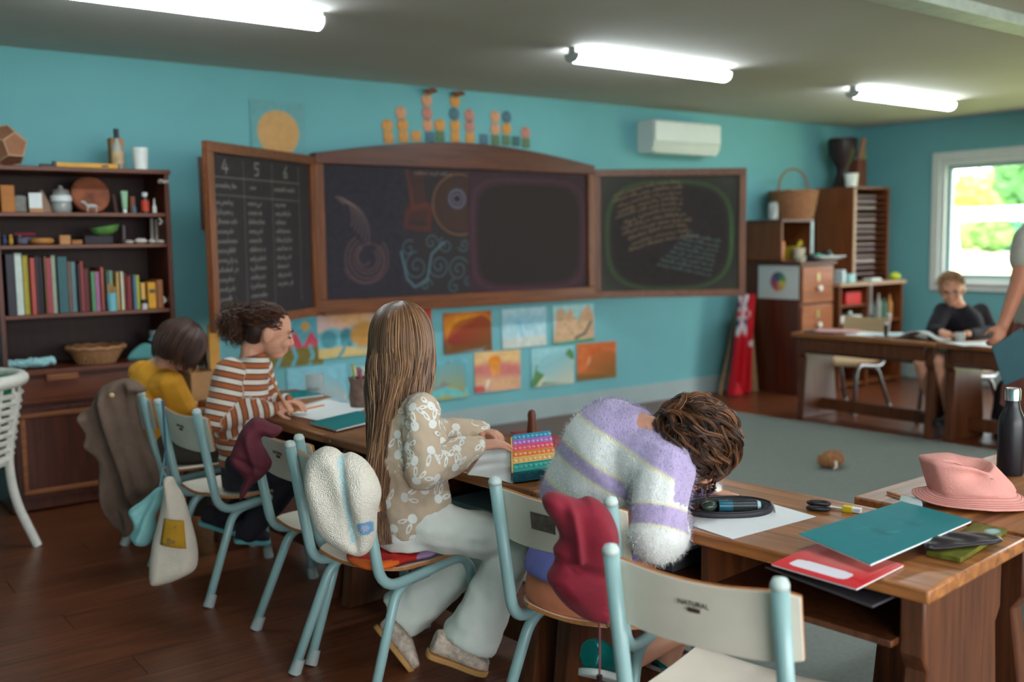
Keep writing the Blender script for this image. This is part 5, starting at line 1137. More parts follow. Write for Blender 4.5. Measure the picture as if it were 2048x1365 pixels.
# red exercise book, overhanging the edge
def red_cv(cv, w, h):
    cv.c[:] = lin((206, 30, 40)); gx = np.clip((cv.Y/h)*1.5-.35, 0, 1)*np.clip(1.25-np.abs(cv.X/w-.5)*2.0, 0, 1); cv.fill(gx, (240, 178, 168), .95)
    x, y = cv.X/w, cv.Y/h; cv.fill(((y < .93) & (y > .05) & (np.abs(x-.93) < .006)).astype(float), (170, 20, 50), .8); cv.fill(((np.abs(y-.07) < .006)).astype(float), (170, 20, 50), .7)
    lx, ly = np.abs(x-.46)/.33, np.abs(y-.24)/.12; cv.fill(((lx**6+ly**6) < 1).astype(float), (222, 218, 226))
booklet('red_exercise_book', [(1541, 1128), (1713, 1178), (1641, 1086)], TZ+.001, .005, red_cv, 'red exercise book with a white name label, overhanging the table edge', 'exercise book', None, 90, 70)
def teal_cv(cv, w, h):
    cv.c[:] = lin((16, 112, 118)); cv.blobs(w*.52, h*.42, .02, .014, (20, 78, 84), .6, .6); cv.blobs(w*.6, h*.68, .016, .012, (20, 82, 88), .5, .6); cv.line([(w*.58, h*.45), (w*.64, h*.5)], .002, (96, 160, 160), .6); cv.line([(w*.3, h*.3), (w*.34, h*.45)], .002, (70, 140, 140), .4); cv.speck(.05, 8)
tn = booklet('teal_notebook', [(1597, 1068), (1740, 1116), (1803, 1003)], TZ+.034, .006, teal_cv, 'teal notebook lying askew on top of the red exercise book', 'notebook', lambda a, b: -.014*(1-b)*a, 60, 60)
# picture book and dark pouch under it
def green_cv(cv, w, h):
    cv.c[:] = lin((96, 96, 34)); cv.speck(.35, 5); cv.blobs(w*.75, h*.85, w*.2, h*.08, (150, 190, 190), .9, .3); cv.blobs(w*.1, h*.1, w*.1, h*.06, (190, 70, 40), .9, .3); cv.blobs(w*.5, h*.6, w*.3, h*.2, (140, 110, 60), .6, .5)
booklet('picture_book', [(1853, 1102), (1921, 1117), (1950, 1046)], TZ+.001, .012, green_cv, 'green and brown picture book under the dark pouch', 'book', None, 30, 40, False)
pM = basis((PZ(1990, 1080, TZ)-PZ(1840, 1095, TZ)).normalized(), Vector((0, 0, 1)).cross((PZ(1990, 1080, TZ)-PZ(1840, 1095, TZ)).normalized()), (0, 0, 1), PZ(1928, 1083, TZ+.022))
mb = puff(spline([(-.10, -.028), (.0, -.03), (.075, -.026), (.088, .0), (.06, .045), (-.02, .06), (-.09, .05), (-.105, .01)], 5), pM, .018, .03, .004, lambda x, y: .003*np.sin(x*90+y*40)); pch = mb.top('dark_pouch', M('black_satin', (34, 28, 32), .35), 'limp black satin pouch under the teal notebook', 'pouch', smooth=180)
MB().ell(PZ(1852, 1096, TZ+.02)-WM[pch.name].translation, (.004, .004, .003), None, 8, 6).build('stud', M('steel', (190, 190, 188), .3, metal=1), pch, 180)
# pencil and clear ruler end near the hat
MB().tube([PZ(1775, 985, TZ+.005), PZ(1812, 997, TZ+.005)], .004, 6).top('pencil', M('cedar', (176, 116, 66), .6), 'short wooden pencil beside the pink hat', 'pencil')
quad([(1798, 1010), (1845, 1012), (1842, 999), (1800, 995)], TZ+.012, .01).top('clear_case', GLASS('clear_plastic_case', (170, 190, 190), .1, .7), 'little clear plastic case peeping out behind the teal notebook', 'case', bev=.002)
# pink bucket hat
pk = M('pink_cotton', (206, 142, 132), .85, .05, 30, .25, 220)
hc = PZ(1945, 1006, TZ); t = thing('bucket_hat', 'crumpled pink bucket hat on the corner table', 'hat', hc)
vx, vn = Vector((RIGHT.x, RIGHT.y, 0)).normalized(), -Vector((FWD.x, FWD.y, 0)).normalized()
def hat_pt(u, v):
    a = u*2*math.pi; ca, sa = math.cos(a), math.sin(a)
    # profile: 0 brim edge .. .35 band .. 1 crown top
    if v < .34: k = v/.34; r = .150-.055*k; z = .006+.030*k**1.3
    elif v < .8: k = (v-.34)/.46; r = .104-.010*k; z = .036+.084*k
    else: k = (v-.8)/.2; r = .094*(1-k)**.75; z = .120+.006*k
    x, y = r*ca*1.02, r*sa*.80
    z -= .050*math.exp(-((x-.035)**2/.0028+(y+.02)**2/.004))*min(1, max(0, v-.5)*3); y += .035*math.exp(-((x-.0)**2/.0012+(z-.085)**2/.0007))*max(0, -sa); x += .03*max(0, z-.05)/.08*-max(0, ca)      # dented crown
    x -= .035*max(0, z-.03)/.08; y *= 1
    if v < .34: z += (.016*max(0, -ca)*(1-v/.34))+.004*math.sin(3*a)
    else: x += .006*math.sin(4*a+1); y += .005*math.sin(5*a)
    return vx*x-vn*y*-1*-1+Vector((0, 0, z))
mb = MB(); mb.slab(lambda u, v: hat_pt(u, v), 60, 26, .003); mb.build('hat', pk, t, 180)
for vv in (.05, .10, .15, .20, .26): MB().tube([hat_pt(k/60, vv)+Vector((0, 0, .0022)) for k in range(61)], .0008, 4, False).build('stitching', M('pink_thread', (170, 108, 100), .8), t, 60)
MB().lathe([(.0025, 0), (.004, 0), (.004, .002), (.0025, .002)], 10, Matrix.Translation(hat_pt(.82, .62)+Vector((0, 0, 0)))).build('eyelet', M('dull_brass', (186, 168, 120)), t)
# dark steel bottle
p = PZ(2020, 948, TZ); t = thing('drink_bottle', 'matt black drink bottle with a steel cap on the corner table', 'bottle', p)
MB().lathe([(0, 0), (.034, 0), (.037, .006), (.037, .145), (.034, .168), (.022, .196), (.019, .215), (.019, .222), (0, .222)], 32).build('body', M('matt_black_metal', (22, 20, 26), .38, .05, spec=.5), t, 50)
MB().lathe([(.0185, .219), (.0215, .219), (.0215, .248), (.019, .255), (0, .255)], 28).build('cap', M('cap_steel', (200, 200, 200), .22, metal=1), t, 40)
# dark folder sticking out of the cubby of the nearest table
quad([(1530, 1135), (1745, 1215), (1795, 1192), (1600, 1112)], .602, .006).top('grey_folder', M('charcoal_card', (66, 64, 72), .55), 'charcoal folder poking out of the nearest table below the red book', 'folder', bev=.001)
loc_ = lambda t_, x, y, z: WM[t_.name] @ Vector((x, y, z))
for k, (t_, y0, y1, z0, h, c_, nm, lb) in enumerate(((T1, .68, 1.02, .52, .03, (58, 60, 66), 'grey_book', 'dark grey book in the cubby of the nearest table'), (T1, .70, 1.0, .55, .012, (190, 196, 196), 'white_pad', 'white pad lying on the dark book in the cubby'), (T2, .64, .98, .52, .06, (44, 38, 42), 'black_folder', 'black folder in the cubby under the teal folder'), (T2, .66, .95, .58, .012, (150, 166, 170), 'grey_pad', 'pale grey pad on the black folder in the cubby'), (T2, .14, .46, .52, .02, (120, 160, 166), 'blue_book', 'pale blue book in the cubby beside the rainbow case'))):
    mb = MB().bb(.05, .30, y0, y1, z0, z0+h).xf(WM[t_.name]); mb.top(nm, M('cubby_%d' % k, c_, .6), lb, 'book', 'books in the table cubbies', bev=.003)
# ------------------------------------------------------------------ rainbow pencil case
zr = TZ+.004; zt_ = TZ+.045
A, B, C_ = PZ(1024, 872, zt_), PZ(1093, 864, zt_), PZ(1026, 944, zt_-.006)
u = (B-A); v = (C_-A); uw, vh = u.length*1.12, v.length; u.normalize(); v.normalize(); n_ = u.cross(v); n_ = -n_ if n_.z < 0 else n_
t = thing('rainbow_pencil_case', 'rainbow bubble-topped pencil case held by the long-haired child', 'pencil case', A+(u*uw+v*vh)/2-Vector((0, 0, .045)))
o_ = A; rm = basis(u, v, n_, o_)
MB().prism(rrect(uw, vh, .01, 3, uw/2, vh/2), -.038, -.006, rm).build('pouch', M('teal_plush_side', (40, 104, 116), .9, .25, 60, .5, 300), t, world=True, bev=.006)
rows = [((46, 150, 180), 'blue'), ((176, 112, 196), 'lilac'), ((232, 84, 108), 'pink'), ((236, 132, 60), 'orange'), ((244, 190, 104), 'yellow'), ((30, 160, 150), 'turquoise')]
nb = 9; bub = None; rh = vh/6
for k, (c_, nm) in enumerate(rows):
    mt = M('silicone_'+nm, c_, .3, .03, 10, spec=.5); r_ = MB().prism(rrect(uw-.002, rh-.002, .004, 2, uw/2, rh*(k+.5)), -.006, 0, rm).build('row_strip', mt, t, world=True, bev=.0015)
    MB().tube([rm @ Vector((.003, rh*k+.001, .001)), rm @ Vector((uw-.003, rh*k+.001, .001))], .002, 6).build('rib', mt, r_, world=True)
    light = M('silicone_light_'+nm, tuple(min(255, int(x*.75+70)) for x in c_), .3, .03, 10, spec=.5)
    bm_ = MB().ell((0, 0, 0), (.0075, .0075, .006), None, 12, 8).mesh('bubble', light, 180)
    for j in range(nb):
        bo = link('bubble', bm_, r_); bo.location = WM[t.name].inverted() @ (rm @ Vector((uw*(j+.55)/(nb+.1), rh*(k+.55), .001)))
rt_ = random.Random(5); mb = MB()
for k in range(900):
    s_ = rt_.random(); e_ = rt_.random()
    if e_ < .5: q = Vector((uw*s_, vh+.001, -.01-.027*rt_.random())); d2 = Vector((rt_.gauss(0, .4), 1, -.7))
    else: q = Vector((-.001, vh*s_, -.01-.027*rt_.random())); d2 = Vector((-1, rt_.gauss(0, .4), -.7))
    d2 = d2.normalized()*(.006+.004*rt_.random()); w_ = Vector((0, 0, .0009)); mb.add([rm @ (q-w_), rm @ (q+w_), rm @ (q+d2)], [(0, 1, 2)])
tag(mb.build('plush_fringe', M('dark_teal_fringe', (40, 96, 108), .9, .3, 200), t, 0, world=True), kind='stuff')
MB().prism(rrect(.018, .026, .002, 2), -.001, .001, rm @ basis((0, 1, 0), (0, 0, 1), (1, 0, 0), (-.004, vh*.80, -.016))).build('label_tab', blk, t, world=True)
MB().tube([rm @ Vector((-.002, .02, -.003)), rm @ Vector((-.002, vh-.004, -.003))], .003, 6).build('zip', M('yellow_zip', (244, 200, 110), .5), t, world=True)
# paper and red folder around it
quad([(935, 950), (1025, 968), (1060, 915), (975, 895)], TZ+.001, .0015, 8, 4, lambda u, v: .004*math.sin(u*3)).top('writing_paper', wp, 'white writing paper under the long-haired child’s hands'.replace('’', "'"), 'paper')
quad([(1105, 893), (1150, 887), (1075, 862), (1020, 866)], TZ+.002, .006).top('red_folder', M('red_folder', (166, 30, 40), .45), 'red folder behind the rainbow pencil case', 'folder', bev=.001)
p = PZ(1063, 880, TZ); MB().lathe([(0, 0), (.018, 0), (.019, .02), (.015, .055), (.016, .075), (.012, .09), (0, .096)], 16, Matrix.Translation(p+Vector((.05, .06, 0)))).top('wooden_stub', M('dark_turned_wood', (96, 48, 28), .45), 'dark brown rounded wooden pestle standing behind the rainbow case', 'stub')  # stands in for a turned chair post across the table
# tables further along
def grey_p(cv, w, h):
    cv.c[:] = lin((206, 206, 200)); cv.blobs(w*.65, h*.6, w*.25, h*.2, (52, 110, 118), .95, .1); cv.blobs(w*.3, h*.5, w*.2, h*.15, (206, 150, 96), .9, .2); cv.blobs(w*.55, h*.25, w*.1, h*.08, (180, 180, 80), .9, .2); cv.fill((cv.Y > h*.75).astype(float), (120, 170, 190), .6)
cv, Mx = print_sheet([(600, 812), (645, 826), (672, 793)], TZ+.002, .001, grey_p, 30, 30, None); t = thing('collage_sheet', 'collage sheet with teal and orange pieces in front of the striped child', 'paper', Mx.translation)
link('paper', cv.mesh('paper', paint_m, WM[t.name].inverted() @ Mx, .001), t)
quad([(578, 830), (655, 846), (740, 815), (650, 800)], TZ+.004, .002).top('drawing_sheet', wp, 'large white sheet between the striped child and the teal folder', 'paper')
def plain_teal(cv, w, h): cv.c[:] = lin((24, 122, 126)); cv.speck(.06, 3)
booklet('teal_folder', [(618, 845), (672, 860), (716, 822)], TZ+.006, .008, plain_teal, 'teal folder on the table left of the long-haired child', 'folder', None, 12, 12)
booklet('teal_book', [(540, 789), (575, 798), (612, 780)], TZ+.001, .01, plain_teal, 'teal book behind the pencil of the striped child', 'book', None, 12, 12)
MB().tube([PZ(590, 823, TZ+.008), PZ(648, 811, TZ+.008)], .0045, 6).top('orange_pencil', M('orange_pencil', (206, 120, 50), .5), 'orange pencil lying across the white sheet', 'pencil')
p = PZ(630, 788, TZ); t = thing('glass_beaker', 'clear beaker with dark stones on the far end of the table', 'beaker', p); MB().lathe([(0, 0), (.042, 0), (.044, .095), (.041, .095), (.039, .005), (0, .005)], 24).build('glass', clear, t, 50)
rs = random.Random(2)
for k in range(9): MB().ell((.022*rs.uniform(-1, 1), .022*rs.uniform(-1, 1), .012+.012*rs.random()), (.013, .010, .009), None, 8, 6).build('stone', M('dark_stone', (62, 62, 66), .7), t, 180)
p = PZ(722, 815, TZ); t = thing('paper_bag_pot', 'brown mottled pot holding coloured pencils beside the long hair', 'pot', p); MB().lathe([(0, 0), (.045, 0), (.05, .05), (.044, .10), (.052, .13), (.048, .13), (.04, .1), (.044, .01), (0, .006)], 20).build('pot', M('mottled_brown', (112, 88, 78), .7, .35, 30), t, 60)
for k in range(8): MB().tube([(.015*math.cos(k), .015*math.sin(k), .02), (.034*math.cos(k*1.1), .034*math.sin(k*1.1), .15+.02*(k % 3))], .0042, 6).build('pencil', M('cp_%d' % k, [(196, 120, 60), (90, 120, 170), (180, 160, 60), (110, 160, 110), (170, 90, 120), (200, 130, 60), (120, 90, 150), (190, 80, 60)][k], .5), t)
# ================================================================== people
def loft(mb, secs, seg=24, pw_=2.3):
    """closed skin through elliptical sections (centre, X, Y, a, b)"""
    vs = []; fs = []; n = len(secs)
    for c, X, Y, a, b in secs:
        for k in range(seg):
            t = 2*math.pi*k/seg; cx, sy = math.cos(t), math.sin(t)
            cx = math.copysign(abs(cx)**(2/pw_), cx); sy = math.copysign(abs(sy)**(2/pw_), sy)
            vs.append(Vector(c)+Vector(X)*(a*cx)+Vector(Y)*(b*sy))
    for i in range(n-1):
        for k in range(seg):
            a, b = i*seg+k, i*seg+(k+1) % seg; fs.append((a, b, b+seg, a+seg))
    fs.append(tuple(range(seg-1, -1, -1))); fs.append(tuple((n-1)*seg+k for k in range(seg)))
    mb.add(vs, fs)
def torso_secs(pts, lats, hw, hd, n=14):
    """sections along a spline of spine points; lats = lateral vectors at each point"""
    P = spline([tuple(p) for p in pts], 6, False); m = len(P)-1; out = []
    for i, p in enumerate(P):
        f = i/m*(len(pts)-1); k = min(int(f), len(pts)-2); t = f-k
        X = (Vector(lats[k])*(1-t)+Vector(lats[k+1])*t).normalized(); ax = (P[min(i+1, m)]-P[max(i-1, 0)]).normalized()
        X = (X-ax*X.dot(ax)).normalized(); Y = ax.cross(X)
        out.append((p, X, Y, hw[k]*(1-t)+hw[k+1]*t, hd[k]*(1-t)+hd[k+1]*t))
    return out
def chain(mb, pts, rad, seg=12):
    for i in range(len(pts)-1): mb.cap(pts[i], rad[i], pts[i+1], rad[i+1], seg)
def hand(mb, wrist, d, palm, s=1.0, curl=(25, 30, 25), thumb=1, spread=.12):
    """palm and five fingers; d = direction of the fingers, palm = normal out of the palm, thumb = side (+1 along palm x d)"""
    w = Vector(wrist); d = Vector(d).normalized(); n = Vector(palm); n = (n-d*n.dot(d)).normalized(); sd = n.cross(d).normalized()*thumb
    ks = []
    for i, off in enumerate((1.5, .5, -.5, -1.5)):                     # index .. little
        k = w+d*((.072, .076, .072, .064)[i]*s)+sd*(off*.0165*s); ks.append((k, off))
        mb.cap(w+d*(.012*s)+sd*(off*.011*s), .0125*s, k, .0098*s, 8)
    for i, (k, off) in enumerate(ks):
        L = (.062, .070, .064, .050)[i]*s; dd = (d+sd*(off*spread)).normalized(); p = k; ang = 0
        for j, fr in enumerate((.45, .30, .25)):
            ang += R(curl[j]); v = dd*math.cos(ang)+n*math.sin(ang); q = p+v*(L*fr); mb.cap(p, (.0092, .0082, .0074)[j]*s, q, (.0082, .0074, .0064)[j]*s, 8); p = q
    b = w+d*(.018*s)+sd*(.020*s); m_ = b+(d*.6+sd*.75+n*.25).normalized()*(.036*s); e = m_+(d*.85+sd*.25+n*.45).normalized()*(.042*s)
    mb.cap(b, .0135*s, m_, .0108*s, 8); mb.cap(m_, .0102*s, e, .0075*s, 8)
def head_prims(mb, c, F, U, s=1.0):
    c = Vector(c); F = Vector(F).normalized(); U = Vector(U); U = (U-F*U.dot(F)).normalized(); Rt = F.cross(U); rot = Matrix((Rt, F, U)).transposed()
    g = lambda r, f, u: c+Rt*(r*s)+F*(f*s)+U*(u*s)
    mb.ell(g(0, -.008, .022), (.074*s, .092*s, .084*s), rot, 20, 14)
    mb.ell(g(0, .030, -.030), (.058*s, .060*s, .062*s), rot); mb.ell(g(0, .050, -.078), (.030*s, .034*s, .024*s), rot)
    mb.cap(g(0, .080, .012), .010*s, g(0, .100, -.022), .012*s, 10); mb.ell(g(0, .094, -.028), (.016*s, .012*s, .010*s), rot)
    mb.ell(g(0, .084, -.052), (.022*s, .010*s, .006*s), rot); mb.ell(g(0, .082, -.063), (.019*s, .010*s, .007*s), rot)
    for q in (-1, 1):
        mb.ell(g(.033*q, .066, -.026), (.026*s, .022*s, .024*s), rot); mb.ell(g(.030*q, .078, .026), (.022*s, .010*s, .008*s), rot)
        mb.ell(g(.074*q, -.006, -.012), (.011*s, .020*s, .032*s), rot); mb.ell(g(.079*q, -.012, -.004), (.007*s, .018*s, .022*s), rot)
    return g, rot
def strand_mesh(paths, radii, cols, name, parent, mat=None, sides=3):
    V = []; Fc = []; C = []
    for pts, r, c in zip(paths, radii, cols):
        n = len(pts); o = len(V); x = None
        for i, p in enumerate(pts):
            t = (pts[min(i+1, n-1)]-pts[max(i-1, 0)]).normalized()
            if x is None: x, _, _ = frame_of(t)
            x = (x-t*x.dot(t)); x = x.normalized() if x.length > 1e-6 else frame_of(t)[0]; y = t.cross(x)
            rr = r*(1-.75*(i/(n-1))**3)
            for k in range(sides):
                a = 2*math.pi*k/sides; V.append(tuple(p+x*(math.cos(a)*rr)+y*(math.sin(a)*rr))); C.append(c)
        for i in range(n-1):
            for k in range(sides): a, b = o+i*sides+k, o+i*sides+(k+1) % sides; Fc.append((a, b, b+sides, a+sides))
    mb = MB(); mb.v = V; mb.f = Fc; mb.m = [0]*len(Fc)
    mb.xf(WM[parent.name].inverted()); me = mb.mesh(name, mat or PAINT('hair_strands', .42, spec=.5), 180); set_col(me, np.array([lin(c) for c in C])); o = link(name, me, parent); o['kind'] = 'stuff'; return o
def hair_mix(rgx, a, b): t = rgx.random(); return tuple(a[i]*(1-t)+b[i]*t for i in range(3))
def curl_path(p, d, L, rc, turns, g, rgx, n=26):
    """one hanging curl"""
    d = Vector(d).normalized(); out = []; x, y, _ = frame_of(d); ph = rgx.random()*6.28; pos = Vector(p); v = d.copy()
    for i in range(n):
        t = i/(n-1); a = ph+turns*2*math.pi*t; k = min(1, t*4); out.append(pos+(x*math.cos(a)+y*math.sin(a))*(rc*k)); v = (v+Vector((0, 0, -g/n*4))).normalized(); pos = pos+v*(L/n)
    return out
def garment(prims_fn, voxel, name, mat, parent, sm=4, wr=0, wsc=9, seed=0, uf=None):
    mb = MB(); prims_fn(mb); v, f, n = blob(mb, voxel, sm)
    if wr: v = wrinkle(v, n, wr, wsc, seed)
    g = from_np(v, f, None, name); u = [uf(Vector(p)) for p in v] if uf else None
    g.xf(WM[parent.name].inverted()); me = g.mesh(name, mat, 180)
    if u: set_attr(me, 'u', u)
    return link(name, me, parent), v, f, n
def seg_t(p, a, b):
    d = b-a; t = max(0, min(1, (p-a).dot(d)/d.length_squared)); return t, (p-(a+d*t)).length, d.length
def shoe(parent, heel, toe, up, s, upper, sole, name='shoe'):
    """one shoe: sole and upper; heel, toe on the sole's bottom"""
    heel, toe, up = Vector(heel), Vector(toe), Vector(up); d = (toe-heel); L = d.length; d.normalize(); up = (up-d*up.dot(d)).normalized(); sd = d.cross(up)
    Mx = basis(d, -sd, up, heel); out = [(0, -.6), (.15, -.85), (.4, -.78), (.7, -1), (.9, -.85), (1, -.3), (1, .3), (.9, .85), (.7, 1), (.4, .78), (.15, .85), (0, .6)]
    poly = spline([(x*L, y*.040*s) for x, y in out], 3)
    so = MB().prism(poly, 0, .018*s, Mx).build(name, sole, parent, 60, True, .004)
    mb = MB()
    secs = [(Mx @ Vector((x*L, 0, z*s)), -sd, up, w*s, h*s) for x, w, h, z in ((.02, .030, .036, .052), (.16, .036, .040, .055), (.38, .037, .036, .050), (.6, .040, .030, .042), (.8, .038, .022, .034), (.96, .026, .014, .028))]
    loft(mb, secs, 16); v, f, n = blob(mb, .005, 3); g = from_np(v, f, None, ''); g.build('upper', upper, so, 180, True); return so
skin = M('skin', (206, 148, 122), .5, .05, 20, spec=.35); skin.node_tree.nodes['Principled BSDF'].inputs['Subsurface Weight'].default_value = .12; skin.node_tree.nodes['Principled BSDF'].inputs['Subsurface Radius'].default_value = (.012, .005, .003)
skin2 = M('tanned_skin', (164, 106, 80), .5, .05, 20, spec=.35)
def person(label, base, group=None): return thing('person', label, 'person', base, 0, group)
def body_part(parent, fn, voxel, sm=4, mat=None):
    mb = MB(); fn(mb); v, f, n = blob(mb, voxel, sm); g = from_np(v, f, None, ''); return g.build('body', mat or skin, parent, 180, True)

# ------------------------------------------------------------------ long-haired child, beige rabbit-print sweatshirt
sr = Vector((RIGHT.x, RIGHT.y, 0)).normalized(); vf = Vector((FWD.x, FWD.y, 0)).normalized(); ZU = Vector((0, 0, 1))
pel = PD(818, 1040, 3.07); mid = PD(812, 950, 3.07); che = PD(815, 865, 3.06); nek = PD(818, 782, 3.05); hd = PD(803, 674, 3.07)
shR, elR, wrR = PD(842, 815, 2.95), PD(846, 940, 2.92), PD(955, 893, 3.07)
shL, elL, wrL = PD(796, 802, 3.17), PD(876, 868, 3.34), PD(962, 860, 3.38)
F3 = Vector((.985, .17, 0)); lat = Vector((.17, -.985, 0)); HF = Vector((.86, .48, -.18))
hipR, hipL = pel+lat*.075-ZU*.004, pel-lat*.075-ZU*.004
knR, knL = PD(1030, 1086, 3.06), PD(975, 1090, 3.24); anR, anL = PD(938, 1292, 3.09), PD(792, 1238, 3.24)
P3 = person('child with long straight light-brown hair in a beige rabbit-print sweatshirt', (pel.x, pel.y, .008))
handR_d, handL_d = PD(1030, 882, 3.14)-wrR, PD(1004, 872, 3.33)-wrL
def b3(mb):
    loft(mb, torso_secs([pel-ZU*.06, pel+ZU*.04, mid, che, nek-ZU*.03], [lat]*5, [.10, .105, .095, .11, .06], [.08, .08, .075, .085, .05]))
    chain(mb, [nek-ZU*.04, hd-ZU*.03], [.045, .04]); head_prims(mb, hd, HF, ZU, .97)
    for s_, e_, w_ in ((shR, elR, wrR), (shL, elL, wrL)): chain(mb, [che+ZU*.05, s_-ZU*.02], [.04, .030]); chain(mb, [s_-ZU*.02, e_, w_], [.030, .028, .0205])
    hand(mb, wrR, handR_d, Vector((.25, .15, -1)), .90, (10, 14, 10), -1, .22); hand(mb, wrL, handL_d, Vector((.1, -.3, -1)), .80, (20, 25, 20), 1)
    for h_, k_, a_ in ((hipR, knR, anR), (hipL, knL, anL)): chain(mb, [h_, k_, a_], [.065, .048, .032])
body_part(P3, b3, .0042, 3)
hem = pel-ZU*.035
def g3(mb):
    loft(mb, torso_secs([hem, hem+ZU*.03, pel+ZU*.07, mid, che, nek-ZU*.045, nek-ZU*.008], [lat]*7, [.122, .128, .134, .126, .128, .088, .055], [.104, .108, .112, .104, .104, .072, .05]))
    chain(mb, [nek-ZU*.05, shR-ZU*.012], [.062, .054]); chain(mb, [nek-ZU*.05, shL-ZU*.012], [.062, .054]); chain(mb, [che+ZU*.03, shR-ZU*.03], [.085, .052]); chain(mb, [che+ZU*.03, shL-ZU*.03], [.085, .052])
    chain(mb, [shR-ZU*.012, elR, elR*.4+wrR*.6, wrR*.96+elR*.04], [.054, .058, .050, .036]); chain(mb, [shL-ZU*.012, elL, wrL], [.050, .055, .036])
beige = M('beige_sweatshirt', (198, 176, 152), .9, .04, 25, .25, 300, sheen=.15)
so, gv, gf, gn = garment(g3, .0065, 'sweatshirt', beige, P3, 3, .010, 16, 3)
# folds on the near sleeve's bend
for (a, b, wd_) in ((elR, wrR, .001),): pass
# white rabbits printed on the cloth
bvh = BVHTree.FromPolygons([Vector(p) for p in gv], gf); rp3 = random.Random(4); pm3 = MB(); placed = []
cand = list(range(len(gv))); rp3.shuffle(cand)
for i in cand:
    p = Vector(gv[i]); n_ = Vector(gn[i])
    if any((p-q).length < .052 for q in placed): continue
    if n_.dot(CAM-p) < -.3: continue
    placed.append(p); x, y, _ = frame_of(n_); a = rp3.random()*6.28; x, y = x*math.cos(a)+y*math.sin(a), y*math.cos(a)-x*math.sin(a)
    def onto(q):
        h = bvh.find_nearest(q); return h[0]+h[1]*.0009 if h[0] is not None else q
    c0 = onto(p); ring = [onto(p+x*(.0150*math.cos(k*.5236))+y*(.0135*math.sin(k*.5236))) for k in range(12)]
    pm3.add([c0]+ring, [(0, 1+k, 1+(k+1) % 12) for k in range(12)])
    for s_ in (-1, 1):
        e0 = p+y*.011+x*(.007*s_); ax_ = (y+x*(.45*s_)).normalized(); bx = n_.cross(ax_)
        for k in range(8):
            t0, t1 = k*math.pi/4, (k+1)*math.pi/4
            f_ = lambda t, w: onto(e0+ax_*(.019+.018*math.cos(t)*w)+bx*(.0068*math.sin(t)*w))
            pm3.add([f_(t0, 1.1), f_(t1, 1.1), f_(t1, .48), f_(t0, .48)], [(0, 1, 2, 3)])
    if len(placed) > 150: break
pm3.build('rabbit_print', M('white_print_ink', (226, 226, 220), .85), so, 180, True)
for w_, e_ in ((wrR, elR), (wrL, elL)):
    d_ = (w_-e_).normalized(); MB().tube([w_-d_*.035, w_-d_*.01, w_+d_*.004], [.037, .035, .031], 18).build('cuff', beige, so, 60, True)
cream = M('white_corduroy', (218, 220, 212), .85, .03, 20, .12, 150)
def t3(mb):
    loft(mb, torso_secs([pel-ZU*.075, pel-ZU*.03, pel+ZU*.03], [lat]*3, [.115, .125, .115], [.10, .105, .095]))
    chain(mb, [hipR, knR+ZU*.01], [.078, .070]); mb.tube([knR, knR*.45+anR*.55, anR+ZU*.012], [.072, .074, .092], 20); chain(mb, [hipL, knL+ZU*.01], [.080, .070]); mb.tube([knL, knL*.45+anL*.55, anL*.97+knL*.03], [.070, .072, .086], 20)
garment(t3, .008, 'trousers', cream, P3, 5, .009, 12, 8)
floral = M('floral_canvas', (196, 176, 160), .8, .35, 60); gum = M('gum_sole', (176, 128, 72), .55)
hb = PD(852, 1312, 3.06); tb = PD(972, 1352, 3.10); shoe(P3, hb, tb, ZU, 1.0, floral, gum); shoe(P3, PD(748, 1258, 3.24), PD(822, 1352, 3.17), Vector((.55, .2, .8)), 1.0, floral, gum)
# hair: crown to hip
rh3 = random.Random(9)
S3 = [(603, 802, .012, .012), (611, 801, .048, .05), (628, 801, .076, .08), (655, 802, .094, .10), (690, 803, .100, .104), (730, 802, .098, .10), (775, 797, .092, .085), (820, 790, .082, .066), (880, 778, .064, .05), (950, 766, .050, .04), (1020, 764, .042, .034), (1085, 768, .034, .028)]
# screen sections: the fall of hair follows her back
def sec3(j, scale=1.0):
    y, x, a, b = S3[j]; dd = 3.07-(0 if j < 5 else .012*(j-4)); return (PD(x, y, dd), sr, vf, a*scale, b*scale)
mb = MB(); loft(mb, [sec3(j, .93) for j in range(len(S3)-2)], 26, 2.0); hb_ = from_np(*blob(mb, .007, 4)[:2], None, ''); hair3 = hb_.build('hair', M('light_brown_hair_base', (100, 70, 50), .5, .15, 40), P3, 180, True)
paths = []; rads = []; cols = []
fa = math.atan2(HF.dot(vf), HF.dot(sr))
for i in range(1500):
    ph = rh3.uniform(0, 2*math.pi); rho = .93+.09*rh3.random(); last = len(S3)-1-int(rh3.random()**2.2*4)
    dphi = abs((ph-fa+math.pi) % (2*math.pi)-math.pi)
    stop = last
    if dphi < .75: stop = 3
    wob = rh3.uniform(-.05, .05); pts = []
    for j in range(stop+1):
        c, X, Y, a, b = sec3(j); p2 = ph+wob*j*.4; q = c+X*(a*rho*math.cos(p2))+Y*(b*rho*math.sin(p2))
        if j >= 5: q += sr*(rh3.gauss(0, .003)+.006*math.sin(j*1.3+ph*3))+vf*rh3.gauss(0, .003)
        pts.append(q)
    if len(pts) < 4: continue
    paths.append(spline([tuple(p) for p in pts], 3, False)); rads.append(.0019+.0014*rh3.random()); cols.append(hair_mix(rh3, (70, 44, 30), (178, 134, 96)))
paths = [[Vector(p) for p in q] for q in paths]
strand_mesh(paths, rads, cols, 'hair_strands', hair3)

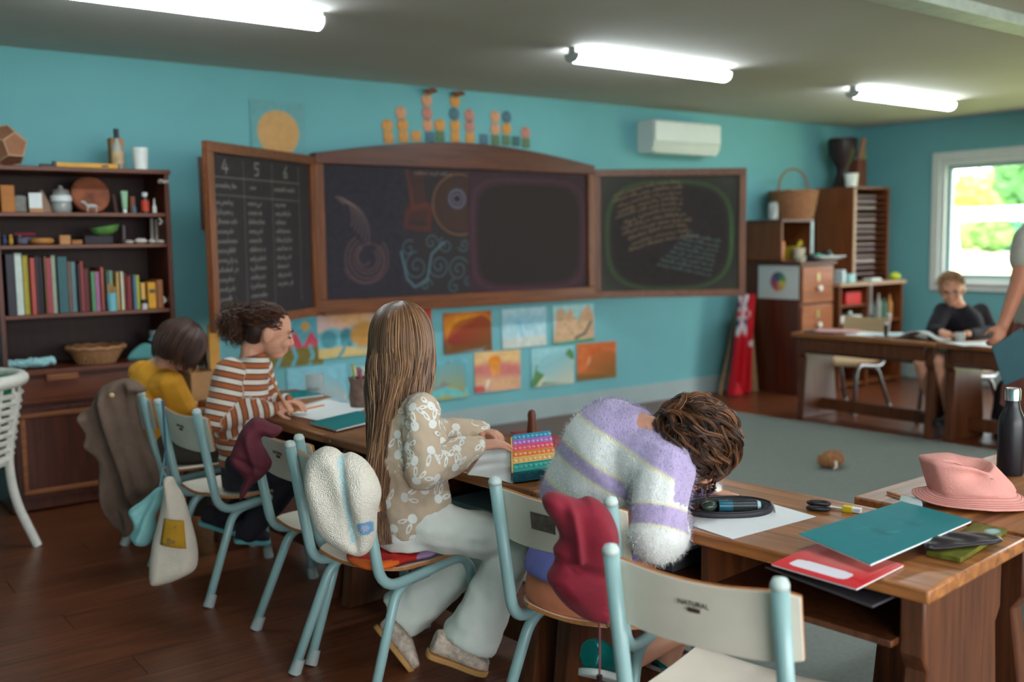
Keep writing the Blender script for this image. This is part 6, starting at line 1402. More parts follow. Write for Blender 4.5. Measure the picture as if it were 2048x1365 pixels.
# ------------------------------------------------------------------ child bent over the table in a fuzzy lilac and white jumper
pel = PD(1172, 1146, 2.65); mid = PD(1180, 1025, 2.63); che = PD(1230, 903, 2.56); nek = PD(1300, 866, 2.49); hd = PD(1390, 893, 2.47)
shL, shR = PD(1238, 858, 2.63), PD(1330, 935, 2.41); elR, wrR = PD(1312, 1072, 2.36), PD(1400, 1030, 2.62); elL, wrL = PD(1330, 960, 2.78), PD(1410, 985, 2.66)
latp = (shR-shL).normalized(); lat0 = Vector((.26, -.96, 0)); HF = Vector((.30, -.30, -.9))+sr*.25; HU = Vector((sr.x, sr.y, .12))
hipR, hipL = pel+lat0*.08, pel-lat0*.08; knR, knL = PD(1440, 1205, 2.62), PD(1400, 1150, 2.85); anR, anL = PD(1262, 1318, 2.52), PD(1330, 1330, 2.9)
P4 = person('child in a fuzzy lilac and white striped jumper slumped over the table', (pel.x, pel.y, .008))
def b4(mb):
    loft(mb, torso_secs([pel-ZU*.05, pel+ZU*.03, mid, che, nek], [lat0, lat0, (lat0+latp).normalized(), latp, latp], [.11, .12, .11, .115, .05], [.09, .09, .085, .09, .045]))
    chain(mb, [che, nek, hd], [.06, .044, .045]); head_prims(mb, hd, HF, HU, .98)
    for s_, e_, w_ in ((shR, elR, wrR), (shL, elL, wrL)): chain(mb, [che, s_, e_, w_], [.05, .04, .032, .021])
    hand(mb, wrR, PD(1455, 1005, 2.66)-wrR, Vector((0, 0, -1)), .8, (10, 12, 10), 1); hand(mb, wrL, PD(1450, 990, 2.62)-wrL, Vector((0, 0, -1)), .8, (10, 12, 10), -1)
    for h_, k_, a_ in ((hipR, knR, anR), (hipL, knL, anL)): chain(mb, [h_, k_, a_], [.065, .048, .032])
body_part(P4, b4, .006, 4)
hem4 = pel*.52+mid*.48
sp4 = [hem4, mid*.8+che*.2, che*.75+mid*.25, che, nek]
def g4(mb):
    loft(mb, torso_secs([hem4, mid*.9+che*.1, mid*.45+che*.55, che, nek*.55+che*.45, nek], [lat0, (lat0*.7+latp*.3).normalized(), (lat0*.4+latp*.6).normalized(), latp, latp, latp], [.140, .150, .152, .147, .11, .06], [.105, .115, .125, .120, .095, .055]), 28, 2.2)
    chain(mb, [che, shR], [.10, .072]); chain(mb, [che, shL], [.10, .072]); chain(mb, [shR, elR], [.074, .068]); chain(mb, [elR, elR*.7+wrR*.3], [.068, .058]); chain(mb, [shL, elL, wrL], [.072, .062, .045])
AX4 = sr*.49+ZU*.87; p04 = PD(1260, 887, 2.55)
def u4(p):
    """knit bands: level with the leaning torso; around the arm on the sleeve"""
    ut = max(.2, min(.9, .5+AX4.dot(p-p04)))
    t, d, L = seg_t(p, shR, elR); w = (p-shR).dot(elR-shR)/L; t2, d2, L2 = seg_t(p, elR, wrR)
    if d < .092 and w > .02 or d2 < .075:
        if d2 < d and t2 > .15: return .46 if t2 < .22 else .05
        if w < .09:
            off = (p-(shR+(elR-shR)*max(0, min(1, w/L)))).dot(sr); return max(ut, .46) if off < .022 else .6
        if w < .112: return .44-(w-.09)/.022*.032
        if w < .142: return .405
        if w < .160: return .398-(w-.142)/.018*.030
        return .36
    return ut
LIL, WHT, YEL, PUR = (178, 162, 200), (224, 226, 224), (226, 222, 186), (120, 104, 140)
fz = BANDS('fuzzy_lilac_knit', [(0, PUR), (.1, PUR), (.11, LIL), (.30, LIL), (.310, YEL), (.320, WHT), (.372, WHT), (.380, YEL), (.388, LIL), (.416, LIL), (.424, YEL), (.432, WHT), (.490, WHT), (.498, YEL), (.506, LIL), (1, LIL)], None, .95, .5, .5, 320)
jo, jv, jf, jn = garment(g4, .0075, 'jumper', fz, P4, 5, .005, 12, 6, u4)
# fuzz: fine fibres standing off the knit
ju = np.empty(len(jv)); jo.data.attributes['u'].data.foreach_get('value', ju); rf = random.Random(3); FV = []; FF = []; FU = []
for k in range(26000):
    i = rf.randrange(len(jv)); p = Vector(jv[i])+Vector((rf.gauss(0, .003), rf.gauss(0, .003), rf.gauss(0, .003))); n_ = (Vector(jn[i])+Vector((rf.gauss(0, .5), rf.gauss(0, .5), rf.gauss(0, .5)))).normalized(); L = .006+.008*rf.random(); x, _, _ = frame_of(n_); o = len(FV); u_ = ju[i]
    FV += [tuple(p-x*.0007), tuple(p+x*.0007), tuple(p+n_*L)]; FF.append((o, o+1, o+2)); FU += [u_]*3
fm_ = MB(); fm_.v = FV; fm_.f = FF; fm_.m = [0]*len(FF); fm_.xf(WM[P4.name].inverted()); me = fm_.mesh('fuzz', fz, 0); set_attr(me, 'u', FU); tag(link('fuzz', me, jo), kind='stuff')
salmon = M('salmon_shorts', (196, 116, 84), .85, .06, 15, .15, 120); lilac_cloth = M('lilac_shirt', (122, 122, 190), .85, .05, 15)
def t4(mb):
    loft(mb, torso_secs([pel-ZU*.092, pel-ZU*.045, pel-ZU*.005, pel*.93+mid*.07], [lat0]*4, [.145, .165, .160, .13], [.125, .145, .140, .11])); chain(mb, [hipR, hipR*.35+knR*.65], [.088, .075]); chain(mb, [hipL, hipL*.35+knL*.65], [.088, .075])
garment(t4, .009, 'shorts', salmon, P4, 5, .006, 9, 2)
def l4(mb): loft(mb, torso_secs([pel*.99+mid*.01, pel*.82+mid*.18, pel*.65+mid*.35, pel*.45+mid*.55], [lat0]*4, [.168, .165, .155, .13], [.150, .145, .130, .10]))
garment(l4, .009, 'undershirt', lilac_cloth, P4, 4, .004, 10, 4)
teal_sh = M('teal_foil', (16, 110, 104), .2, .1, metal=.4); shw = M('white_trainer', (206, 214, 210), .5)
shoe(P4, PD(1172, 1352, 2.42), PD(1265, 1372, 2.55), Vector((-.2, .2, 1)), 1.0, teal_sh, shw); shoe(P4, PD(1300, 1375, 2.88), PD(1390, 1378, 2.95), ZU, .9, teal_sh, shw)
# curls
rc4 = random.Random(12); F_, U_ = HF.normalized(), None; U_ = (HU-F_*HU.dot(F_)).normalized(); R_ = F_.cross(U_)
mb = MB(); rot = Matrix((R_, F_, U_)).transposed(); mb.ell(hd+U_*.010-F_*.018, (.086, .088, .088), rot); mb.ell(hd+sr*.025-ZU*.01, (.072, .072, .072)); v, f, n = blob(mb, .008, 3); v = wrinkle(v, n, .012, 22, 5)
hair4 = from_np(v, f, None, '').build('hair', M('dark_brown_hair_base', (58, 36, 26), .5, .2, 40), P4, 180, True)
paths = []; rads = []; cols = []
hc4 = hd+U_*.010-F_*.018
for i in range(290):
    # locks that lie on the head in waves, then hang; each a bundle of fine strands
    dv = Vector((rc4.gauss(0, 1), rc4.gauss(0, 1), rc4.gauss(.5, 1))).normalized()
    if dv.dot(F_) > .78: continue
    rad = .084+.024*rc4.random(); L = .10+.10*rc4.random(); n = 24; pos = hc4+dv*rad; vel = (sr*.7+Vector((rc4.gauss(0, .6), rc4.gauss(0, .6), -.4+rc4.gauss(0, .3))))
    ph, fq, am = rc4.random()*6.28, 1.0+1.0*rc4.random(), .008+.009*rc4.random(); pts = []; B = []
    for k in range(n):
        nn = (pos-hc4).normalized(); tg = vel-nn*vel.dot(nn); tg = tg.normalized() if tg.length > .05 else vel.normalized(); bn = nn.cross(tg); t = k/(n-1); e_ = min(1, t*3)
        pts.append(pos+bn*(am*e_*math.sin(ph+fq*6.28*t))+nn*(am*.7*e_*math.cos(ph+fq*6.28*t))); B.append((bn, nn))
        pos = pos+tg*(L/n); vel = (vel+Vector((0, 0, -.09))).normalized(); d2 = (pos-hc4)
        if d2.length < rad or nn.z > -.2: pos = hc4+d2.normalized()*max(rad, min(d2.length, rad*1.06))
    base_c = hair_mix(rc4, (42, 23, 15), (118, 74, 42))
    for j in range(20):
        a_, r_ = rc4.random()*6.28, .0095*math.sqrt(rc4.random()); o1, o2 = r_*math.cos(a_), r_*math.sin(a_)
        paths.append([p+bn*(o1*(1-.6*k/(n-1)))+nn*(o2*(1-.6*k/(n-1))) for k, (p, (bn, nn)) in enumerate(zip(pts, B))]); rads.append(.0007+.0005*rc4.random()); m_ = .65+.9*rc4.random()**1.5; cols.append(tuple(min(255, x*m_) for x in base_c))
strand_mesh(paths, rads, cols, 'curls', hair4)

# ------------------------------------------------------------------ child in the striped top, writing
pel = PD(492, 920, 3.98); mid = PD(478, 855, 3.98); che = PD(486, 785, 3.98); nek = PD(502, 708, 3.97); hd = PD(538, 664, 3.97)
shR, elR, wrR = PD(458, 742, 3.86), PD(436, 838, 3.84), PD(545, 818, 3.94); shL, elL, wrL = PD(520, 735, 4.10), PD(540, 815, 4.18), PD(572, 802, 4.12)
sr2 = Vector((.92, -.39, 0)); vf2 = Vector((.39, .92, 0)); lat = Vector((-.39, -.92, 0))*1.0; HF = (sr2*.94+Vector((0, 0, -.30))+vf2*.05); HU = Vector((0, 0, 1))+sr2*.3
hipR, hipL = pel+lat*.075, pel-lat*.075; knR, knL = PD(590, 945, 3.95), PD(600, 935, 4.1); anR, anL = PD(498, 1062, 4.0), PD(452, 1035, 4.12)
P2 = person('child with a curly brown bun in a rust striped top, writing with a pencil', (pel.x, pel.y, .008))
def b2(mb):
    loft(mb, torso_secs([pel-ZU*.05, pel+ZU*.03, mid, che, nek-ZU*.02], [lat]*5, [.10, .105, .095, .11, .055], [.08, .08, .075, .08, .045]))
    chain(mb, [nek-ZU*.05, nek+ZU*.02, hd-ZU*.03-sr2*.02], [.05, .040, .042]); head_prims(mb, hd, HF, HU, .98)
    for s_, e_, w_ in ((shR, elR, wrR), (shL, elL, wrL)): chain(mb, [che+ZU*.05, s_, e_, w_], [.05, .038, .03, .0205])
    hand(mb, wrR, PD(580, 812, 3.97)-wrR, Vector((.2, .8, -.6)), .80, (42, 48, 40), 1); hand(mb, wrL, PD(596, 806, 4.1)-wrL, Vector((0, 0, -1)), .80, (20, 25, 20), 1)
    for h_, k_, a_ in ((hipR, knR, anR), (hipL, knL, anL)): chain(mb, [h_, k_, a_], [.065, .048, .032])
bo = body_part(P2, b2, .0052, 3); F_ = HF.normalized(); U_ = (HU-F_*HU.dot(F_)).normalized(); R_ = F_.cross(U_)
dk = M('dark_eye', (40, 26, 24), .4)
for q in (-1, 1):
    c_ = hd+R_*(.031*q)+F_*.083+U_*.004; MB().tube([c_-R_*.014*q-U_*.001, c_+F_*.003-U_*.005, c_+R_*.016*q-F_*.008-U_*.002], .0026, 6).build('eyelashes', dk, bo, 180, True); b_ = hd+R_*(.030*q)+F_*.088+U_*.027; MB().tube([b_-R_*.014*q, b_+U_*.004, b_+R_*.018*q-F_*.010-U_*.001], .003, 6).build('eyebrow', M('brow', (70, 44, 32), .8), bo, 180, True)
hem = pel*.95+mid*.05-ZU*.02
def g2(mb):
    loft(mb, torso_secs([hem, pel+ZU*.05, mid, che, nek-ZU*.035, nek-ZU*.004], [lat]*6, [.125, .128, .124, .126, .085, .052], [.105, .105, .10, .10, .07, .047]))
    chain(mb, [che+ZU*.04, shR], [.072, .056]); chain(mb, [che+ZU*.04, shL], [.072, .056]); chain(mb, [shR, elR, wrR], [.056, .054, .033]); chain(mb, [shL, elL, wrL], [.054, .050, .033])
def u2(p):
    t, d, L = seg_t(p, hem, nek); best = (d-.055, t*L)
    for a, b, u0 in ((shR, elR, .013), (elR, wrR, .02), (shL, elL, .013), (elL, wrL, .02)):
        t, d, L = seg_t(p, a, b); t = (p-a).dot(b-a)/L/L
        if d-.012 < best[0]: best = (d-.012, 2+u0+t*L)
    return best[1]
RUST, NAVY, CRM = (166, 92, 54), (52, 48, 60), (214, 202, 190)
st2 = BANDS('rust_striped_jersey', [(0, RUST), (.40, NAVY), (.50, CRM), (.90, NAVY)], .043, .9, .1, .15, 200)
garment(g2, .0065, 'striped_top', st2, P2, 4, .007, 12, 5, u2)
navy = M('dark_leggings', (34, 30, 40), .85)
def t2(mb):
    loft(mb, torso_secs([pel-ZU*.10, pel-ZU*.03, pel+ZU*.03], [lat]*3, [.115, .12, .11], [.10, .10, .09]))
    for h_, k_, a_ in ((hipR, knR, anR), (hipL, knL, anL)): chain(mb, [h_, k_, a_], [.082, .066, .048])
garment(t2, .010, 'leggings', navy, P2, 4, .005, 9, 3)
tealsole = M('teal_sock', (96, 156, 160), .8)
shoe(P2, PD(468, 1085, 4.0), PD(540, 1088, 4.05), ZU, 1.0, navy, tealsole); shoe(P2, PD(398, 1050, 4.12), PD(470, 1072, 4.12), Vector((.3, 0, 1)), 1.0, navy, tealsole)
# pulled-back hair and curly bun
mb = MB(); rot = Matrix((R_, F_, U_)).transposed(); mb.ell(hd-F_*.020+U_*.032, (.077, .087, .076), rot); mb.ell(hd-F_*.05+U_*.0, (.070, .052, .070), rot); v, f, n = blob(mb, .007, 3); hair2 = from_np(v, f, None, '').build('hair', M('auburn_hair_base', (48, 25, 18), .5, .25, 50), P2, 180, True)
rb2 = random.Random(6); bun = PD(474, 640, 3.98); paths = []; rads = []; cols = []
for i in range(900):
    ph = rb2.uniform(0, 2*math.pi); el_ = rb2.uniform(-.1, 1.45); dv = (R_*math.cos(ph)*math.cos(el_)+F_*math.sin(ph)*math.cos(el_)+U_*math.sin(el_))
    if dv.dot(F_) > .60 and dv.dot(U_) < .62: continue
    p = hd-F_*.016+U_*.030+R_*(dv.dot(R_)*.085)+F_*(dv.dot(F_)*.094)+U_*(dv.dot(U_)*.083); q = bun+Vector((rb2.gauss(0, .02), rb2.gauss(0, .02), rb2.gauss(0, .02)))
    m_ = (p+q)/2; m_ = hd-F_*.016+U_*.03+(m_-(hd-F_*.016+U_*.03)).normalized()*.094; paths.append([Vector(k) for k in spline([tuple(p), tuple((p+m_)/2+(p-hd)*.06), tuple(m_), tuple(q)], 4, False)]); rads.append(.0018+.0012*rb2.random()); cols.append(hair_mix(rb2, (44, 22, 16), (104, 58, 36)))
for i in range(480):
    dv = Vector((rb2.gauss(0, 1), rb2.gauss(0, 1), rb2.gauss(0, 1))).normalized(); p = bun+dv*.03-ZU*.012; paths.append(curl_path(p, dv-sr2*.2, .05+.035*rb2.random(), .006+.004*rb2.random(), 1.5+1.5*rb2.random(), .35, rb2, 20)); rads.append(.0016+.001*rb2.random()); cols.append(hair_mix(rb2, (46, 24, 17), (112, 64, 38)))
strand_mesh(paths, rads, cols, 'curls', hair2)
h_ = PD(570, 812, 3.95); tp = PD(538, 748, 3.93); ti = h_+(h_-tp).normalized()*.05
pc2 = thing('writing_pencil', 'wooden pencil in the hand of the striped child', 'pencil', ti); MB().tube([ti+(tp-ti)*.1, tp], .0048, 6).build('shaft', M('cedar', (176, 116, 66), .6), pc2, 40, True); MB().tube([ti, ti+(tp-ti)*.1], [.0006, .0048], 6).build('tip', M('sharpened_tip', (196, 160, 120), .7), pc2, 40, True)

# ------------------------------------------------------------------ child in the yellow shirt
pel = PD(330, 888, 4.5); mid = PD(308, 830, 4.5); che = PD(306, 778, 4.5); nek = PD(330, 722, 4.48); hd = PD(366, 690, 4.44)
shR, elR, wrR = PD(342, 770, 4.37), PD(374, 832, 4.40), PD(415, 822, 4.52); shL, elL, wrL = PD(284, 748, 4.62), PD(330, 810, 4.72), PD(400, 812, 4.70)
lat = (shR-shL).normalized(); lat.z = 0; lat.normalize(); HF = Vector((.72, .10, -.62)); HU = Vector((.45, 0, .9)); F1_ = Vector((-lat.y, lat.x, 0))
hipR, hipL = pel+lat*.075, pel-lat*.075; knR, knL = PD(440, 905, 4.5), PD(440, 890, 4.65); anR, anL = PD(400, 1010, 4.55), PD(395, 1000, 4.7)
P1 = person('child with a brown bob in a mustard yellow shirt, head bowed', (pel.x, pel.y, .008))
def b1(mb):
    loft(mb, torso_secs([pel-ZU*.05, pel+ZU*.02, mid, che, nek], [lat]*5, [.10, .105, .10, .11, .05], [.08, .08, .08, .085, .045]))
    chain(mb, [che, nek, hd], [.06, .045, .045]); head_prims(mb, hd, HF, HU, .98)
    for s_, e_, w_ in ((shR, elR, wrR), (shL, elL, wrL)): chain(mb, [che+ZU*.03, s_, e_, w_], [.05, .04, .032, .021])
    hand(mb, wrR, Vector((.9, -.1, -.1)), Vector((0, 0, -1)), .8, (25, 30, 25), 1); hand(mb, wrL, Vector((.9, -.2, -.1)), Vector((0, 0, -1)), .8, (25, 30, 25), -1)
    for h_, k_, a_ in ((hipR, knR, anR), (hipL, knL, anL)): chain(mb, [h_, k_, a_], [.065, .048, .032])
body_part(P1, b1, .0065, 3)
def g1(mb):
    loft(mb, torso_secs([pel-ZU*.01, mid, che*.6+mid*.4, che, nek*.5+che*.5, nek*.9+che*.1], [lat]*6, [.125, .13, .135, .132, .10, .055], [.105, .11, .11, .105, .085, .048]))
    chain(mb, [che, shR], [.085, .062]); chain(mb, [che, shL], [.085, .062]); chain(mb, [shR, shR*.25+elR*.75], [.062, .060]); chain(mb, [shL, shL*.25+elL*.75], [.062, .060])
garment(g1, .0075, 'shirt', M('mustard_shirt', (214, 148, 36), .85, .06, 12, .15, 120), P1, 4, .007, 10, 9)
def t1(mb):
    loft(mb, torso_secs([pel-ZU*.07, pel-ZU*.02, pel+ZU*.03], [lat]*3, [.115, .12, .11], [.10, .10, .09]))
    for h_, k_, a_ in ((hipR, knR, anR), (hipL, knL, anL)): chain(mb, [h_, k_, a_], [.085, .07, .055])
garment(t1, .010, 'trousers', M('olive_trousers', (70, 64, 56), .9), P1, 4, .005, 9, 3)
F_ = HF.normalized(); U_ = (HU-F_*HU.dot(F_)).normalized(); R_ = F_.cross(U_); rot = Matrix((R_, F_, U_)).transposed(); mb = MB(); mb.ell(hd-F_*.012+U_*.022, (.093, .104, .094), rot); mb.ell(hd-F_*.045-U_*.03, (.088, .065, .075), rot); v, f, n = blob(mb, .008, 3); hair1 = from_np(v, f, None, '').build('hair', M('brown_bob_base', (46, 26, 20), .5, .2, 50), P1, 180, True)
rb1 = random.Random(2); paths = []; rads = []; cols = []; crown = hd-F_*.03+U_*.11
for i in range(900):
    ph = rb1.uniform(0, 2*math.pi); dh = R_*math.cos(ph)+F_*math.sin(ph); q = 1+.06*rb1.random(); ln = 1.15-.45*rb1.random()
    fr = dh.dot(F_); low = (.10 if fr > .4 else .125)*ln
    p0 = crown+dh*.012; p1 = hd-F_*.012+U_*.088+R_*(math.cos(ph)*.062*q)+F_*(math.sin(ph)*.070*q); p2 = hd-F_*.012+U_*.030+R_*(math.cos(ph)*.098*q)+F_*(math.sin(ph)*.110*q); p3 = p2*1.0-U_*(low*.55)-ZU*.01; p4 = p2-U_*(low*.75)-ZU*(low*.35)-dh*.012
    if fr > .75: p3 = p2-ZU*.03; p4 = p2-ZU*(.055+.02*rb1.random())+F_*.005
    paths.append([Vector(k) for k in spline([tuple(x) for x in (p0, p1, p2, p3, p4)], 3, False)]); rads.append(.0022+.0016*rb1.random()); cols.append(hair_mix(rb1, (42, 23, 18), (98, 58, 42)))
strand_mesh(paths, rads, cols, 'hair_strands', hair1)

# ------------------------------------------------------------------ boy in black at the far table
pel = PD(1936, 712, 7.12); che = PD(1925, 648, 7.02); mid = (pel+che)/2; nek = PD(1914, 611, 6.98); hd = PD(1903, 578, 6.94)
shR, elR, wrR = PD(1886, 622, 6.96), PD(1866, 664, 6.84), PD(1884, 664, 6.68); shL, elL, wrL = PD(1962, 624, 7.08), PD(1984, 668, 6.98), PD(1934, 668, 6.70)
lat = Vector((-.30, .93, 0)); HF = Vector((-.86, -.42, -.34)); HU = ZU
hipR, hipL = pel+lat*.07, pel-lat*.07; knR, knL = PD(1842, 722, 6.70), PD(1880, 722, 6.62); anR, anL = PD(1866, 812, 6.85), PD(1890, 822, 6.75)
P5 = person('boy with short fair hair, glasses and a black jumper at the far table', (pel.x, pel.y, .008))
def b5(mb):
    loft(mb, torso_secs([pel-ZU*.05, pel+ZU*.03, mid, che, nek], [lat]*5, [.11, .115, .11, .12, .055], [.09, .09, .085, .09, .05]))
    chain(mb, [che, nek, hd], [.06, .048, .05]); head_prims(mb, hd, HF, HU, 1.06)
    for s_, e_, w_ in ((shR, elR, wrR), (shL, elL, wrL)): chain(mb, [che, s_, e_, w_], [.06, .045, .036, .024])
    hand(mb, wrR, Vector((-.6, -.5, .1)), Vector((0, 0, -1)), .95, (35, 40, 35), -1); hand(mb, wrL, Vector((-.6, .5, 0)), Vector((0, 0, -1)), .95, (20, 25, 20), 1)
    for h_, k_, a_ in ((hipR, knR, anR), (hipL, knL, anL)): chain(mb, [h_, k_, a_], [.07, .055, .036])
bo = body_part(P5, b5, .008, 3)
def g5(mb):
    loft(mb, torso_secs([pel-ZU*.02, mid, che, nek*.6+che*.4, nek], [lat]*5, [.13, .135, .14, .10, .058], [.11, .11, .11, .085, .052]))
    for s_, e_, w_ in ((shR, elR, wrR), (shL, elL, wrL)): chain(mb, [che, s_, e_, w_*.9+e_*.1], [.08, .062, .056, .036])
garment(g5, .010, 'jumper', M('black_jumper', (22, 18, 26), .9), P5, 4, .006, 9, 3)
def t5(mb):
    loft(mb, torso_secs([pel-ZU*.08, pel-ZU*.02, pel+ZU*.03], [lat]*3, [.125, .13, .12], [.11, .11, .10])); chain(mb, [hipR, hipR*.3+knR*.7], [.088, .075]); chain(mb, [hipL, hipL*.3+knL*.7], [.088, .075])
garment(t5, .012, 'shorts', M('grey_shorts', (60, 54, 56), .9), P5, 4)
shoe(P5, PD(1880, 838, 6.92), PD(1848, 842, 6.72), ZU, 1.1, blk, blk); shoe(P5, PD(1904, 846, 6.85), PD(1872, 852, 6.62), ZU, 1.1, blk, blk)
F_ = HF.normalized(); U_ = (HU-F_*HU.dot(F_)).normalized(); R_ = F_.cross(U_); rot = Matrix((R_, F_, U_)).transposed()
gl = M('glasses_frame', (70, 60, 60), .3)
for q in (-1, 1):
    c_ = hd+R_*(.034*q)+F_*.096+U_*.006; MB().ell(c_-F_*.014, (.011, .006, .007), rot, 10, 6).build('eye', dk, bo, 180, True); MB().tube([c_+R_*(.026*math.cos(a))+U_*(.020*math.sin(a)) for a in [k*math.pi/8 for k in range(17)]], .002, 6, False).build('glasses_rim', gl, bo, 180, True); MB().tube([c_+R_*.026*q, hd+R_*.08*q+U_*.01], .002, 6).build('glasses_arm', gl, bo, 180, True)
MB().tube([hd+R_*-.008+F_*.1+U_*.008, hd+R_*.008+F_*.1+U_*.008], .002, 6).build('glasses_bridge', gl, bo, 180, True)
mb = MB(); mb.ell(hd-F_*.020+U_*.040, (.086, .094, .084), rot); mb.ell(hd-F_*.05+U_*.01, (.082, .062, .08), rot); v, f, n = blob(mb, .008, 3); hair5 = from_np(v, f, None, '').build('hair', M('fair_hair_base', (136, 94, 58), .6, .2, 40), P5, 180, True)
rb5 = random.Random(5); paths = []; rads = []; cols = []
for i in range(300):
    dv = Vector((rb5.gauss(0, 1), rb5.gauss(0, 1), abs(rb5.gauss(0, 1)))).normalized(); p = hd-F_*.018+U_*.036+(R_*dv.x+F_*dv.y+U_*dv.z)*.088; q = p+(F_*.5+R_*rb5.gauss(.2, .3)-U_*.15)*.04; paths.append([p, (p+q)/2+U_*.006, q]); rads.append(.003); cols.append(hair_mix(rb5, (112, 74, 44), (190, 146, 96)))
strand_mesh(paths, rads, cols, 'hair_strands', hair5)

# ------------------------------------------------------------------ standing adult at the right edge
bx = PD(2096, 640, 5.1); base = Vector((bx.x, bx.y, 0)); fr = -sr*.9+vf*.35; fr.normalize(); lat = Vector((fr.y, -fr.x, 0))*-1
z_ = lambda z, o=Vector((0, 0, 0)): Vector((base.x, base.y, z))+o
shN, elN, wrN = PD(2058, 478, 4.98), PD(2036, 572, 4.93), PD(2006, 652, 4.86); shF, elF, wrF = z_(1.36, vf*.17), z_(1.08, vf*.22), z_(.86, vf*.2+fr*.08)
P6 = person('standing adult in a pale grey top holding a teal folder', (base.x, base.y, .008))
def b6(mb):
    loft(mb, torso_secs([z_(.80), z_(.92), z_(1.10), z_(1.28), z_(1.42)], [vf]*5, [.15, .165, .13, .15, .06], [.11, .12, .10, .11, .055]))
    chain(mb, [z_(1.38), z_(1.52)], [.055, .055]); head_prims(mb, z_(1.60, fr*.01), fr, ZU, 1.1)
    chain(mb, [z_(1.34), shN, elN, wrN], [.07, .052, .042, .028]); chain(mb, [z_(1.34), shF, elF, wrF], [.07, .052, .042, .028])
    hand(mb, wrN, PD(1992, 690, 4.84)-wrN, vf, 1.0, (35, 40, 35), 1); hand(mb, wrF, Vector((0, 0, -1)), -vf, 1.0, (20, 25, 20), -1)
    for s_ in (-1, 1): chain(mb, [z_(.84, vf*.09*s_), z_(.46, vf*.09*s_+fr*.02), z_(.08, vf*.09*s_)], [.085, .06, .038])
body_part(P6, b6, .009, 3, skin2)
def g6(mb):
    loft(mb, torso_secs([z_(.90), z_(1.0), z_(1.12), z_(1.28), z_(1.40), z_(1.43)], [vf]*6, [.185, .18, .165, .17, .12, .08], [.145, .14, .125, .13, .10, .07])); chain(mb, [z_(1.33), shN, shN*.55+elN*.45], [.09, .075, .072]); chain(mb, [z_(1.33), shF, shF*.55+elF*.45], [.09, .075, .072])
garment(g6, .012, 'top', M('pale_grey_linen', (156, 152, 140), .9, .1, 60), P6, 4, .008, 8, 2)
def t6(mb):
    loft(mb, torso_secs([z_(.46), z_(.60), z_(.80), z_(.94)], [vf]*4, [.24, .22, .19, .17], [.20, .18, .15, .13]))
garment(t6, .014, 'skirt', M('rust_skirt', (128, 70, 58), .9), P6, 4, .012, 8, 2)
for s_ in (-1, 1): shoe(P6, z_(.008, vf*.09*s_-fr*.07), z_(.008, vf*.09*s_+fr*.17), ZU, 1.2, blk, blk)
mb = MB(); hc6 = z_(1.60, fr*.01); mb.ell(hc6-fr*.02+ZU*.03, (.1, .1, .1)); mb.ell(hc6-fr*.07-ZU*.05, (.07, .07, .12)); v, f, n = blob(mb, .01, 4); v = wrinkle(v, n, .01, 20, 1); from_np(v, f, None, '').build('hair', M('brown_hair', (70, 46, 34), .6, .3, 60), P6, 180, True)
fo = [PD(1983, 694, 4.86), PD(2044, 655, 4.80), PD(2072, 745, 4.80), PD(2008, 772, 4.86)]
mb = MB().slab(lambda u, v: (fo[0]*(1-u)+fo[1]*u)*(1-v)+(fo[3]*(1-u)+fo[2]*u)*v, 1, 1, .012); mb.top('held_folder', M('dark_teal_folder', (36, 78, 86), .5), 'dark teal folder in the hand of the standing adult', 'folder', bev=.002)
# ================================================================== hats, bags and clothes hung on the chairs
def lerp_px(pts, ox, oy, k): return [(ox+u/k, oy+v/k) for u, v in pts]
def hung(name, pts, d, thick, edge, mat, label, cat, folds=None, turn=0, voxel=.006, colfn=None, tilt=0, smooth=180):
    cx, cy = sum(p[0] for p in pts)/len(pts), sum(p[1] for p in pts)/len(pts); Mx = view_frame(cx, cy, d, turn, tilt)
    ol = spline(to_frame(Mx, pts), 4); mb = puff(ol, Mx, thick, edge, voxel, folds)
    loc = None
    if colfn: inv = Mx.inverted(); loc = [colfn(*(inv @ Vector(p))[:2]) for p in mb.v]
    o = mb.top(name, mat, label, cat, smooth=smooth)
    if colfn: set_col(o.data, np.array([lin(c) for c in loc]))
    return o, Mx
def px_local(Mx, px, py): return to_frame(Mx, [(px, py)])[0]
# --- white crochet hat
HATP = lerp_px([(185, 290), (205, 165), (280, 95), (350, 100), (395, 132), (440, 122), (520, 170), (580, 260), (602, 350), (580, 450), (575, 560), (545, 645), (490, 682), (420, 665), (330, 620), (250, 540), (205, 410)], 540, 860, 2.704)
HMx = view_frame(sum(p[0] for p in HATP)/17, sum(p[1] for p in HATP)/17, 2.66)
g0, g1 = px_local(HMx, 684, 912), px_local(HMx, 712, 1080); blu = px_local(HMx, 735, 1048); crn = px_local(HMx, 728, 985)
def hat_fold(x, y):
    dx, dy = g1[0]-g0[0], g1[1]-g0[1]; L = math.hypot(dx, dy); s_ = ((x-g0[0])*dy-(y-g0[1])*dx)/L; bulge = np.exp(-(((x-crn[0])/.05)**2+((y-crn[1])/.075)**2))
    return -.016*np.exp(-(s_/.012)**2)+.030*bulge+.004*np.sin(x*60+y*35)
def hat_col(x, y):
    dx, dy = g1[0]-g0[0], g1[1]-g0[1]; L = math.hypot(dx, dy); s_ = abs((x-g0[0])*dy-(y-g0[1])*dx)/L; t = ((x-g0[0])*dx+(y-g0[1])*dy)/L/L; r = math.hypot((x-blu[0]), (y-blu[1])*1.1)
    if .010 < r < .022: return (112, 160, 196)
    if r < .010: return (170, 176, 204)
    if s_ < .0085 and -.02 < t < 1.0: return (188, 214, 216)
    return (226, 218, 204)
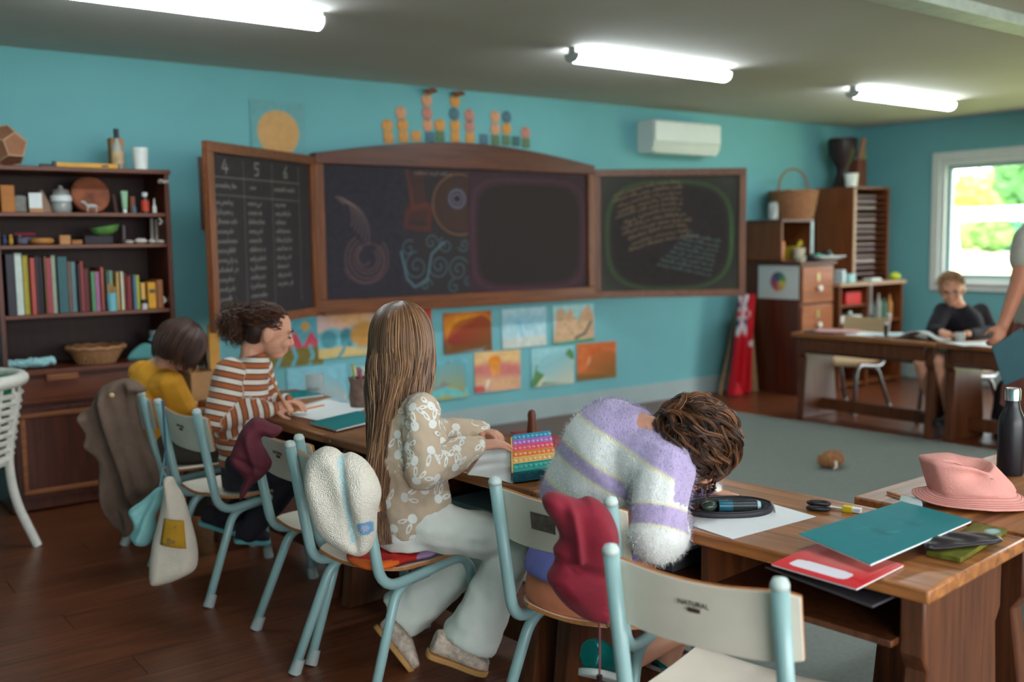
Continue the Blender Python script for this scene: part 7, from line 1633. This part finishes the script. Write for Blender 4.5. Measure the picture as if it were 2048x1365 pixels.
cro = PAINT('crochet_cotton', .9); n_, l_ = cro.node_tree.nodes, cro.node_tree.links; tc = n_.new('ShaderNodeTexCoord'); vo = n_.new('ShaderNodeTexVoronoi'); vo.inputs['Scale'].default_value = 300; l_.new(tc.outputs['Object'], vo.inputs['Vector'])
bp = n_.new('ShaderNodeBump'); bp.inputs['Strength'].default_value = .9; bp.inputs['Distance'].default_value = .004; bp.invert = True; l_.new(vo.outputs['Distance'], bp.inputs['Height']); l_.new(bp.outputs['Normal'], n_['Principled BSDF'].inputs['Normal'])
hung('crochet_hat', HATP, 2.66, .085, .035, cro, 'white crochet sun hat with pale blue stripe hung on a chair post', 'hat', hat_fold, 0, .0045, hat_col)
# --- crimson cap and its cord
CAPP = lerp_px([(340, 505), (385, 475), (450, 492), (512, 510), (560, 498), (625, 535), (672, 610), (692, 700), (668, 800), (658, 900), (662, 1000), (645, 1080), (590, 1086), (520, 1060), (440, 1000), (385, 930), (360, 872), (398, 800), (390, 745), (420, 690), (392, 620), (350, 560)], 940, 780, 2.333)
crim = M('crimson_cotton', (124, 16, 38), .85, .08, 25, .2, 260, sheen=.1)
def cap_fold(x, y): return .022*np.exp(-((x+.012+y*.12)/.010)**2)*(y > -.02)+.022*np.exp(-(((x-.045)/.04)**2+((y-.05)/.07)**2))-.012*np.exp(-(((y+.035+x*.35)/.010)**2))+.020*np.exp(-(((x+.0)/.06)**2+((y+.085)/.04)**2))
capo, CMx = hung('crimson_cap', CAPP, 2.21, .075, .03, crim, 'crimson cap hung over the right post of the lilac child’s chair'.replace('’', "'"), 'cap', cap_fold, 12, .0045)
cx_, cy_ = px_local(CMx, 1112, 1060); 
for k in range(5):      # stitched rows on the brim
    a = [px_local(CMx, 1105+10*k, 1165-14*k), px_local(CMx, 1150+10*k, 1215-12*k), px_local(CMx, 1215, 1240-13*k)]
    pts = [WM[capo.name].inverted() @ (CMx @ Vector((*p, .036+.004*math.sin(k)))) for p in spline(a, 6, False)]; MB().tube(pts, .0007, 4).build('stitching', M('dark_crimson_thread', (110, 14, 32), .9), capo)
c0, c1 = PD(1199, 1246, 2.17), PD(1199, 1378, 2.17); t = thing('cap_cord', 'thin plum cord with toggle dangling from the crimson cap', 'cord', c1)
MB().tube([c0, c1], .0026, 6).build('cord', M('plum_cord', (104, 44, 56), .7), t, 60, True); MB().lathe([(0, 0), (.006, 0), (.007, .012), (0, .014)], 10, Matrix.Translation(PD(1199, 1362, 2.17))).build('toggle', blk, t, 60, True)
MB().tube([PD(1212, 1246, 2.19), PD(1216, 1258, 2.18), PD(1228, 1250, 2.18), PD(1232, 1240, 2.19)], .002, 6).build('elastic_loop', blk, t, 60, True)
# --- maroon cap on the empty chair
MP = [(503, 838), (520, 836), (545, 848), (566, 858), (548, 876), (524, 872), (524, 886), (536, 908), (544, 928), (530, 950), (504, 972), (488, 994), (479, 1000), (482, 976), (487, 956), (474, 942), (461, 928), (460, 914), (470, 888), (482, 862)]
hung('maroon_cap', MP, 3.22, .085, .035, M('maroon_cotton', (92, 34, 46), .85, .08, 25, .15, 200), 'maroon cap hung over the left post of the empty chair', 'cap', lambda x, y: .02*np.exp(-((x-.0+y*.25)/.014)**2)-.012*np.exp(-((y+.03+x*.5)/.012)**2), 10, .005)
# --- bags on the striped child's chair
TB = lerp_px([(545, 370), (578, 392), (575, 480), (522, 560), (527, 640), (503, 720), (460, 756), (400, 745), (363, 690), (386, 640), (380, 590), (355, 522), (440, 460)], 150, 860, 3.251)
tb_, TM = hung('towelling_bag', TB, 3.70, .09, .035, M('pale_teal_towelling', (140, 196, 196), .95, .06, 30, .6, 260), 'pale turquoise towelling bag hanging from the chair of the striped child', 'bag', lambda x, y: .012*np.sin(x*90-y*50), 0, .005)
CB = lerp_px([(580, 318), (632, 312), (662, 370), (700, 430), (742, 560), (785, 720), (797, 830), (780, 910), (700, 960), (600, 998), (500, 1005), (489, 880), (510, 720), (552, 560), (575, 420)], 150, 860, 3.251)
cb_, CM2 = hung('cotton_bag', CB, 3.60, .10, .045, M('calico', (200, 188, 172), .9, .05, 25, .3, 160), 'cream cotton drawstring bag with a yellow patch hanging from a chair', 'bag', lambda x, y: .010*np.sin(x*75+y*12)*np.clip((y-.02)*8, 0, 1), 0, .006)
yp = [to_frame(CM2, [p])[0] for p in lerp_px([(618, 548), (742, 562), (758, 742), (592, 716)], 150, 860, 3.251)]
def yq(u, v): a = Vector(yp[0])*(1-u)+Vector(yp[1])*u; b = Vector(yp[3])*(1-u)+Vector(yp[2])*u; p = a*(1-v)+b*v; return WM[cb_.name].inverted() @ (CM2 @ Vector((p.x, p.y, .070-.012*(2*u-1)**2)))
pa = MB().slab(yq, 8, 6, .0015).build('yellow_patch', M('mustard_patch', (176, 130, 30), .9, .1, 30), cb_, 180)
for k, (w_, s_) in enumerate((('y', .018), ('be', .030))):
    p = yq(.62 if k == 0 else .45, .28 if k == 0 else .78); mm = WM[cb_.name].inverted() @ CM2; X, Y, Z = [(mm.to_3x3() @ Vector(a)) for a in ((1, 0, 0), (0, 1, 0), (0, 0, 1))]
    text_part('*' if k == 0 else 'Be', s_, M('dark_print', (92, 74, 70)), basis(X, Y, Z, p+Z*.0016), pa, 'lettering', False)
for nm, (q0, q1, q2), obj, cc in (('cord', (PD(324, 802, 3.76), PD(333, 880, 3.74), PD(320, 975, 3.66)), tb_, (110, 160, 170)), ('cord', (PD(326, 802, 3.76), PD(331, 890, 3.72), PD(337, 958, 3.60)), cb_, (60, 84, 100))):
    MB().tube([WM[obj.name].inverted() @ p for p in [Vector(x) for x in spline([tuple(q0), tuple(q1), tuple(q2)], 6, False)]], .0045, 6).build('cord', M('cord_%d' % cc[0], cc, .8), obj, 60)
# --- brown coat over the yellow child's chair
CO = lerp_px([(905, 205), (1000, 245), (1052, 300), (965, 335), (1000, 550), (1080, 750), (1128, 900), (1118, 1000), (1010, 1100), (960, 1290), (905, 1345), (860, 1290), (780, 1180), (732, 1050), (720, 800), (622, 690), (632, 600), (578, 505), (582, 452), (642, 430), (702, 320), (765, 250)], 0, 700, 3.593)
co_, COM = hung('brown_coat', CO, 4.14, .14, .05, M('taupe_wool_coat', (104, 84, 72), .95, .12, 18, .35, 90), 'brown coat hanging over the chair back of the yellow child', 'coat', lambda x, y: .040*np.sin(x*46+2.5*np.sin(y*6))+.016*np.sin(x*105+y*25), 0, .008)
p = px_local(COM, 240, 785); MB().ell(WM[co_.name].inverted() @ (COM @ Vector((*p, .085))), (.012, .012, .010), None, 10, 6).build('button', M('pale_button', (200, 170, 120), .4), co_, 180)
# --- quilted seat pad under the long-haired child
SP = [PZ(x, y, .424) for x, y in ((693, 1110), (718, 1131), (768, 1134), (815, 1119), (874, 1103), (832, 1086), (772, 1072), (722, 1076))]
o_ = sum(SP, Vector())/8; mb = puff(spline([(p.x-o_.x, p.y-o_.y) for p in SP], 4), Matrix.Translation((o_.x, o_.y, .421)), .026, .025, .005, lambda x, y: .002*np.sin(x*120)*np.sin(y*120))
pad = [ (196, 44, 34), (214, 96, 30), (160, 130, 170) ]
ob = mb.top('seat_pad', PAINT('quilted_cotton', .85), 'quilted red seat pad with orange and lilac edge on the chair', 'seat pad', smooth=180)
sc_ = []; padx = max(abs(q.co.x) for q in ob.data.vertices); pady = max(abs(q.co.y) for q in ob.data.vertices)
for vtx in ob.data.vertices:
    x, y = vtx.co.x, vtx.co.y; a = math.atan2(y, x); r = math.hypot(x/padx, y/pady); sc_.append(lin(pad[0] if r < .8 else (pad[1] if math.sin(a*2.0) > .0 else pad[2]) if r > .95 else (176, 34, 30)))
set_col(ob.data, np.array(sc_))
# --- white wicker armchair at the left edge
wk = M('white_cane', (214, 210, 200), .6, .06, 40); wc = Vector((.60, 5.02, .008))
t = thing('wicker_armchair', 'white wicker armchair with a green cushion at the left edge', 'armchair', wc)
r1 = (PD(40, 752, 4.62)-wc).xy.length; zr_ = PD(40, 752, 4.62).z-wc.z
def rimp(a, r, z): return (r*math.cos(a), r*math.sin(a)*.92, z)
MB().tube([rimp(2*math.pi*k/40, r1, zr_+.10*max(0, math.cos(2*math.pi*k/40-2.2))**2) for k in range(41)], .030, 12, False).build('rim', wk, t, 180)
for j in range(9):
    f_ = j/9; MB().tube([rimp(2*math.pi*k/44, r1*(.80+.18*f_)+.006*(1 if (k+j) % 2 else -1), .42+(zr_-.45)*f_+.09*f_*max(0, math.cos(2*math.pi*k/44-2.2))**2) for k in range(45)], .013, 6, False).build('cane_ring', wk, t, 60)
for k in range(22): a = 2*math.pi*k/22; MB().tube([rimp(a, r1*.80, .40), rimp(a, r1*.98, zr_+.08*max(0, math.cos(a-2.2))**2)], .008, 6).build('upright', wk, t, 60)
MB().lathe([(0, .39), (r1*.82, .39), (r1*.84, .41), (r1*.82, .43), (0, .43)], 30).build('seat', wk, t)
for k in range(4):
    a = R(-28+90*k); MB().tube(clean_path([rimp(a, r1*.98, zr_-.05), rimp(a, r1*.80, .42), rimp(a, r1*.86, .22), rimp(a, r1*1.12, 0)], .1), [.022]*20 if False else .020, 8).build('leg', wk, t, 60)
mb = MB(); mb.ell((0, .02, .50), (r1*.78, r1*.70, .08)); mb.ell((-.06, .16, zr_-.02), (r1*.72, .10, .22)); mb.ell((.10, -.02, zr_-.06), (r1*.62, r1*.6, .10)); v, f, n = blob(mb, .012, 5); v = wrinkle(v, n, .01, 9, 2); from_np(v, f, None, '').build('cushion', M('green_cushion', (24, 120, 76), .85, .3, 12), t, 180)
